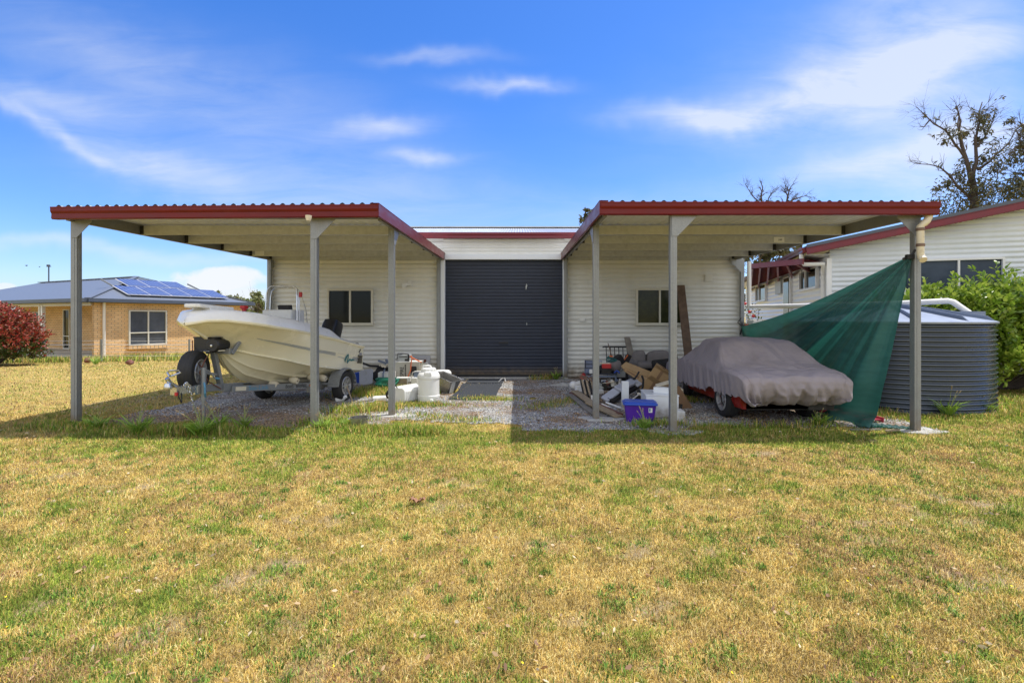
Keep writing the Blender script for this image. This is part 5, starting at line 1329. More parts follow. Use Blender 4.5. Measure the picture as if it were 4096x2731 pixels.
def wheel(parent, Mw, r, w, rim_r, name='wheel', spokes=8, rimmat=None):
    """axis = local z of Mw, outer face at +z"""
    wb = MB(Mw); wb.lathe([(rim_r * .98, -w / 2 + .01), (rim_r * 1.06, -w / 2), (r * .90, -w / 2), (r * .975, -w / 2 * .72), (r, -w / 2 * .35), (r * .992, -w * .15), (r * .992, -w * .14), (r, -w * .12), (r, w * .12), (r * .992, w * .14), (r, w / 2 * .35), (r * .975, w / 2 * .72), (r * .90, w / 2), (rim_r * 1.06, w / 2), (rim_r * .98, w / 2 - .01)], 40)
    wh = part(name, wb, M['rubber'], parent, smooth=40)
    rb_ = MB(Mw); rb_.lathe([(rim_r, w / 2 - .004), (rim_r * .93, w / 2 + .004), (rim_r * .90, w / 2 - .02), (rim_r * .86, w * .12), (rim_r * .5, w * .06)], 36)
    for i in range(spokes):
        a = 2 * math.pi * i / spokes; c_, s_ = math.cos(a), math.sin(a)
        rb_.beam((c_ * rim_r * .2, s_ * rim_r * .2, w * .30), (c_ * rim_r * .90, s_ * rim_r * .90, w * .36), rim_r * .16, .022, (0, 0, 1))
    rb_.lathe([(rim_r * .30, w * .28), (rim_r * .28, w * .36), (rim_r * .16, w * .40), (0, w * .40)], 20)
    part('rim', rb_, rimmat or M['alloy'], wh, smooth=35)
    bk_ = MB(Mw); bk_.lathe([(rim_r * .9, w * .03), (0, w * .03)], 24); part('hub', bk_, M['asph'], wh)
    return wh


AX = lambda y_, z_, L=0.0, s=1: BM @ frame(Vector((L, y_, z_)), Vector((s, 0, 0)), Vector((0, 0, 1)), Vector((0, -1 * s, 0))) if s < 0 else BM @ frame(Vector((L, y_, z_)), Vector((-1, 0, 0)), Vector((0, 0, 1)), Vector((0, 1, 0)))
wheel(tl, AX(.80, .285), .285, .165, .175); wheel(tl, AX(-.80, .285, 0, -1), .285, .165, .175)
fr = MB(BM)
RA = [Vector((1.98, .05, .485)), Vector((.55, .54, .365)), Vector((-.75, .54, .33))]
for s in (1, -1):
    q = [Vector((p_.x, p_.y * s, p_.z)) for p_ in RA]
    for a, b in zip(q[:-1], q[1:]): fr.beam(a, b, .05, .095)
fr.beam((1.7, 0, .50), (2.96, 0, .60), .075, .095); fr.beam((1.92, 0, .505), (2.12, 0, .522), .088, .110)
for L, hw in ((.9, .42), (.0, .54), (-.6, .54)): fr.beam((L, -hw, .33), (L, hw, .33), .05, .05)
fr.beam((0, -.76, .285), (0, .76, .285), .05, .05)
for s in (1, -1):
    fr.beam((.32, .54 * s, .36), (.32, .90 * s, .36), .04, .04); fr.beam((-.3, .54 * s, .345), (-.3, .90 * s, .345), .04, .04)
frm = part('frame', fr, M['galv'], tl, bevel=.004)
for s in (1, -1):
    mb = MB(BM); arc = []
    for i in range(15):
        t = R(205 - 230 * i / 14); arc.append((math.cos(t) * -.345, .285 + math.sin(t) * .335))
    arc = [(.43, .30), (.36, .31)] + [(a, b) for a, b in [(-.345 * math.cos(R(180 - 8 - 175 * i / 14)), .285 + .335 * math.sin(R(180 - 8 - 175 * i / 14))) for i in range(15)]]
    arc = [(.46, .315), (.35, .312)] + [(.345 * math.cos(R(8 + 172 * i / 14)), .285 + .335 * math.sin(R(8 + 172 * i / 14))) for i in range(15)]
    ya, yb_ = s * .69, s * .905
    mb.add([(x, ya, z) for x, z in arc] + [(x, yb_, z) for x, z in arc] + [(x * .965, yb_, .285 + (z - .285) * .93) for x, z in arc], [(i, i + 1, 17 + i + 1, 17 + i) for i in range(16)] + [(17 + i, 17 + i + 1, 34 + i + 1, 34 + i) for i in range(16)])
    mb.add([(x * .985, ya, .283 + (z - .285) * .985) for x, z in arc] + [(x * .985, yb_ - .004 * s, .283 + (z - .285) * .985) for x, z in arc], [(i + 17, i + 18, i + 1, i) for i in range(16)])
    part('mudguard', mb, M['galv'], tl, smooth=50)
# rollers
for (L, y_, z_) in ((.62, .56, .50), (.36, .60, .47), (.95, .42, .50), (1.25, .25, .46), (.62, -.56, .50), (.36, -.60, .47)):
    mb = MB(BM @ frame(Vector((L, y_, z_)), Vector((1, 0, 0)), Vector((0, .3, .95)).normalized(), Vector((0, .95, -.3)).normalized())); mb.lathe([(.015, -.07), (.05, -.07), (.062, -.03), (.062, .03), (.05, .07), (.03, .072), (.015, .06)], 18); part('roller', mb, M['pvc_old'], tl, smooth=40)
mb = MB(BM)
for L, y_, z_ in ((.62, .5, .44), (.36, .5, .41), (.95, .36, .44), (1.25, .2, .42)): mb.beam((L, y_, z_ - .07), (L, y_ + .05, z_ + .04), .02, .05)
mb.box((.5, .55, .31), (.5, .05, .1)); part('roller_bracket', mb, M['galv_dark'], tl)
# winch post and winch
mb = MB(BM); mb.beam((2.12, .0, .50), (2.30, 0, 1.14), .075, .06); mb.beam((2.24, -.14, 1.08), (2.24, .26, 1.08), .06, .08); mb.beam((2.22, .25, 1.04), (2.02, .30, 1.32), .05, .05); mb.beam((2.18, 0, .72), (2.5, -.02, .80), .04, .04)
part('winch_post', mb, M['galv'], tl, bevel=.006)
mb = MB(BM); mb.box((2.30, -.07, 1.18), (.24, .26, .20)); mb.box((2.30, -.02, 1.285), (.24, .40, .016)); mb.lathe([(0, -.12), (.10, -.12), (.105, -.05), (.105, .10), (.09, .125), (0, .125)], 20, frame(Vector((2.32, .115, 1.175)), Vector((0, 1, 0)), Vector((0, 0, 1)), Vector((1, 0, 0)))); mb.lathe([(0, -.03), (.03, -.03), (.03, .03), (0, .03)], 12, frame(Vector((2.02, .32, 1.27)), Vector((1, 0, 0)), Vector((0, 0, 1)), Vector((0, -1, 0)))); wi = part('winch', mb, M['black'], tl, bevel=.008)
mb = MB(BM); mb.lathe([(0, .127), (.02, .127), (.016, .145), (0, .147)], 10, frame(Vector((2.32, .12, 1.17)), Vector((0, 1, 0)), Vector((0, 0, 1)), Vector((1, 0, 0)))); mb.tube([(2.42, -.22, 1.09), (2.43, .1, 1.09), (2.36, .26, 1.10)], .009, 6); part('bolt', mb, M['chrome'], wi)
wheel(tl, BM @ frame(Vector((2.50, -.12, .80)), Vector((-.959, -.284, 0)), Vector((0, 0, 1)), Vector((-.284, .959, 0))), .305, .19, .18, 'spare_wheel', 6)
mb = MB(BM); mb.tube([(2.42, -.22, 1.24), (2.48, -.16, 1.0), (2.47, -.02, .86), (2.44, .05, .66), (2.2, .06, .52)], .008, 6); mb.tube([(2.38, .02, 1.05), (2.5, .06, .98), (2.58, .04, .80), (2.56, .07, .72)], .007, 6); part('cable', mb, M['wood_red'], tl)
# jockey stand, coupling, chain
mb = MB(BM); mb.tube([(2.56, .085, .04), (2.56, .085, .42)], .022, 12); mb.tube([(2.56, .085, .40), (2.56, .085, .87)], .034, 14); mb.box((2.56, .085, .02), (.14, .12, .02)); mb.tube([(2.56, .085, .83), (2.50, .12, .82), (2.42, .15, .70)], .010, 8); part('jockey_stand', mb, M['galv'], tl, smooth=50)
mb = MB(BM); mb.tube([(2.42, .15, .705), (2.36, .16, .69)], .017, 8); mb.tube([(2.58, .11, .66), (2.60, .14, .60), (2.60, .14, .52), (2.56, .11, .46)], .014, 8); part('grip', mb, M['ink_blue'], tl)
mb = MB(BM); mb.box((2.86, .0, .60), (.24, .10, .11)); mb.box((2.86, .055, .60), (.14, .006, .07)); mb.tube([(2.92, 0, .64), (3.02, 0, .70), (3.08, 0, .78)], [.03, .028, .026], 12); mb.lathe([(0, -.04), (.045, -.035), (.05, 0), (.035, .04), (0, .045)], 14, Matrix.Translation((3.06, .0, .67)))
mb.tube([(3.04, 0, .80), (3.02, -.05, .85), (3.02, -.02, .87), (2.95, .05, .87), (2.94, .07, .84), (3.04, .02, .80)], .012, 8); mb.box((2.64, .05, .57), (.10, .03, .13)); part('coupling', mb, M['chrome'], tl, smooth=40)
mb = MB(BM)
for i in range(11):
    t = i / 10; c = Vector((2.88 - .13 * t, .075, .66 + .05 * math.sin(t * 3) - .22 * t * t)); rot_ = Matrix.Rotation(R(90 * (i % 2)), 4, Vector((0, .2, 1)).normalized())
    ringp = [c + rot_.to_3x3() @ Vector((.014 * math.cos(a), 0, .024 * math.sin(a))) for a in [j * 6.2832 / 8 for j in range(9)]]; mb.tube(ringp, .005, 5, False)
part('chain', mb, M['chrome'], tl)
mb = MB(BM); mb.tube([(2.95, .05, .60), (2.97, .07, .52), (2.94, .09, .44), (2.91, .06, .50), (2.9, .05, .58)], .008, 6); part('plug_cable', mb, M['black'], tl)
mb = MB(BM); mb.box((2.985, .05, .56), (.035, .035, .05)); part('plug', mb, M['redpl'], tl, bevel=.01)
# markings on the near rail
ra, rb2 = RA[0], RA[1]; rd_ = (rb2 - ra).normalized(); on = rd_.cross(Vector((0, 0, 1))) * -1; on = Vector((0, 0, 1)).cross(rd_) * -1
on = rd_.cross(Vector((0, 0, 1)));
if on.y < 0: on = -on
on.normalize(); upv = on.cross(rd_).normalized()
if upv.z < 0: upv = -upv
RM = lambda s, z_: BM @ frame(ra + rd_ * s + on * .0275 + upv * z_, rd_, upv, on)
text('painted_name', 'Sea-Link', RM(.26, -.028), .098, M['ink_blue'], frm, sx=1.05, bold=.001)
text('maker_name', 'BoatS', RM(.92, -.028), .085, M['ink'], frm, sx=.8)
mb = MB()
for i in range(9): mb.prism([(0, 0), (.012, 0), (.012, .055), (0, .055)], 0, .0015, RM(1.13 + i * .024, -.028 + .004 * (i % 3)))
part('maker_bars', mb, M['asph'], frm)
mb = MB(); mb.prism([(0, -.03), (.17, -.03), (.17, .03), (0, .03)], 0, .004, RM(.05, 0)); part('number_plate', mb, M['pvc_old'], frm)
mb = MB(); mb.prism(rrect(.07, .04, .012), 0, .012, RM(1.44, .0)); part('reflector', mb, M['amber'], frm)

# ------------------------------------------------------------------ covered car: x left to right, rear end towards the camera
ca = thing('covered_car', 'low red car with alloy wheels mostly hidden under a taupe cover', 'car', (4.02, 8.9, 0))
LX, RX = 3.20, 4.62
mb = MB()
secy = [7.40, 7.46, 7.6, 7.9, 8.25, 9.9, 10.3, 10.6, 10.75]
def carsec(Y):
    zlo = float(np.interp(Y, [7.2, 7.4, 10.3, 10.75], [.30, .21, .19, .26])); zt = float(np.interp(Y, [7.2, 7.4, 7.8, 8.4, 9.0, 9.6, 10.6, 10.75], [.50, .68, .70, .72, .72, .68, .55, .42]))
    tp = float(np.interp(Y, [7.2, 7.5, 10.3, 10.75], [.07, 0, 0, .12])); a, b = LX + .05 + tp, RX - .05 - tp
    return [(a + .04, Y, zlo), (a - .01, Y, zlo + .1), (a - .015, Y, zlo + .22), (a + .02, Y, zt - .04), (a + .10, Y, zt), (b - .10, Y, zt), (b - .02, Y, zt - .04), (b + .015, Y, zlo + .22), (b + .01, Y, zlo + .1), (b - .04, Y, zlo)]
sc_ = [carsec(y) for y in secy]; m = 10
mb.add([p_ for s_ in sc_ for p_ in s_], [(i * m + j, i * m + (j + 1) % m, (i + 1) * m + (j + 1) % m, (i + 1) * m + j) for i in range(len(secy) - 1) for j in range(m)] + [tuple(reversed(range(m))), tuple(range((len(secy) - 1) * m, len(secy) * m))])
mb.grid(lambda a, b: Vector((LX + .22 + (RX - LX - .44) * a + .0, [8.15, 8.5, 9.1, 9.75][int(round(b * 3))], [.70, 1.10, 1.12, .70][int(round(b * 3))])), 1, 3)
body = part('body', mb, M['carred'], ca, smooth=35, bevel=.02)
mb = MB(); mb.mm((LX + .12, 7.28, .33), (RX - .12, 7.38, .42)); part('bumper', mb, M['asph'], ca, bevel=.02)
mb = MB(); mb.box((4.3, 7.24, .29), (.25, .03, .1)); mb.box((4.0, 9, .26), (1.3, 3.2, .1)); part('underside', mb, M['asph'], ca)
for (x, y) in ((LX, 7.93), (LX, 9.95)):
    Mw = frame(Vector((x + .085, y, .29)), Vector((0, -1, 0)), Vector((0, 0, 1)), Vector((-1, 0, 0)))
    wheel(ca, Mw, .29, .19, .185, spokes=5)
    mb = MB(); mb.lathe([(.335, -.1), (.335, .075)], 28, frame(Vector((x + .085, y, .30)), Vector((0, -1, 0)), Vector((0, 0, 1)), Vector((-1, 0, 0))), R(10), R(170)); part('wheel_arch', mb, M['asph'], body)
for (x, y) in ((RX, 7.93), (RX, 9.95)):
    Mw = frame(Vector((x - .085, y, .29)), Vector((0, 1, 0)), Vector((0, 0, 1)), Vector((1, 0, 0))); wheel(ca, Mw, .29, .19, .185, spokes=5)
# cover
CYs = [7.21, 7.11, 7.03, 6.99, 6.99, 7.03, 7.13, 7.33, 7.6, 7.78, 7.95, 8.12, 8.25, 8.36, 8.5, 8.7, 8.9, 9.08, 9.3, 9.55, 9.9, 10.3, 10.6, 10.78, 10.86, 10.87]
CT = [.335, .39, .48, .58, .67, .735, .78, .81, .83, .87, .98, 1.11, 1.20, 1.235, 1.25, 1.25, 1.235, 1.18, 1.02, .87, .79, .73, .66, .56, .42, .33]
CHh = [.285, .285, .285, .285, .29, .31, .40, .44, .425, .40, .42, .43, .40, .375, .36, .345, .34, .34, .345, .345, .34, .33, .32, .31, .31, .31]
CW = [.56, .65, .715, .75, .775, .80, .83, .85, .85, .85, .85, .85, .85, .85, .85, .85, .85, .85, .85, .85, .85, .85, .82, .78, .74, .72]
fY, fT, fH, fW = [lambda v_, a=a: np.interp(v_, np.linspace(0, 1, len(CYs)), a) for a in (CYs, CT, CHh, CW)]
cm = (LX + RX) / 2
nu, nv = 170, 240
U, Vv = np.meshgrid(np.linspace(0, 1, nu + 1), np.linspace(0, 1, nv + 1))
Yc = fY(Vv); T_ = fT(Vv); H_ = fH(Vv); W_2 = fW(Vv)
s_ = (U - .5) * 2; a_ = np.abs(s_)
gh = np.clip((T_ - .84) / .41, 0, 1)                     # cabin height drives the inset of the roof
roofw = W_2 - .06 - .17 * gh; beltz = np.minimum(T_ - .02, .80 + .02 * gh)
# arclength-like split: 0-.45 top, .45-.72 shoulder to belt, .72-1 skirt
x_ = np.where(a_ < .45, roofw * a_ / .45, np.where(a_ < .68, roofw + (W_2 - roofw) * (a_ - .45) / .23, W_2 + .0 * a_))
sk_ = np.clip((a_ - .68) / .32, 0, 1)
crown = .035 * (1 - np.clip(a_ / .45, 0, 1) ** 2.4)
z_ = np.where(a_ < .45, T_ - .035 * gh - .02 + crown, np.where(a_ < .68, (T_ - .035 * gh - .02) + (beltz - .03 - (T_ - .035 * gh - .02)) * (a_ - .45) / .23, (beltz - .03) + (H_ - (beltz - .03)) * sk_))
x_ = x_ - sk_ ** 2 * (.03 + .13 * np.clip(1 - Vv / .3, 0, 1)); x_ = x_ * .97
# smooth the shoulders a little by blurring along the profile
for _ in range(5):
    for A in (x_, z_): A[:, 1:-1] = .25 * A[:, :-2] + .5 * A[:, 1:-1] + .25 * A[:, 2:]
for _ in range(3):
    for A in (x_, z_, Yc): A[1:-1] = .25 * A[:-2] + .5 * A[1:-1] + .25 * A[2:]
Xc = cm + np.sign(s_) * x_
# folds
per = Yc * 1.0; edge = sk_
fold = np.sin(Yc * 19 + 2.5 * fbm(Yc * 2, U * 3, 5, 3)) * .5 + np.sin(Yc * 41 + 5 * fbm(Yc * 3, U * 2, 8, 3)) * .35
Xc += np.sign(s_) * edge * (.036 * fold) + np.sign(s_) * .012 * (fbm(Yc * 5, U * 9, 12, 3) - .5) * np.clip(a_ * 2 - .5, 0, 1)
endm = np.clip(1 - Vv / .24, 0, 1); low = np.clip((.82 - z_) / .5, 0, 1) * endm
ef = fbm(Xc * 5.5 + 3 * z_, z_ * 1.6, 31, 3) - .5; ef2 = np.abs(np.sin(Xc * 17 + z_ * 3 + 4 * fbm(Xc * 2, z_ * 2, 34, 2))) - .5
ef3 = 1 - np.abs(2 * fbm(Xc * 3.2 + z_ * 1.5, z_ * 1.1 - Xc * .6, 36, 3) - 1); Yc += -(ef * .26 + ef2 * .085 + np.clip(ef3 - .8, 0, 1) * .8 - .06) * low; z_ += endm * np.clip((.5 - z_) / .2, 0, 1) * .07 * (fbm(Xc * 6, z_ * 0, 37, 3) - .5)
z_ += (fbm(Xc * 2.2, Yc * 2.2, 41, 4) - .5) * .04 * (1 - edge) - .030 * sstep(.82, .97, 1 - np.abs(2 * fbm(Xc * 1.7 + .8 * Yc, Yc * .9, 42, 3) - 1)) * (1 - edge)
drape = np.exp(-((Yc - 8.0) / .33) ** 2); z_ += drape * .034 * np.sin(s_ * 13 + 2.4 * (Yc - 8) * np.sign(s_) + 2 * fbm(U * 4, Yc * 3, 9, 2)) * np.clip(1 - edge, 0, 1)
z_ += drape * (-.03) * np.exp(-((s_ + .30) / .10) ** 2)
Xc += np.sign(s_) * -.025 * np.exp(-((a_ - .60) / .08) ** 2) * gh
z_ += sk_ ** 2 * np.clip(1 - Vv / .27, 0, 1) ** .7 * (.16 * np.clip((s_ - .2) / .8, 0, 1) + .08 * np.clip((-s_ - .5) / .5, 0, 1)); hemn = np.clip((edge - .75) / .25, 0, 1); z_ += hemn * (.05 * (fbm(Yc * 4, s_ * 2, 45, 3) - .5) + .018 * np.sin(Yc * 37))
V = np.stack([Xc, Yc, z_], 2).reshape(-1, 3); nx = nu + 1
ii, jj = np.meshgrid(np.arange(nu), np.arange(nv)); k0 = (jj * nx + ii).ravel()
cme = nmesh('car_cover', V - np.array([4.02, 8.9, 0]), np.stack([k0, k0 + 1, k0 + nx + 1, k0 + nx], 1))
cv = tag(link(cme, 'car_cover', M['cover'], None, (4.02, 8.9, 0), smooth=True), 'wrinkled taupe canvas car cover draped over the low red car', 'car cover')

for ui in (int(nu * .285), int(nu * .715)):                     # stitched seams along the roof edge
    mb = MB(); mb.tube([Vector((Xc[k, ui], Yc[k, ui], z_[k, ui])) for k in range(14, nv - 10, 2)], .0065, 5); part('seam', mb, M['cover'], cv)
for vk in (int(nv * .30), int(nv * .62)):
    mb = MB(); mb.tube([Vector((Xc[vk, k], Yc[vk, k], z_[vk, k])) for k in range(12, nu - 12, 2)], .006, 5); part('seam', mb, M['cover'], cv)
for vk, ui in ((int(nv * .36), 0), (int(nv * .72), 0)):
    q = Vector((Xc[vk, ui], Yc[vk, ui], z_[vk, ui])); mb = MB(); mb.tube([q + Vector((-.01, 0, .06)), q + Vector((-.02, 0, 0)), q + Vector((.0, .02, -.10)), q + Vector((.03, .02, -.16))], .009, 5); part('tie_strap', mb, M['black'], cv)

# ------------------------------------------------------------------ green shade cloth, tied at two posts and trailing on the ground
B0 = Vector((5.42, 6.90, 2.44)); A0 = Vector((5.70, 12.80, 1.34))
bound = [Vector((4.96, 7.05, .02)), Vector((4.84, 7.35, .01)), Vector((4.76, 7.75, .015)), Vector((4.98, 8.4, .03)), Vector((5.12, 9.5, .05)), Vector((5.25, 11, .10)), Vector((5.45, 12.3, .28)), Vector((5.64, 12.75, .9)), A0]
cum_ = [0]
for a, b in zip(bound[:-1], bound[1:]): cum_.append(cum_[-1] + (b - a).length)
cum_ = np.array(cum_) / cum_[-1]; bb = np.array([tuple(q) for q in bound])
nu, nv = 220, 90
ph, rr_ = np.meshgrid(np.linspace(0, 1, nu + 1), np.linspace(0, 1, nv + 1))
phw = ph ** 1.15
Q = np.stack([np.interp(phw, cum_, bb[:, k]) for k in range(3)], 2)
S = np.array(B0)[None, None] * (1 - rr_[..., None]) + Q * rr_[..., None]
bell = rr_ * (1 - rr_ * .35)
pl = np.sin(ph * 34 + 2 * np.sin(ph * 9)) * .55 + np.sin(ph * 71 + 3) * .25 + np.sin(ph * 15 + 1) * .6
S[..., 0] += (.115 * pl * bell - .10 * np.sin(np.pi * rr_) * (ph < 2) * np.clip(ph * 1.4, 0, 1)) + .02 * (fbm(ph * 40, rr_ * 6, 3, 3) - .5)
S[..., 1] += .03 * pl * bell * (1 - ph)
sag = np.sin(np.pi * rr_) * np.clip((ph - .55) / .45, 0, 1) ** 1.5; S[..., 2] -= .16 * sag
S[..., 2] += np.clip((.10 - ph) / .10, 0, 1) * .0
foot = np.clip((rr_ - .93) / .07, 0, 1) * np.clip((.5 - ph) / .2, 0, 1); S[..., 0] -= foot * (.10 + .08 * np.sin(ph * 60)); S[..., 2] = np.maximum(S[..., 2], .012 + .02 * (np.sin(ph * 90) + 1) * foot)
S[..., 1] -= foot * .06 * (1 + np.sin(ph * 47))
nx = nu + 1; ii, jj = np.meshgrid(np.arange(nu), np.arange(nv)); k0 = (jj * nx + ii).ravel(); O_ = np.array([5.2, 9.5, 0])
tm = nmesh('shade_cloth', S.reshape(-1, 3) - O_, np.stack([k0, k0 + 1, k0 + nx + 1, k0 + nx], 1))
tc = tag(link(tm, 'shade_cloth', M['tarp'], None, tuple(O_), smooth=True), 'green shade cloth stretched from the front carport post down to the shed corner', 'shade cloth')
mb = MB(); mb.tube([B0 + Vector((-.10, .05, -.06)), B0, Vector((5.44, 6.89, 2.50)), Vector((5.54, 6.92, 2.46)), Vector((5.50, 6.99, 2.52))], .018, 8); mb.box(B0 + Vector((-.04, 0, -.03)), (.10, .05, .06)); part('tie', mb, M['black'], tc)
mb = MB(); mb.tube([A0 + Vector((-.1, -.1, -.2)), A0, A0 + Vector((0, .05, .15)), A0 + Vector((.08, .05, .05)), A0 + Vector((-.02, 0, -.02))], .02, 7); mb.tube([A0, A0 + Vector((-.12, .0, .10)), A0 + Vector((-.03, 0, .22))], .012, 6); part('tie', mb, M['black'], tc)
# loose tail of the cloth lying by the post
mb = MB(); ns_ = 46
def tail(a, b):
    x = 4.93 + .62 * a; y = 6.98 + .10 * b + .05 * math.sin(a * 5); w_ = (1 - .75 * a)
    return Vector((x, y + .16 * w_ * b, .016 + .05 * w_ * (.5 + .5 * math.sin(b * 14 + a * 9)) * (1 - .6 * a) + .02 * math.sin(a * 31 + b * 5) ** 2))
mb.grid(tail, ns_, 22); part('loose_tail', mb, M['tarp'], tc, smooth=True)
# ------------------------------------------------------------------ things standing about under the left carport
def rz(a): return Matrix.Rotation(R(a), 4, 'Z')


def at(x, y, z=0, a=0): return Matrix.Translation((x, y, z)) @ rz(a)


# white drum
c = Vector((-1.68, 9.28, 0)); dr = thing('plastic_drum', 'tall white plastic drum with moulded lid standing beside the ribbed white unit', 'drum', c)
mb = MB(at(*c)); mb.lathe([(0, .0), (.16, .0), (.185, .02), (.197, .05), (.197, .10), (.203, .105), (.203, .14), (.195, .15), (.195, .44), (.206, .455), (.206, .50), (.196, .52), (.175, .555), (.14, .575), (.14, .60), (.10, .60), (.10, .585), (0, .585)], 40); part('barrel', mb, M['white_pl'], dr, smooth=35)
mb = MB(at(*c)); mb.lathe([(0, .64), (.115, .64), (.13, .625), (.13, .595), (.11, .59)], 28)
for i in range(14): mb.box((.13 * math.cos(i * .449), .13 * math.sin(i * .449), .612), (.015, .015, .03))
lid = part('lid', mb, M['white_pl'], dr, smooth=35)
mb = MB(at(*c)); mb.tube([(-.11, -.02, .63), (-.10, -.02, .675), (-.02, -.02, .685), (.04, -.02, .675), (.05, -.02, .635)], .016, 8); part('handle', mb, M['white_pl'], dr, smooth=50)
mb = MB(at(*c)); mb.box((.02, -.17, .545), (.13, .08, .08)); mb.lathe([(0, -.02), (.035, -.02), (.035, .02), (0, .02)], 14, frame((.09, -.2, .06), (1, 0, 0), (0, 0, 1), (0, -1, 0))); mb.box((-.195, -.03, .40), (.05, .09, .12)); part('grip', mb, M['white_pl'], dr, bevel=.02)

# ribbed white unit lying on its back
a = Vector((-2.25, 9.17, 0)); ax = Vector((.52, .85, 0)).normalized(); sx_ = Vector((ax.y, -ax.x, 0)); Mu = frame(a, sx_, Z1, -ax)
un = thing('air_unit', 'ribbed white plastic unit with rounded end lying on the gravel left of the drum', 'air conditioner', a)
pr = [(x, y + .145) for x, y in rrect(.40, .285, .07)]
mb = MB(Mu); mb.prism(pr, -.86, 0); part('case', mb, M['white_pl'], un, bevel=.012, smooth=40)
mb = MB(Mu)
for i in range(9): mb.box((.203, .06 + .02 * i, -.42), (.008, .009, .74))
part('louvre', mb, M['white_trim'], un)
mb = MB(Mu); mb.tube([(-.12, .27, .02), (-.17, .36, .06), (-.02, .37, .05), (.02, .285, .0)], .010, 7); mb.lathe([(.06, 0), (.085, .03), (.085, -.03)], 18, frame((-.215, .14, -.05), (0, 1, 0), (0, 0, 1), (-1, 0, 0))); part('fan_bracket', mb, M['black'], un)
mb = MB(at(-2.62, 9.55, 0, 20)); mb.box((0, 0, .035), (.34, .22, .05)); mb.box((0, .0, .065), (.30, .18, .012)); solo('white_tray', mb, M['white_pl'], 'flat white plastic tray on the gravel left of the ribbed unit', 'tray', bevel=.012)
# second unit behind the drum
c = Vector((-1.74, 11.1, 0)); u2 = thing('air_unit', 'white vented plastic housing standing behind the drum and the steel sink', 'air conditioner', c)
mb = MB(at(c.x, c.y, 0, -8)); mb.prism([(x, y + .20) for x, y in rrect(.40, .40, .09)], -.16, .16, frame((0, 0, .0), (1, 0, 0), (0, 0, 1), (0, -1, 0))); part('case', mb, M['white_pl'], u2, bevel=.01, smooth=40)
mb = MB(at(c.x, c.y, 0, -8))
for i in range(15): mb.box((-.15 + .021 * i, -.165, .34), (.009, .008, .02)); mb.box((-.15 + .021 * i, -.165, .30), (.009, .008, .02))
part('vent_slot', mb, M['greytub'], u2)
mb = MB(at(c.x, c.y, 0, -8)); mb.box((.185, -.02, .12), (.012, .14, .2)); part('end_panel', mb, M['card'], u2)
# steel sink
c = Vector((-1.60, 10.55, 0)); Ms = at(c.x, c.y, .0, -28) @ Matrix.Rotation(R(16), 4, 'Y')
sk2 = thing('steel_sink', 'stained stainless steel laundry trough lying beside the rubber mat', 'sink', c)
mb = MB(Ms)
def tubsh(d): return [(-.24 + d, -.19 + d), (.24 - d, -.19 + d), (.24 - d, .19 - d), (-.24 + d, .19 - d)]
for (d0, z0, d1, z1) in ((.0, .34, .05, .04), (.05, .04, .06, .03)):
    p_, q_ = tubsh(d0), tubsh(d1); mb.add([(x, y, z0) for x, y in p_] + [(x, y, z1) for x, y in q_], [(i, (i + 1) % 4, 4 + (i + 1) % 4, 4 + i) for i in range(4)])
mb.add([(x, y, .03) for x, y in tubsh(.06)], [(0, 1, 2, 3)])
p_, q_ = tubsh(-.035), tubsh(0); mb.add([(x, y, .345) for x, y in p_] + [(x, y, .34) for x, y in q_], [(i, (i + 1) % 4, 4 + (i + 1) % 4, 4 + i) for i in range(4)])
part('bowl', mb, M['steel'], sk2)
mb = MB(Ms); q_ = [(x, y, .345) for x, y in tubsh(-.035)]; mb.tube(q_ + [q_[0]], .010, 6); part('rim', mb, M['chrome'], sk2)
mb = MB(Ms); mb.box((.23, -.06, .17), (.02, .12, .3)); part('side_panel', mb, M['white_pl'], sk2)
# rubber mats
mb = MB(); mb.prism([(-1.36, 9.52), (-.92, 9.45), (-.47, 9.50), (-.45, 10.7), (-.40, 11.6), (-.43, 11.72), (-1.34, 11.75), (-1.30, 10.6)], .012, .028)
mb.prism([(-1.30, 10.6), (-1.27, 10.58), (-1.22, 11.66), (-.60, 11.64), (-.6, 11.66), (-1.25, 11.69)], .028, .032)
m1 = solo('rubber_mat', mb, M['mat'], 'worn dark rubber mat lying on the ground before the roller door', 'mat', bevel=.004)
mb = MB(); mb.prism([(-1.28, 11.85), (-.40, 11.83), (-.38, 12.55), (-1.25, 12.6)], .012, .03); solo('rubber_mat', mb, M['mat'], 'dark mat strip closest to the foot of the roller door', 'mat', bevel=.004)
mb = MB(); mb.tube([(-.5, 12.0, .03), (-.42, 12.05, .10), (-.36, 12.1, .11), (-.33, 12.0, .03)], .012, 7); solo('black_hose', mb, M['wire'], 'short bent pale hose end at the corner of the door mat', 'hose')
# metal pot
c = Vector((-2.27, 7.1, 0)); pt_ = thing('metal_pot', 'open grey metal pot with side handles sitting in the grass by the slim post', 'pot', c)
mb = MB(at(*c)); mb.lathe([(0, .01), (.108, .01), (.116, .03), (.118, .155), (.128, .16), (.128, .165), (.114, .165), (.110, .03), (0, .022)], 36); part('pan', mb, M['steel'], pt_, smooth=40)
mb = MB(at(*c)); mb.tube([(.118, -.03, .135), (.16, -.03, .145), (.16, .03, .145), (.118, .03, .135)], .007, 6); mb.tube([(-.118, -.03, .135), (-.15, -.03, .145), (-.15, .03, .145), (-.118, .03, .135)], .007, 6); mb.box((.06, -.105, .09), (.008, .006, .12)); part('handle', mb, M['chrome'], pt_)
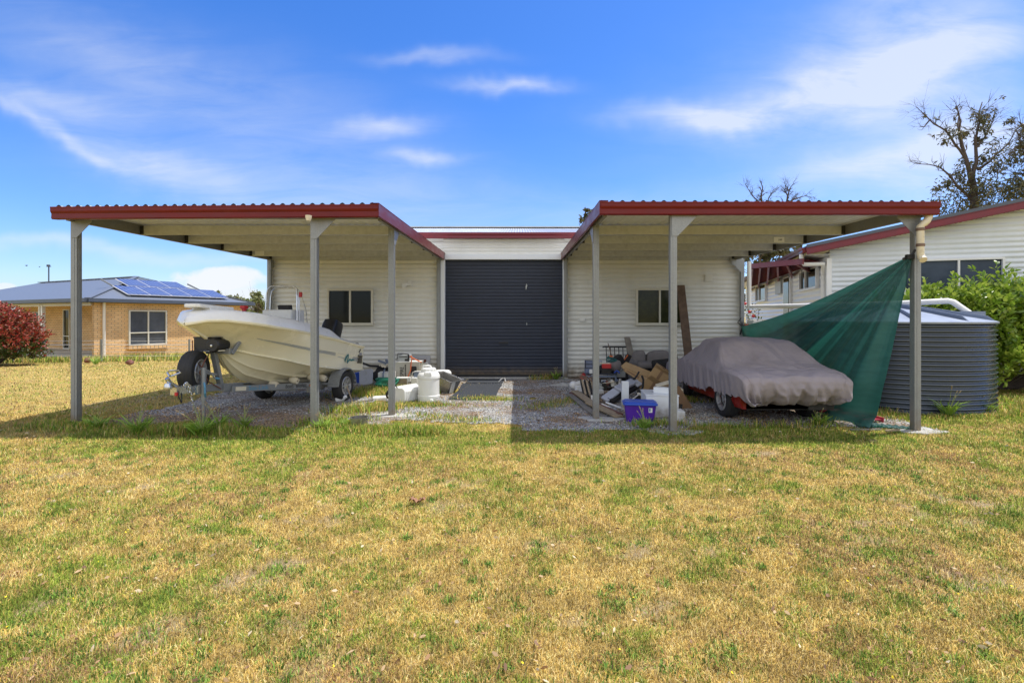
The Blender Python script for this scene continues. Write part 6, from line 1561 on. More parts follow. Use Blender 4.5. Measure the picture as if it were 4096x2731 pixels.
# white jug by the trailer wheel
c = G(783, 922); jg = thing('plastic_jug', 'small dirty white plastic jug lying against the trailer wheel', 'jug', c)
mb = MB(at(c.x, c.y, .07, 25) @ Matrix.Rotation(R(80), 4, 'Y')); mb.lathe([(0, -.1), (.06, -.1), (.07, -.08), (.07, .04), (.03, .09), (.03, .11), (0, .11)], 18); part('bottle', mb, M['white_pl'], jg, smooth=40)
mb = MB(at(c.x, c.y, .10, 25)); mb.tube([(-.05, 0, .04), (-.03, -.02, .075), (.05, -.02, .07), (.07, 0, .03)], .011, 6); part('handle', mb, M['white_pl'], jg)
# thin timber strip and a stick by the wheel
mb = MB(); mb.beam(Vector((-3.15, 9.0, .02)), Vector((-2.45, 9.75, .03)), .05, .02); solo('timber_strip', mb, M['wood_grey'], 'thin grey timber strip lying on the gravel behind the trailer wheel', 'timber')
mb = MB(); mb.beam(Vector((-3.20, 9.28, .30)), Vector((-3.07, 9.22, .01)), .025, .012); solo('timber_strip', mb, M['wood_pale'], 'pale stick leaning on the near trailer wheel', 'timber')
# esky lid
c = P(842, 881, 11.6); c.z = 0; el = thing('esky_lid', 'pale grey cooler lid with two recessed cup holders leaning upright behind the boat', 'cooler lid', c)
Me = at(c.x, c.y, .0, -10) @ Matrix.Rotation(R(-14), 4, 'X') @ Matrix.Rotation(R(-8), 4, 'Y')
mb = MB(Me); mb.prism([(x, y + .19) for x, y in rrect(.33, .36, .05)], 0, .035, frame((0, 0, 0), (1, 0, 0), (0, 0, 1), (0, -1, 0))); part('panel', mb, M['grey_pl'], el, bevel=.012)
for (x, z) in ((-.02, .29), (-.02, .13)):
    mb = MB(Me); mb.lathe([(.048, .036), (.044, .0365), (.044, .028), (0, .028)], 20, frame((x, 0, z), (1, 0, 0), (0, 0, 1), (0, -1, 0))); mb.tube([(x + .035 * math.cos(t), -.038, z + .045 * math.sin(t)) for t in [R(-70 + 14 * i) for i in range(11)]], .005, 5); part('cup_recess', mb, M['greytub'], el)
c = P(817, 878, 12.0); c.z = 0; mb = MB(at(c.x, c.y, 0, 6)); mb.box((0, 0, .12), (.28, .2, .24), None, .88); mb.box((0, 0, .25), (.31, .23, .03)); solo('blue_box', mb, M['blue_pl'], 'small blue plastic box behind the trailer wheel beside the cooler lid', 'box', bevel=.01)


def tub(name, lab, x, y, a, w, d, h, mt, cat='tub', tilt=0, group=None):
    t = thing(name, lab, cat, (x, y, 0), group); Mt = at(x, y, 0, a) @ Matrix.Rotation(R(tilt), 4, 'X'); mb = MB(Mt)
    o, i_ = .82, .80
    def rc(w_, d_, z): return [(q[0], q[1], z) for q in rrect(w_, d_, .04, 3)]
    r1, r2, r3, r4 = rc(w * o, d * o, 0), rc(w, d, h), rc(w - .02, d - .02, h), rc(w * i_, d * i_, .012); n = len(r1)
    mb.add(r1 + r2 + r3 + r4, [tuple(reversed(range(n)))] + [(k * n + j, k * n + (j + 1) % n, (k + 1) * n + (j + 1) % n, (k + 1) * n + j) for k in range(3) for j in range(n)] + [tuple(range(3 * n, 4 * n))])
    part('shell', mb, mt, t, smooth=40)
    mb = MB(Mt); q = rc(w + .01, d + .01, h); mb.tube([Vector(p_) for p_ in q] + [Vector(q[0])], .011, 6, False); part('rim', mb, mt, t, smooth=True)
    return t


tub('green_tub', 'open green plastic tub with an orange rag inside, in front of the dark heap', -2.83, 10.75, -6, .42, .30, .19, M['green_pl'], tilt=12)
tub('green_tub', 'second green plastic tub set behind the one holding the orange rag', -2.95, 11.25, 4, .50, .32, .20, M['green_pl'])
mb = MB(); c = Vector((-2.86, 10.70, .06)); mb.grid(lambda a, b: c + Vector((.10 * (a - .5) * 2, .07 * (b - .5) * 2, .05 * math.sin(3 * a + 1) * math.sin(math.pi * b) + .015 * math.sin(20 * a + 9 * b))), 12, 10); solo('orange_rag', mb, M['orange'], 'orange rag lying in the nearer green tub', 'rag', smooth=True)
# heap of hose, bags and bars by the wall
c = Vector((-3.2, 12.2, 0)); hb = MB()
for i, (x, y, z, r_) in enumerate(((-3.35, 12.2, .16, .22), (-3.05, 12.25, .18, .24), (-2.8, 12.1, .14, .18))):
    hb.grid(lambda a, b, x=x, y=y, z=z, r_=r_, i=i: Vector((x, y, z)) + Vector((math.cos(a * 6.2832) * math.sin(b * math.pi), .8 * math.sin(a * 6.2832) * math.sin(b * math.pi), .8 * math.cos(b * math.pi))) * r_ * (1 + .16 * math.sin(a * 19 + i) * math.sin(b * 9) + .1 * math.sin(a * 31 + b * 7)), 24, 14, True)
    solo('black_bag', hb, M['black_soft'], ['leftmost black bag in the heap under the hose', 'largest black bag in the middle of the heap', 'black bag at the right of the heap beside the lettered box'][i], 'bag', smooth=True); hb = MB()
mb = MB(); mb.tube([P(831, 833, 12.2), P(850, 840, 12.2), P(872, 841, 12.2), P(890, 845, 12.2), P(905, 850, 12.2)], .028, 10); solo('black_hose', mb, M['black'], 'thick black hose draped over the heap from the boat stern to the slim post', 'hose', smooth=True)
mb = MB(); mb.beam(P(869, 828, 12.4), P(898, 838, 12.3), .045, .045); mb.beam(P(887, 826, 12.5), P(894, 840, 12.3), .045, .05); mb.beam(P(905, 826, 12.5), P(908, 838, 12.3), .02, .03); solo('metal_bar', mb, M['tank_rib'], 'dark steel bars bolted together lying on top of the heap', 'steel bars')
mb = MB(); c = P(893, 842, 12.1); mb.grid(lambda a, b: c + Vector((.22 * (a - .5) * 2, .12 * (b - .5), .05 * math.sin(b * 3.14) + .025 * math.sin(a * 17) + .02 * math.sin(a * 31 + 4 * b))), 18, 8); solo('crumpled_cloth', mb, M['pvc_old'], 'crumpled pale cloth across the top of the heap', 'cloth', smooth=True)
c = P(889, 879, 11.7); c.z = 0; bx_ = thing('lettered_box', 'white box with black lettering half hidden behind the slim post', 'box', c)
mb = MB(at(c.x, c.y, 0, 5)); mb.box((0, 0, .15), (.36, .3, .30)); part('carton', mb, M['white_pl'], bx_, bevel=.006)
text('lettering', '19', at(c.x, c.y, 0, 5) @ frame((-.14, -.152, .05), (1, 0, 0), (0, 0, 1), (0, -1, 0)), .13, M['ink'], bx_, sx=.9, bold=.003)
mb = MB(); mb.tube([P(884, 848, 11.6), P(880, 858, 11.5), P(880, 872, 11.4), P(883, 880, 11.4)], .018, 8); solo('blue_hose', mb, M['tank_rib'], 'short dark blue hose hanging in front of the heap by the lettered box', 'hose', smooth=True)
# beige cabinet
Yc_ = 11.9; c = P(935, 885, Yc_); c.z = 0; cb = thing('metal_cabinet', 'beige metal cabinet on its side with vertical black lettering and a dark opening', 'cabinet', c)
zt = P(0, 831, Yc_).z; x0, x1 = P(905, 0, Yc_).x, P(964, 0, Yc_).x
mb = MB(); mb.mm((x0, Yc_, .0), (x1, Yc_ + .5, zt)); part('case', mb, M['beige'], cb, bevel=.008)
mb = MB(); mb.mm((x0 - .0, Yc_ - .012, zt - .012), (x1 + .008, Yc_ + .5, zt + .004)); part('top_edge', mb, M['white_pl'], cb)
xo0, xo1 = P(943.5, 0, Yc_).x, P(957, 0, Yc_).x; zo0, zo1 = P(0, 862, Yc_).z, P(0, 841, Yc_).z
mb = MB(); mb.prism([(x + (xo0 + xo1) / 2, y + (zo0 + zo1) / 2) for x, y in rrect(xo1 - xo0, zo1 - zo0, .03, 4)], -.004, .006, frame((0, Yc_ - .002, 0), (1, 0, 0), (0, 0, 1), (0, -1, 0))); part('opening', mb, M['black'], cb)
text('lettering', 'INSPIRE', frame((P(927, 0, Yc_).x, Yc_ - .004, P(0, 874, Yc_).z), (0, 0, 1), (-1, 0, 0), (0, -1, 0)), .125, M['ink'], cb, sx=.78, bold=.002)
mb = MB()
for i in range(12): mb.mm((P(929.5, 0, Yc_).x, Yc_ - .004, .02 + .03 * i + P(0, 873, Yc_).z), (P(929.5, 0, Yc_).x + .035, Yc_ - .001, .04 + .03 * i + P(0, 873, Yc_).z))
part('small_print', mb, M['asph'], cb)
mb = MB(); q = Vector((x1 + .07, Yc_ + .12, P(0, 838, Yc_).z)); mb.lathe([(0, -.02), (.055, -.02), (.06, 0), (.055, .02), (0, .02)], 20, frame(q + Vector((.06, 0, -.01)), (1, 0, 0), (0, 0, 1), (0, -1, 0))); ct = part('castor', mb, M['greytub'], cb, smooth=40)
mb = MB(); mb.beam(q + Vector((-.08, -.03, .04)), q + Vector((.06, -.03, -.01)), .02, .05); part('fork', mb, M['chrome'], ct)
z0 = zt + .005; xb0, xb1 = P(911.5, 0, Yc_).x, P(937, 0, Yc_).x; zb1 = P(0, 815.5, Yc_).z
gb = thing('grey_case', 'grey equipment case with printed label resting on top of the beige cabinet', 'case', ((xb0 + xb1) / 2, Yc_ + .2, z0))
mb = MB(); mb.mm((xb0, Yc_ + .06, z0), (xb1, Yc_ + .4, zb1)); part('case', mb, M['greytub'], gb, bevel=.008)
mb = MB()
for i in range(8): mb.mm((xb0 + .04 + .024 * i, Yc_ + .056, zb1 - .055), (xb0 + .057 + .024 * i, Yc_ + .059, zb1 - .038))
mb.mm((xb1 - .09, Yc_ + .056, z0 + .015), (xb1 - .015, Yc_ + .059, z0 + .06)); part('label', mb, M['asph'], gb)
mb = MB(); mb.mm((xb1 - .015, Yc_ + .04, z0), (xb1 + .02, Yc_ + .08, zb1 + .01)); mb.tube([(xb0 - .02, Yc_ + .1, zb1 - .1), (xb0, Yc_ + .1, zb1 + .03), (xb0 + .15, Yc_ + .1, zb1 + .025), (xb1, Yc_ + .1, zb1 + .01)], .012, 6); part('strap', mb, M['black'], gb)
mb = MB(); mb.tube([P(941, 819, 11.84), P(945, 817, 11.84), P(946, 825, 11.84), P(944, 835, 11.84), P(943, 850, 11.82), P(936, 868, 11.8), P(933, 874, 11.78)], .013, 8); mb.tube([P(941, 819, 11.86), P(950, 823, 11.9), P(960, 828, 11.92), P(968, 832, 11.96)], .013, 8); solo('red_cord', mb, M['orange'], 'salmon red cord hanging down the front of the beige cabinet', 'cord', smooth=True)  # red cord hanging down the cabinet front
fr_ = thing('framed_board', 'red brown board in a grey frame leaning on the wall behind the cabinet', 'board', (P(965, 0, 12.7).x, 12.7, 0))
xa, xb, za, zb_ = P(935, 0, 12.7).x, P(988, 0, 12.7).x, .0, P(0, 817, 12.7).z; mb = MB()
mb.mm((xa, 12.68, za), (xa + .06, 12.75, zb_)); mb.mm((xb - .1, 12.68, za), (xb, 12.75, zb_)); mb.mm((xa + .06, 12.68, zb_ - .09), (xb - .1, 12.75, zb_)); part('border', mb, M['grey_pl'], fr_, bevel=.01)
mb = MB(); mb.mm((xa + .05, 12.70, za), (xb - .09, 12.73, zb_ - .08)); part('panel', mb, M['wood_red'], fr_)
c = P(924, 884, 11.35); c.z = 0; lt = thing('glass_tank', 'small clear tank with yellowish grass seen through and white lid before the cabinet', 'tank', c)
mb = MB(at(c.x, c.y, 0, 4)); mb.box((0, 0, .10), (.23, .16, .19)); part('body', mb, M['wood_pale'], lt); mb = MB(at(c.x, c.y, 0, 4)); mb.box((0, 0, .205), (.25, .18, .025)); mb.box((.15, -.02, .17), (.08, .1, .10)); mb.box((.12, -.05, .08), (.02, .03, .18)); part('lid', mb, M['white_pl'], lt, bevel=.006)
c = P(961, 884, 11.3); c.z = 0; ck = thing('cooler_box', 'white and blue cooler box with raised handle left of the white drum', 'cooler box', c)
mb = MB(at(c.x, c.y, 0, 3)); mb.box((0, 0, .12), (.30, .24, .22)); part('body', mb, M['white_pl'], ck, bevel=.02); mb = MB(at(c.x, c.y, 0, 3)); mb.box((0, -.122, .06), (.26, .01, .06)); part('stripe', mb, M['blue_pl'], ck)
mb = MB(at(c.x, c.y, 0, 3)); mb.tube([(-.14, -.08, .22), (-.12, -.10, .34), (-.05, -.11, .37), (.08, -.11, .37), (.13, -.10, .30), (.14, -.08, .22)], .011, 7); part('handle', mb, M['white_pl'], ck, smooth=True); mb = MB(at(c.x, c.y, 0, 3)); mb.box((0, -.02, .28), (.2, .06, .12)); part('insert', mb, M['tank_rib'], ck)
# a dry leaf and bits on the lawn
mb = MB(); c = G(958, 1158)
mb.grid(lambda a, b: c + Vector(((a - .5) * .13, (b - .5) * .055 * (1 - .6 * abs(a - .5)), .03 + .012 * math.sin(a * 9) + .015 * abs(b - .5) * 2 + .008 * math.sin(a * 23 + b * 11))), 16, 6); solo('dry_leaf', mb, M['leafbrown'], 'curled brown dry leaf lying alone on the front lawn', 'leaf', smooth=True)
for (px, py, lab) in ((298, 833, 'brown clod in the grass just left of the spare tyre'), (201, 828, 'brown clod of dung in the grass below the brick porch')):
    c = G(px, py + 3); mb = MB(); k = px
    mb.grid(lambda a, b: c + Vector((math.cos(a * 6.283) * math.sin(b * 3.1416), math.sin(a * 6.283) * math.sin(b * 3.1416), .8 * math.cos(b * 3.1416) + .5)) * .10 * (1 + .25 * math.sin(a * 13 + k + b * 7)), 14, 8, True); solo('dirt_clod', mb, M['wood_red'], lab, 'clod', smooth=True)

# ------------------------------------------------------------------ things under the right carport
# long boards on the ground
boards = [('pale pine board lying nearest the slim post, topmost of the stack', P(1320, 897, 9.9), P(1372, 938, 8.3), .14, .03, 'wood_pale', .12, .09), ('thin red brown board lying under the pale board by the slim post', P(1312, 900, 10.0), P(1426, 960, 7.85), .09, .03, 'wood_red', .07, .05), ('grey board lying outermost at the left of the stack', P(1308, 908, 9.9), P(1366, 958, 8.0), .11, .03, 'wood_grey', .06, .03), ('pale pine board crossing in front of the slim post', P(1352, 930, 8.7), P(1422, 962, 7.75), .15, .028, 'wood_pale', .10, .04)]
for lab, a, b, w_, h_, mt, za, zb_ in boards:
    a = Vector((a.x, a.y, za)); b = Vector((b.x, b.y, zb_)); mb = MB(); mb.beam(a, b, w_, h_); solo('timber_board', mb, M[mt], lab, 'board', bevel=.004, group='boards stacked by the slim post')
# stormwater pipe with elbow
mb = MB(); e_ = G(1317, 893); e_.z = .085; t_e = e_ + Vector((.42, .12, .10)); mb.tube([e_ + Vector((-.01, .02, -.03)), e_ + Vector((.03, .0, .0)), e_ + Vector((.09, .02, .02)), t_e], [.085, .09, .06, .058], 16); mb.grid(lambda a, b: e_ + Vector((math.cos(a * 6.283) * math.sin(b * 3.1416), math.sin(a * 6.283) * math.sin(b * 3.1416), math.cos(b * 3.1416))) * .092, 18, 10, True)
solo('elbow_pipe', mb, M['pvc'], 'short white stormwater pipe with bulbous elbow at the left of the junk pile', 'pipe', smooth=50)
mb = MB(); c = G(1297, 886); mb.grid(lambda a, b: c + Vector((.38 * (a - .5) * 2, .12 * (b - .5) * 2, .07 * math.sin(math.pi * b) * math.sin(math.pi * a) + .012 * math.sin(a * 23 + b * 9))), 20, 10); solo('cement_lump', mb, M['concrete'], 'low grey lump of set cement left of the white elbow pipe', 'cement', smooth=True)
# red reel
c = P(1346, 868, 11.2); rl = thing('hose_reel', 'round red reel behind the cast bench ends', 'reel', c)
mb = MB(frame(c, (1, 0, 0), (0, 0, 1), (0, -1, 0))); mb.lathe([(.0, .02), (.06, .03), (.11, .02), (.128, .03), (.132, 0), (.128, -.03), (0, -.035)], 30); part('disc', mb, M['redpl'], rl, smooth=40); mb = MB(frame(c, (1, 0, 0), (0, 0, 1), (0, -1, 0)))
for i in range(3): mb.beam((0, 0, .04), (.12 * math.cos(i * 2.09 + .5), .12 * math.sin(i * 2.09 + .5), .03), .016, .012)
part('spoke', mb, M['redpl'], rl)
# cast bench ends
be = thing('bench_frame', 'rusty scrolled bench ends with pale timber legs leaning beside the slim post', 'bench frame', (1.5, 9.7, 0))
for i, px in enumerate((1337, 1347, 1359)):
    mb = MB(); a = P(px, 872 + i * 2, 9.9); b = P(px + 8, 906 + i * 4, 9.5); b.z = max(.03, b.z); mb.beam(a, b, .035, .03); part('leg', mb, M['wood_pale'], be)
    mb = MB(); cc = a + Vector((-.02, -.01, .05)); mb.tube([cc + Vector((math.cos(t * .75) * (.05 - .003 * t), 0, math.sin(t * .75) * (.05 - .003 * t))) for t in range(14)], .011, 6); mb.tube([cc + Vector((.06, 0, 0)), cc + Vector((.12, 0, -.05)), cc + Vector((.16, .02, -.12))], .012, 6); part('scroll', mb, M['rust'], be, smooth=True)
mb = MB(); mb.beam(P(1334, 872, 10.0), P(1342, 908, 9.6), .03, .07); mb.beam(P(1342, 874, 10.0), P(1352, 912, 9.5), .02, .08); mb.beam(P(1353, 876, 10.0), P(1362, 914, 9.5), .02, .08); part('slat', mb, M['black'], be)
mb = MB(); c = P(1361, 919, 9.2); mb.lathe([(.03, .10), (.035, .08), (.03, .03), (.075, .0), (.08, -.03), (.05, -.04), (0, -.04)], 16, Matrix.Translation((c.x, c.y, .045 + max(0, c.z - .09)))); solo('pipe_flange', mb, M['white_pl'], 'small white pipe flange lying at the foot of the bench ends', 'pipe fitting', smooth=50)
mb = MB(); c = P(1367, 893, 9.9); mb.box((c.x, c.y, .19), (.10, .12, .38), None, .9); solo('pink_container', mb, mat('faded_pink', (.42, .13, .13), .6), 'faded pink plastic container behind the slim post', 'container', bevel=.01)
mb = MB(); c = P(1322, 905, 10.6); mb.box((1.24, 10.5, .08), (.13, .1, .12), Euler((0, 0, .4)).to_matrix()); solo('foam_block', mb, M['white_pl'], 'small white block between the elbow pipe and the boards', 'block', bevel=.008)
# low steel work table and what lies on it
YT = 10.95
tx0, tx1 = P(1345, 0, YT).x, P(1418, 0, YT).x; tz = .345
tb = thing('work_table', 'low blue grey steel work table in the middle of the junk pile', 'table', ((tx0 + tx1) / 2, 11.2, 0))
mb = MB(); mb.mm((tx0, YT, tz - .03), (tx1, YT + .55, tz)); part('tabletop', mb, M['tank'], tb, bevel=.005)
for xx in (tx0 + .03, tx1 - .03):
    for yy in (YT + .03, YT + .51):
        mb = MB(); mb.box((xx, yy, (tz - .03) / 2), (.032, .032, tz - .03)); part('leg', mb, M['tank_rib'], tb)
mb = MB(); mb.mm((tx0 + .05, YT + .02, .26), (tx1 - .05, YT + .04, .30)); part('rail', mb, M['tank_rib'], tb)
zY = lambda py, Y: P(0, py, Y).z
xa_, xb_ = P(1345.5, 0, YT + .1).x, P(1362, 0, YT + .1).x
cr = thing('blue_crate', 'blue grey wire sided crate on the left end of the work table', 'crate', ((xa_ + xb_) / 2, YT + .2, tz))
mb = MB(); mb.mm((xa_, YT + .1, tz), (xb_, YT + .32, zY(829, YT + .1))); part('bin', mb, M['decal_blue'], cr, bevel=.006)
mb = MB(); zq0, zq1 = zY(846, YT), zY(828, YT); mb.tube([(xa_ - .01, YT + .09, zq0), (xa_ - .01, YT + .09, zq1), (xb_ + .01, YT + .09, zq1), (xb_ + .01, YT + .09, zq0), (xa_ - .01, YT + .09, zq0)], .009, 6); mb.tube([(xa_, YT + .09, (zq0 + zq1) / 2), (xb_, YT + .09, (zq0 + zq1) / 2)], .007, 6); part('wire_frame', mb, M['black'], cr)
mb = MB(); mb.mm((P(1364, 0, 11.4).x, 11.3, tz), (P(1382, 0, 11.4).x, 11.46, zY(826, 11.4))); solo('pale_bin', mb, M['grey_pl'], 'pale blue grey bin at the back of the work table', 'bin', bevel=.02)
mb = MB(); mb.lathe([(0, 0), (.04, 0), (.048, .04), (.046, .08), (.03, .09), (0, .085)], 14, Matrix.Translation((P(1358, 0, YT + .04).x, YT + .05, tz))); solo('paint_pot', mb, M['white_pl'], 'small white pot on the left front of the work table', 'pot', smooth=45)
mb = MB(); c = Vector((P(1380, 0, 11.1).x, 11.12, tz + .07)); mb.grid(lambda a, b: c + Vector((math.cos(a * 6.283) * math.sin(b * 3.1416) * .08, .09 * math.sin(a * 6.283) * math.sin(b * 3.1416), .08 * math.cos(b * 3.1416))) * (1 + .15 * math.sin(a * 15 + b * 8)), 20, 10, True); solo('black_bag', mb, M['black_soft'], 'soft black bag on the work table behind the slim post', 'bag', smooth=True)
x0_, x1_ = P(1383, 0, 11.0).x, P(1404, 0, 11.0).x; zt0, zt1 = zY(846, 11.0), zY(835, 11.0)
mb = MB(); mb.mm((x0_, 10.98, zt0), (x1_, 11.12, zt1)); tbx = thing('tool_box', 'bright red tool box with pale lid strip on the work table', 'tool box', ((x0_ + x1_) / 2, 11.05, tz)); part('case', mb, M['redpl'], tbx, bevel=.012)
mb = MB(); mb.mm((x0_ - .05, 10.99, zt1 - .008), (x1_ - .02, 11.1, zt1 + .014)); part('lid', mb, M['pvc_old'], tbx, bevel=.005); mb = MB(); mb.mm((x0_ - .01, 10.97, tz), (x1_, 11.12, zt0)); part('tray', mb, M['asph'], tbx, bevel=.005)
c = Vector((P(1411, 0, 11.25).x, 11.28, tz)); mb = MB(); mb.grid(lambda a, b: c + Vector((math.cos(a * 6.283) * (abs(math.sin(b * 3.1416)) ** .6) * .165, .14 * math.sin(a * 6.283) * (abs(math.sin(b * 3.1416)) ** .6), .135 - .14 * math.cos(b * 3.1416) + .015 * math.sin(a * 12 + b * 4) * math.sin(b * 3.1416))), 28, 14, True); solo('vinyl_sack', mb, M['sack'], 'plump grey vinyl covered bundle on the work table', 'sack', smooth=True)
mb = MB()
for k in range(5):
    ph_ = k * .7; mb.tube([c + Vector((-.07 + .12 * math.cos(t + ph_) * (1 - .1 * k), -.06 + .06 * math.sin(t + ph_), .275 + .012 * k + .035 * math.sin(t + ph_ * .5))) for t in [i * 6.283 / 16 for i in range(17)]], .008, 6)
mb.tube([c + Vector((-.14, -.12, .27)), c + Vector((-.19, -.14, .20)), c + Vector((-.22, -.14, .10))], .008, 6); solo('teal_rope', mb, M['teal'], 'coil of teal rope draped over the grey bundle', 'rope', smooth=True)
mb = MB(); q = P(1404, 818.5, 11.2); mb.box((q.x, 11.2, q.z), (.08, .05, .025)); mb.box((q.x - .02, 11.2, q.z + .015), (.04, .04, .022)); solo('orange_spool', mb, M['orange'], 'small orange spool perched on top of the rope coil', 'spool', bevel=.01)
mb = MB(); mb.tube([P(1411, 856, 10.97), P(1416, 851, 11.0), P(1421, 853, 10.95), P(1423, 857, 10.93)], .015, 7); solo('blue_strap', mb, M['blue_pl'], 'bright blue strap at the right end of the work table', 'strap', smooth=True)
xx0, xx1 = P(1417, 0, 11.3).x, P(1443, 0, 11.3).x; z_t, z_b = zY(852, 11.3), zY(866, 11.3)
gc = thing('steel_chest', 'grey steel chest standing right of the work table', 'chest', ((xx0 + xx1) / 2, 11.5, 0)); mb = MB(); mb.mm((xx0, 11.3, 0), (xx1, 11.8, z_t)); part('case', mb, M['black'], gc); mb = MB(); mb.mm((xx0 - .01, 11.27, z_b), (xx1 - .07, 11.82, z_t + .004)); part('drawer', mb, M['greytub'], gc, bevel=.006)
# jumble below and before the table
jr = np.random.default_rng(3)
names = [('paint_tin', 'tin'), ('engine_part', 'engine part'), ('motor_housing', 'motor'), ('oil_bottle', 'bottle'), ('pump', 'pump'), ('flange', 'flange')]
jm = ['greytub', 'asph', 'wood_red', 'beige', 'steel', 'black']
labs = ['dull grey tin at the left under the work table', 'dark oily engine part under the work table', 'rusty round motor housing under the work table', 'pale beige bottle under the right end of the work table', 'steel pump body right of the table leg', 'black flanged part at the front under the work table']
pos = [(1379, 888), (1388, 886), (1397, 884), (1407, 882), (1424, 880), (1400, 897)]
for i in range(6):
    q = P(pos[i][0], pos[i][1], 10.75); q.z = max(.075, q.z); mb = MB(Matrix.Translation(q) @ Euler(tuple(jr.uniform(-.6, .6, 3))).to_matrix().to_4x4()); r_ = .06
    mb.lathe([(0, -.07), (r_, -.07), (r_, .02), (r_ * 1.15, .03), (r_ * 1.15, .045), (r_ * .6, .06), (r_ * .4, .10), (0, .10)], 14); mb.box((.05, 0, 0), (.07, .045, .08)); mb.tube([(-.045, .0, .08), (-.085, .0, .04), (-.085, .02, -.05)], .012, 6)
    solo(names[i][0], mb, M[jm[i]], labs[i], names[i][1], smooth=40)
q = P(1387, 876, 10.98); mb = MB(); mb.box((q.x, 11.05, .11), (.15, .10, .22)); lb2 = thing('labelled_box', 'dark box with pale label under the work table', 'box', (q.x, 11.05, 0)); part('carton', mb, M['asph'], lb2); mb = MB(); mb.box((q.x, 10.998, q.z), (.115, .004, .075)); part('label', mb, M['grey_pl'], lb2); mb = MB(); mb.box((q.x + .015, 10.995, q.z), (.06, .004, .04)); part('print', mb, M['decal_blue'], lb2)
mb = MB(); mb.box((P(1380, 0, 10.3).x, 10.3, .045), (.10, .10, .085), Euler((0, 0, .2)).to_matrix()); solo('white_case', mb, M['white_pl'], 'small white case on the ground under the table front', 'case', bevel=.01)
mb = MB(); mb.tube([P(1384, 880, 10.7), P(1400, 878, 10.7), P(1410, 876, 10.7)], [.006, .010, .02], 8); solo('pale_pipe', mb, M['pvc_old'], 'thin pale pipe lying across the parts under the table', 'pipe')
# black rack against the wall
rk = thing('steel_rack', 'black steel rack of upright bars leaning on the shed wall', 'rack', (P(1418, 0, 12.7).x, 12.6, 0)); mb = MB(); a, b = P(1384, 796, 12.75), P(1442, 797, 12.75); mb.tube([a + Vector((0, 0, -.01)), a + Vector((.05, 0, 0)), b], .019, 8); part('top_bar', mb, M['black'], rk)
for i in range(6):
    mb = MB(); q = a.lerp(b, .14 + .165 * i); mb.tube([q, Vector((q.x, 12.55, .05))], .011, 6); part('bar', mb, M['black'], rk)
mb = MB(); mb.tube([P(1396.6, 788, 12.3), P(1400, 800, 12.3), P(1404, 814, 12.2), P(1407, 824, 12.2)], .010, 6); solo('thin_rod', mb, M['rust'], 'thin rusty rod standing up from the pile before the rack', 'rod')
mb = MB(); mb.beam(P(1440, 774, 12.85), Vector((P(1464, 0, 11.9).x, 11.9, .0)), .15, .03, (0, -1, .2)); solo('leaning_plank', mb, M['wood_grey'], 'grey brown plank leaning beside the black rack', 'plank', bevel=.004)
mb = MB(); a, b = P(1563, 655, 12.88), Vector((P(1588, 0, 12.2).x, 12.2, 0)); mb.beam(a, b, .21, .035, (0, -1, .1)); solo('leaning_plank', mb, M['wood_dark'], 'wide dark plank leaning across the right shed window', 'plank', bevel=.006)
# black speaker-like cases
mb = MB(Matrix.Translation(P(1420, 829, 11.75)) @ Euler((0, R(-32), .2)).to_matrix().to_4x4()); mb.box((0, 0, 0), (.23, .22, .24)); bc_ = thing('black_case', 'black case tilted on top of the pile left of the leaning plank', 'case', P(1420, 829, 11.75)); part('case', mb, M['black_soft'], bc_, bevel=.015)
mb = MB(Matrix.Translation(P(1441, 824, 11.7)) @ Euler((0, R(28), -.2)).to_matrix().to_4x4()); mb.box((0, 0, 0), (.12, .2, .22)); bc3 = thing('black_case', 'slim black case with orange strip wedged beside the leaning plank', 'case', P(1441, 824, 11.7)); part('case', mb, M['black_soft'], bc3, bevel=.01); mb = MB(); mb.beam(P(1434, 826, 11.5), P(1442, 815, 11.55), .016, .016); part('strip', mb, M['orange'], bc3)
# sofa
so_ = thing('sofa', 'grey upholstered sofa with loose back cushions against the shed wall', 'sofa', (P(1505, 0, 12.3).x, 12.3, 0)); sxa, sxb = P(1446, 0, 12.3).x, P(1568, 0, 12.3).x
mb = MB(); mb.mm((sxa, 11.95, .06), (sxb, 12.85, .38)); mb.mm((sxa, 12.65, .3), (sxb, 12.88, .62)); part('frame', mb, M['black_soft'], so_, bevel=.04)
for (a, b) in ((1453, 1484), (1485, 1541)):
    xa, xb = P(a, 0, 12.35).x, P(b, 0, 12.35).x; mb = MB(); cx_, w_ = (xa + xb) / 2, (xb - xa) / 2; zc_ = P(0, 830, 12.35).z
    mb.grid(lambda u_, v_: Vector((cx_ + w_ * math.copysign(abs(math.cos(u_ * 6.283)) ** .45, math.cos(u_ * 6.283)) * abs(math.sin(v_ * 3.1416)) ** .35, 12.42 + .12 * math.copysign(abs(math.sin(u_ * 6.283)) ** .6, math.sin(u_ * 6.283)) * abs(math.sin(v_ * 3.1416)) ** .5, zc_ + .02 * math.sin(u_ * 9) - .255 * math.copysign(abs(math.cos(v_ * 3.1416)) ** .7, math.cos(v_ * 3.1416)))), 36, 18, True); part('cushion', mb, M['sofa'], so_, smooth=True)
for (xa, xb) in ((sxa - .02, sxa + .16),):
    mb = MB(); mb.mm((xa, 11.95, .06), (xb, 12.8, .55)); part('arm', mb, M['sofa'], so_, bevel=.06)
mb = MB(); mb.mm((sxa + .1, 11.85, .36), (P(1495, 0, 12.3).x, 12.6, .50)); part('seat', mb, M['sofa'], so_, bevel=.05)
mb = MB(); a = P(1528, 838, 11.7); mb.box((a.x, 11.8, a.z), (.55, .3, .22), Euler((.2, -.1, 0)).to_matrix()); solo('black_bag', mb, M['black_soft'], 'large black bag lying on the sofa seat beside the wide post', 'bag', bevel=.06)
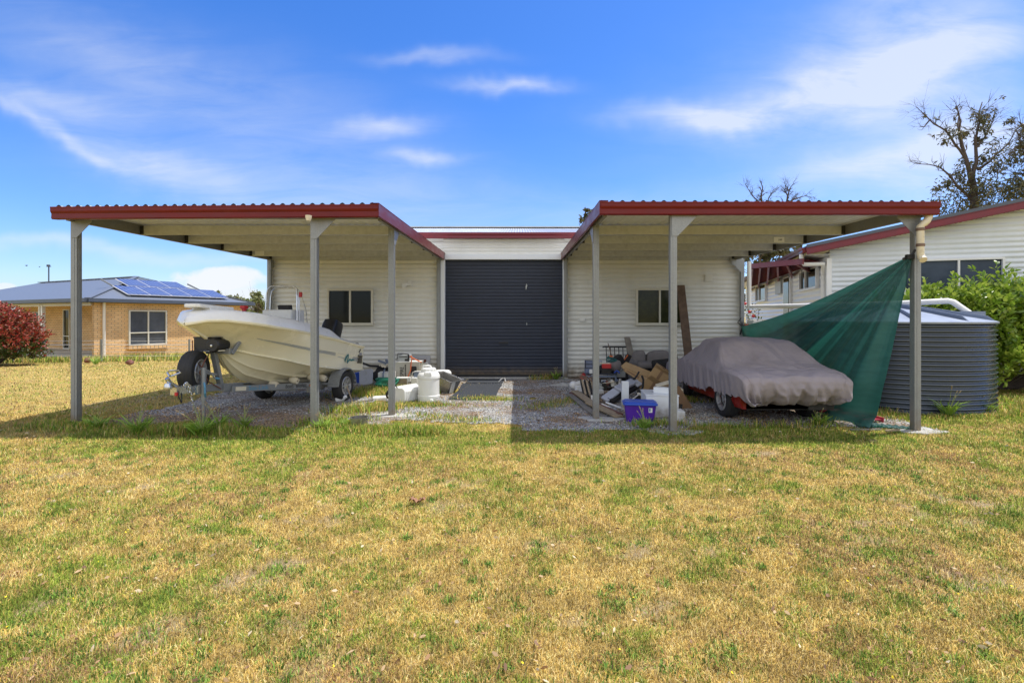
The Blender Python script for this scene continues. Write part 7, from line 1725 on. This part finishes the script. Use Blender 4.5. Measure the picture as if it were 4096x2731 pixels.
# cardboard
def carton(lab, c, d, e, mt='card', tape=True, flap=True):
    Mx = Matrix.Translation(c) @ Euler(tuple(R(q) for q in e)).to_matrix().to_4x4(); t = thing('cardboard_box', lab, 'cardboard box', c); mb = MB(Mx); mb.box((0, 0, 0), d); part('carton', mb, M[mt], t, bevel=.006)
    mb = MB(Mx); hx, hy, hz = d[0] / 2, d[1] / 2, d[2] / 2
    if tape: mb.box((0, -hy - .0015, hz * .1), (.06, .002, d[2] * .8)); mb.box((0, 0, hz + .0015), (.055, d[1], .002)); part('tape', mb, M['card_dark'], t)
    if flap:
        mb = MB(Mx); mb.box((0, -hy - .05, hz + .03), (d[0] * .98, .13, .005), Euler((R(-38), 0, 0)).to_matrix()); part('flap', mb, M[mt], t)
    return t
carton('tilted tan carton, topmost of the cardboard, just left of the wide post', P(1516, 860, 10.3), (.36, .34, .27), (8, 32, -18))
carton('tan carton with black corner tilted under the flattened sheets', P(1489, 887, 9.9), (.38, .30, .25), (4, 32, 12), 'card')
carton('carton with torn white tape along its lid, lowest by the wide post', P(1529, 901, 9.2), (.26, .3, .24), (0, -14, 10), 'card', False, False)
mb = MB(); mb.beam(P(1507, 886, 9.0), P(1541, 876, 9.0), .12, .03, (0, -.2, 1)); solo('packing_strip', mb, M['pvc_old'], 'crinkled whitish packing strip along the lid of the lowest carton', 'packing', bevel=.01)
mb = MB()
for k in range(4):
    mb = MB(); a = P(1432 + 2 * k, 836 + 4 * k, 10.75 - .05 * k); b = P(1494 + 7 * k, 861 + 12 * k, 10.35 - .08 * k); mb.beam(a, b, .20 - .015 * k, .014, (0, -.55, .83)); solo('cardboard_sheet', mb, M['card'] if k != 2 else M['card_dark'], ['topmost flattened cardboard sheet slanting down from the plank', 'second flattened cardboard sheet from the top of the slanting stack', 'third and darkest flattened cardboard sheet in the slanting stack', 'lowest flattened cardboard sheet in the slanting stack'][k], 'cardboard sheet', group='flattened cardboard sheets')
mb = MB(); mb.prism([(0, 0), (.30, .02), (.24, .12), (.06, .42), (-.02, .38)], 0, .006, frame(P(1556, 942, 8.55), Vector((1, .25, 0)).normalized(), Vector((0, .25, 1)).normalized(), Vector((.2, -1, .2)).normalized())); solo('cardboard_sheet', mb, M['card_dark'], 'torn brown cardboard piece leaning right of the wide post', 'cardboard sheet')
mb = MB(); q = P(1560, 905, 8.9); mb.grid(lambda a, b: q + Vector((math.cos(a * 6.283) * math.sin(b * 3.1416) * .09, .07 * math.sin(a * 6.283) * math.sin(b * 3.1416), .10 * math.cos(b * 3.1416))) * (1 + .22 * math.sin(a * 13 + b * 11)), 18, 12, True); solo('crumpled_bag', mb, M['pvc_old'], 'crumpled pale plastic bag behind the wide post beside the car', 'bag', smooth=True)
# white folded machine
fm = thing('folded_machine', 'white and black folded exercise machine frame slanting down to the left', 'exercise machine', (2.0, 9.2, 0))
a, b, c_2, d_ = P(1388, 918, 9.1), P(1416, 897, 9.3), P(1456, 875, 9.8), P(1470, 886, 9.7)
mb = MB(); mb.beam(a, b, .16, .045, (0, -.5, .8)); mb.beam(b + Vector((.02, 0, .03)), c_2, .16, .06, (0, -.5, .8)); mb.beam(c_2, d_, .14, .05, (0, -.5, .8)); part('cover', mb, M['grey_pl'], fm, bevel=.012)
mb = MB(); mb.beam(a + Vector((.10, -.02, -.02)), c_2 + Vector((.05, -.02, -.09)), .12, .07, (0, -.5, .8)); mb.tube([c_2 + Vector((-.02, .0, .02)), P(1462, 864, 9.75), P(1468, 853, 9.75)], .018, 8); mb.tube([P(1474, 862, 9.5), P(1478, 872, 9.5), P(1477, 886, 9.5), P(1473, 898, 9.4), P(1474, 920, 9.3)], .02, 8)
mb.beam(P(1462, 905, 9.5), P(1492, 915, 9.4), .1, .18); part('frame', mb, M['black'], fm)
mb = MB()
for k in range(2): mb.tube([P(1394 + 10 * k - 12, 928 - 4 * k, 8.9), P(1436 - 16 + 10 * k, 944 - 6 * k, 8.6)], .018, 8)
mb.tube([P(1430, 932, 8.9), P(1446, 922, 9.0), P(1470, 903, 9.3)], .012, 8); part('rail', mb, M['white_pl'], fm)
mb = MB(); mb.tube([P(1464, 903, 9.4), P(1484, 911, 9.3)], .022, 8); solo('pale_rod', mb, M['pvc_old'], 'short pale roller lying in front of the cartons', 'rod')
# white upright post piece, storage tub, cabinet, square tube, small box
x0_, x1_ = P(1428.5, 0, 8.5).x, P(1444.5, 0, 8.5).x; mb = MB(); mb.mm((x0_, 8.5, 0), (x1_, 8.56, P(0, 875.5, 8.5).z)); solo('upright_panel', mb, M['white_steel'], 'narrow white panel standing upright behind the purple tub', 'panel', bevel=.004)
ct = thing('storage_tub', 'purple plastic storage tub with blue lid and white sticker on the gravel', 'storage tub', (1.83, 7.62, 0)); Mt = at(1.83, 7.62, 0, -9)
mb = MB(Mt); r1 = [(x, y, .0) for x, y in rrect(.40, .26, .04, 4)]; r2 = [(x, y, .275) for x, y in rrect(.47, .33, .045, 4)]; n = len(r1); mb.add(r1 + r2, [tuple(reversed(range(n))), tuple(range(n, 2 * n))] + [(i, (i + 1) % n, n + (i + 1) % n, n + i) for i in range(n)]); part('body', mb, M['purple_pl'], ct, smooth=40)
mb = MB(Mt); mb.prism(rrect(.51, .37, .05, 4), .262, .292); mb.prism(rrect(.46, .32, .045, 4), .292, .308); part('lid', mb, M['blue_pl'], ct, bevel=.008)
mb = MB(Mt); mb.box((.145, -.155, .195), (.055, .004, .07), Euler((R(8), 0, 0)).to_matrix()); st_ = part('sticker', mb, M['white_pl'], ct); mb = MB(Mt); mb.box((.135, -.158, .20), (.02, .004, .05), Euler((R(8), 0, 0)).to_matrix()); part('print', mb, M['ink_blue'], st_)
wx0, wx1 = P(1480, 0, 8.05).x, P(1551, 0, 7.8).x
wb = thing('white_cabinet', 'low white enamel cabinet on its back between the purple tub and wide post', 'cabinet', (2.25, 8.1, 0)); mb = MB(at(2.265, 8.12, 0, -6)); mb.box((0, 0, .175), (.50, .60, .33)); part('case', mb, M['white_steel'], wb, bevel=.01); mb = MB(at(2.265, 8.12, 0, -6)); mb.box((0, 0, .352), (.515, .615, .022)); part('lid', mb, M['white_steel'], wb, bevel=.006)
mb = MB(at(2.33, 8.02, .364, -24)); q = [(-.05, -.045), (.05, -.045), (.05, .045), (-.05, .045)]; qi = [(x * .86, y * .84) for x, y in q]; Mq = frame((0, 0, .046), (0, 1, 0), (0, 0, 1), (1, 0, 0))
for (z0, z1) in ((-.17, .17),):
    mb.add([Mq @ Vector((x, y, z0)) for x, y in q] + [Mq @ Vector((x, y, z1)) for x, y in q] + [Mq @ Vector((x, y, z1)) for x, y in qi] + [Mq @ Vector((x, y, z0 + .02)) for x, y in qi], [(k * 4 + i, k * 4 + (i + 1) % 4, (k + 1) * 4 + (i + 1) % 4, (k + 1) * 4 + i) for k in range(3) for i in range(4)] + [(3, 2, 1, 0), (12, 13, 14, 15)])
solo('square_tube', mb, M['white_steel'], 'short hollow white square tube resting on the white cabinet', 'tube')
mb = MB(at(2.43, 7.62, 0, -5)); mb.prism([(x, y + .085) for x, y in rrect(.13, .17, .02)], -.12, .12, frame((0, 0, 0), (1, 0, 0), (0, 0, 1), (0, -1, 0))); solo('white_box', mb, M['white_steel'], 'small white box on the gravel just right of the wide post', 'box', bevel=.005)
mb = MB(at(2.55, 8.1, 0, -20)); mb.box((0, 0, .10), (.16, .25, .12)); solo('black_box', mb, M['black'], 'small black box behind the small white box', 'box', bevel=.01)
# maroon ramp, sticks, plastic bag behind the car
rp = thing('slatted_rack', 'maroon slatted rack lying on the ground behind the green cloth', 'rack', (5.45, 8.0, 0)); ra_, rb_ = Vector((5.05, 8.2, .12)), Vector((5.42, 7.45, .05)); rw = Vector((-.34, -.03, 0))
mb = MB(); mb.beam(ra_, rb_, .02, .07); mb.beam(ra_ + rw, rb_ + rw, .02, .07); part('rail', mb, M['maroon'], rp)
for i in range(5):
    mb = MB(); q = ra_.lerp(rb_, .06 + .22 * i); mb.beam(q, q + rw, .08, .014); part('slat', mb, M['maroon'], rp)
mb = MB(); mb.beam(Vector((4.58, 6.93, .02)), Vector((5.02, 6.96, .02)), .03, .025); solo('timber_strip', mb, M['wood_grey'], 'thin brown stick at the gravel edge before the green cloth', 'timber')
mb = MB(); mb.beam(Vector((5.0, 6.84, .03)), Vector((5.2, 6.86, .035)), .03, .022); solo('timber_strip', mb, M['wood_pale'], 'short pale stick in the grass near the right front post', 'timber')
mb = MB(); q = Vector((6.05, 12.6, 1.42)); mb.box(q, (.50, .35, .10), Euler((0, R(8), 0)).to_matrix()); mb.box(q + Vector((.0, 0, -.75)), (.42, .3, 1.3)); solo('white_meter_box', mb, M['white_pl'], 'white box top showing above the green cloth at the shed corner', 'box', bevel=.01)
# seed heads and weeds
ws_ = np.random.default_rng(17)
def weed(lab, x, y, h, n, lean=.3, mt=None, group=None, seed=True):
    t = thing('weed', lab, 'weed', (x, y, 0), group); mb = MB(); hd = MB()
    for i in range(n):
        d = Vector((ws_.normal(0, lean), ws_.normal(0, lean), 1)); hh_ = h * ws_.uniform(.6, 1.1); p_ = [Vector((x, y, 0)) + Vector((d.x * t_ * t_, d.y * t_ * t_, t_)) * hh_ for t_ in (0, .4, .75, 1)]
        mb.tube(p_, [.004, .0035, .003, .002], 4)
        if seed: hd.tube([p_[-1] - (p_[-1] - p_[-2]) * .25, p_[-1] + (p_[-1] - p_[-2]) * .15], [.009, .004], 5)
    part('stem', mb, WM, t)
    if seed: part('seed_head', hd, M['wood_pale'], t)
    nl = n * 9; th = ws_.uniform(0, 6.283, nl); C = np.stack([x + ws_.normal(0, .03, nl), y + ws_.normal(0, .03, nl), np.full(nl, .005)], 1); D = np.stack([np.cos(th) * .6, np.sin(th) * .6, np.ones(nl)], 1)
    V, Fq = diamonds(C, D, ws_.uniform(.35, .75, nl) * h, np.full(nl, .018), .45, ws_); mesh_part('foliage', V, Fq, WL, t); return t
WM = mat('weed_stem', (.28, .33, .09), .7); WL = leafmat('weed_leaf', [(.16, .30, .03), (.30, .44, .06), (.22, .36, .04)], .5, .3)
for (lab, px, py, h, n) in [('bright green weed clump in front of the jockey stand', 462, 1002, .42, 12), ('tall weed with drooping seed heads left of the jockey stand', 318, 998, .50, 5), ('weed stalks just right of the jockey stand', 500, 990, .42, 6), ('weed clump against the wide post on the left carport', 742, 988, .28, 8), ('weed stalks left of the metal pot', 790, 985, .26, 6), ('dry seed stalks by the left footing', 225, 985, .34, 5), ('thin weed by the boat trailer in the gravel', 560, 985, .36, 5), ('tall curved weed in front of the round tank', 2180, 958, .55, 5), ('feathery weed at the right of the tank foot', 2260, 950, .42, 5), ('seed stalks in front of the purple tub', 1480, 985, .28, 6), ('weed clump between the car and green cloth', 1880, 978, .30, 6), ('thin weed at the right foot of the roller door', 1278, 872, .40, 5), ('spindly weed in the grass below the brick window', 655 * 0 + 220, 838, .55, 5)]:
    c = G(px, py); weed(lab, c.x, c.y, h, n)

# leaf litter, clippings and a few yellow flower heads in the lawn
nl = 1500; LY = 2.0 + ws_.random(nl) ** 1.25 * 5; LXx = ws_.uniform(-1.1, 1.06, nl) * LY
C = np.stack([LXx, LY, gz(LXx, LY) + ws_.uniform(.015, .035, nl)], 1); D = ws_.normal(0, 1, (nl, 3)) * [1, 1, .18]
fl_ = ws_.random(nl) < .05; ln_ = np.where(fl_, .012, ws_.uniform(.012, .045, nl)); V, Fq = diamonds(C, D, ln_, np.where(fl_, .014, ln_ * .45), .1, ws_)
lc = np.array([(.38, .22, .11), (.50, .34, .18), (.24, .14, .08), (.62, .50, .32)])[ws_.integers(0, 4, nl)]; lc[fl_] = (.85, .68, .03)
lo = link(nmesh('leaf_litter', V, Fq, np.repeat(lc, 6, 0)), 'leaf_litter', stm); tag(lo, 'small dry leaves, clippings and tiny yellow flower heads scattered over the front lawn', 'leaf litter'); lo['kind'] = 'stuff'
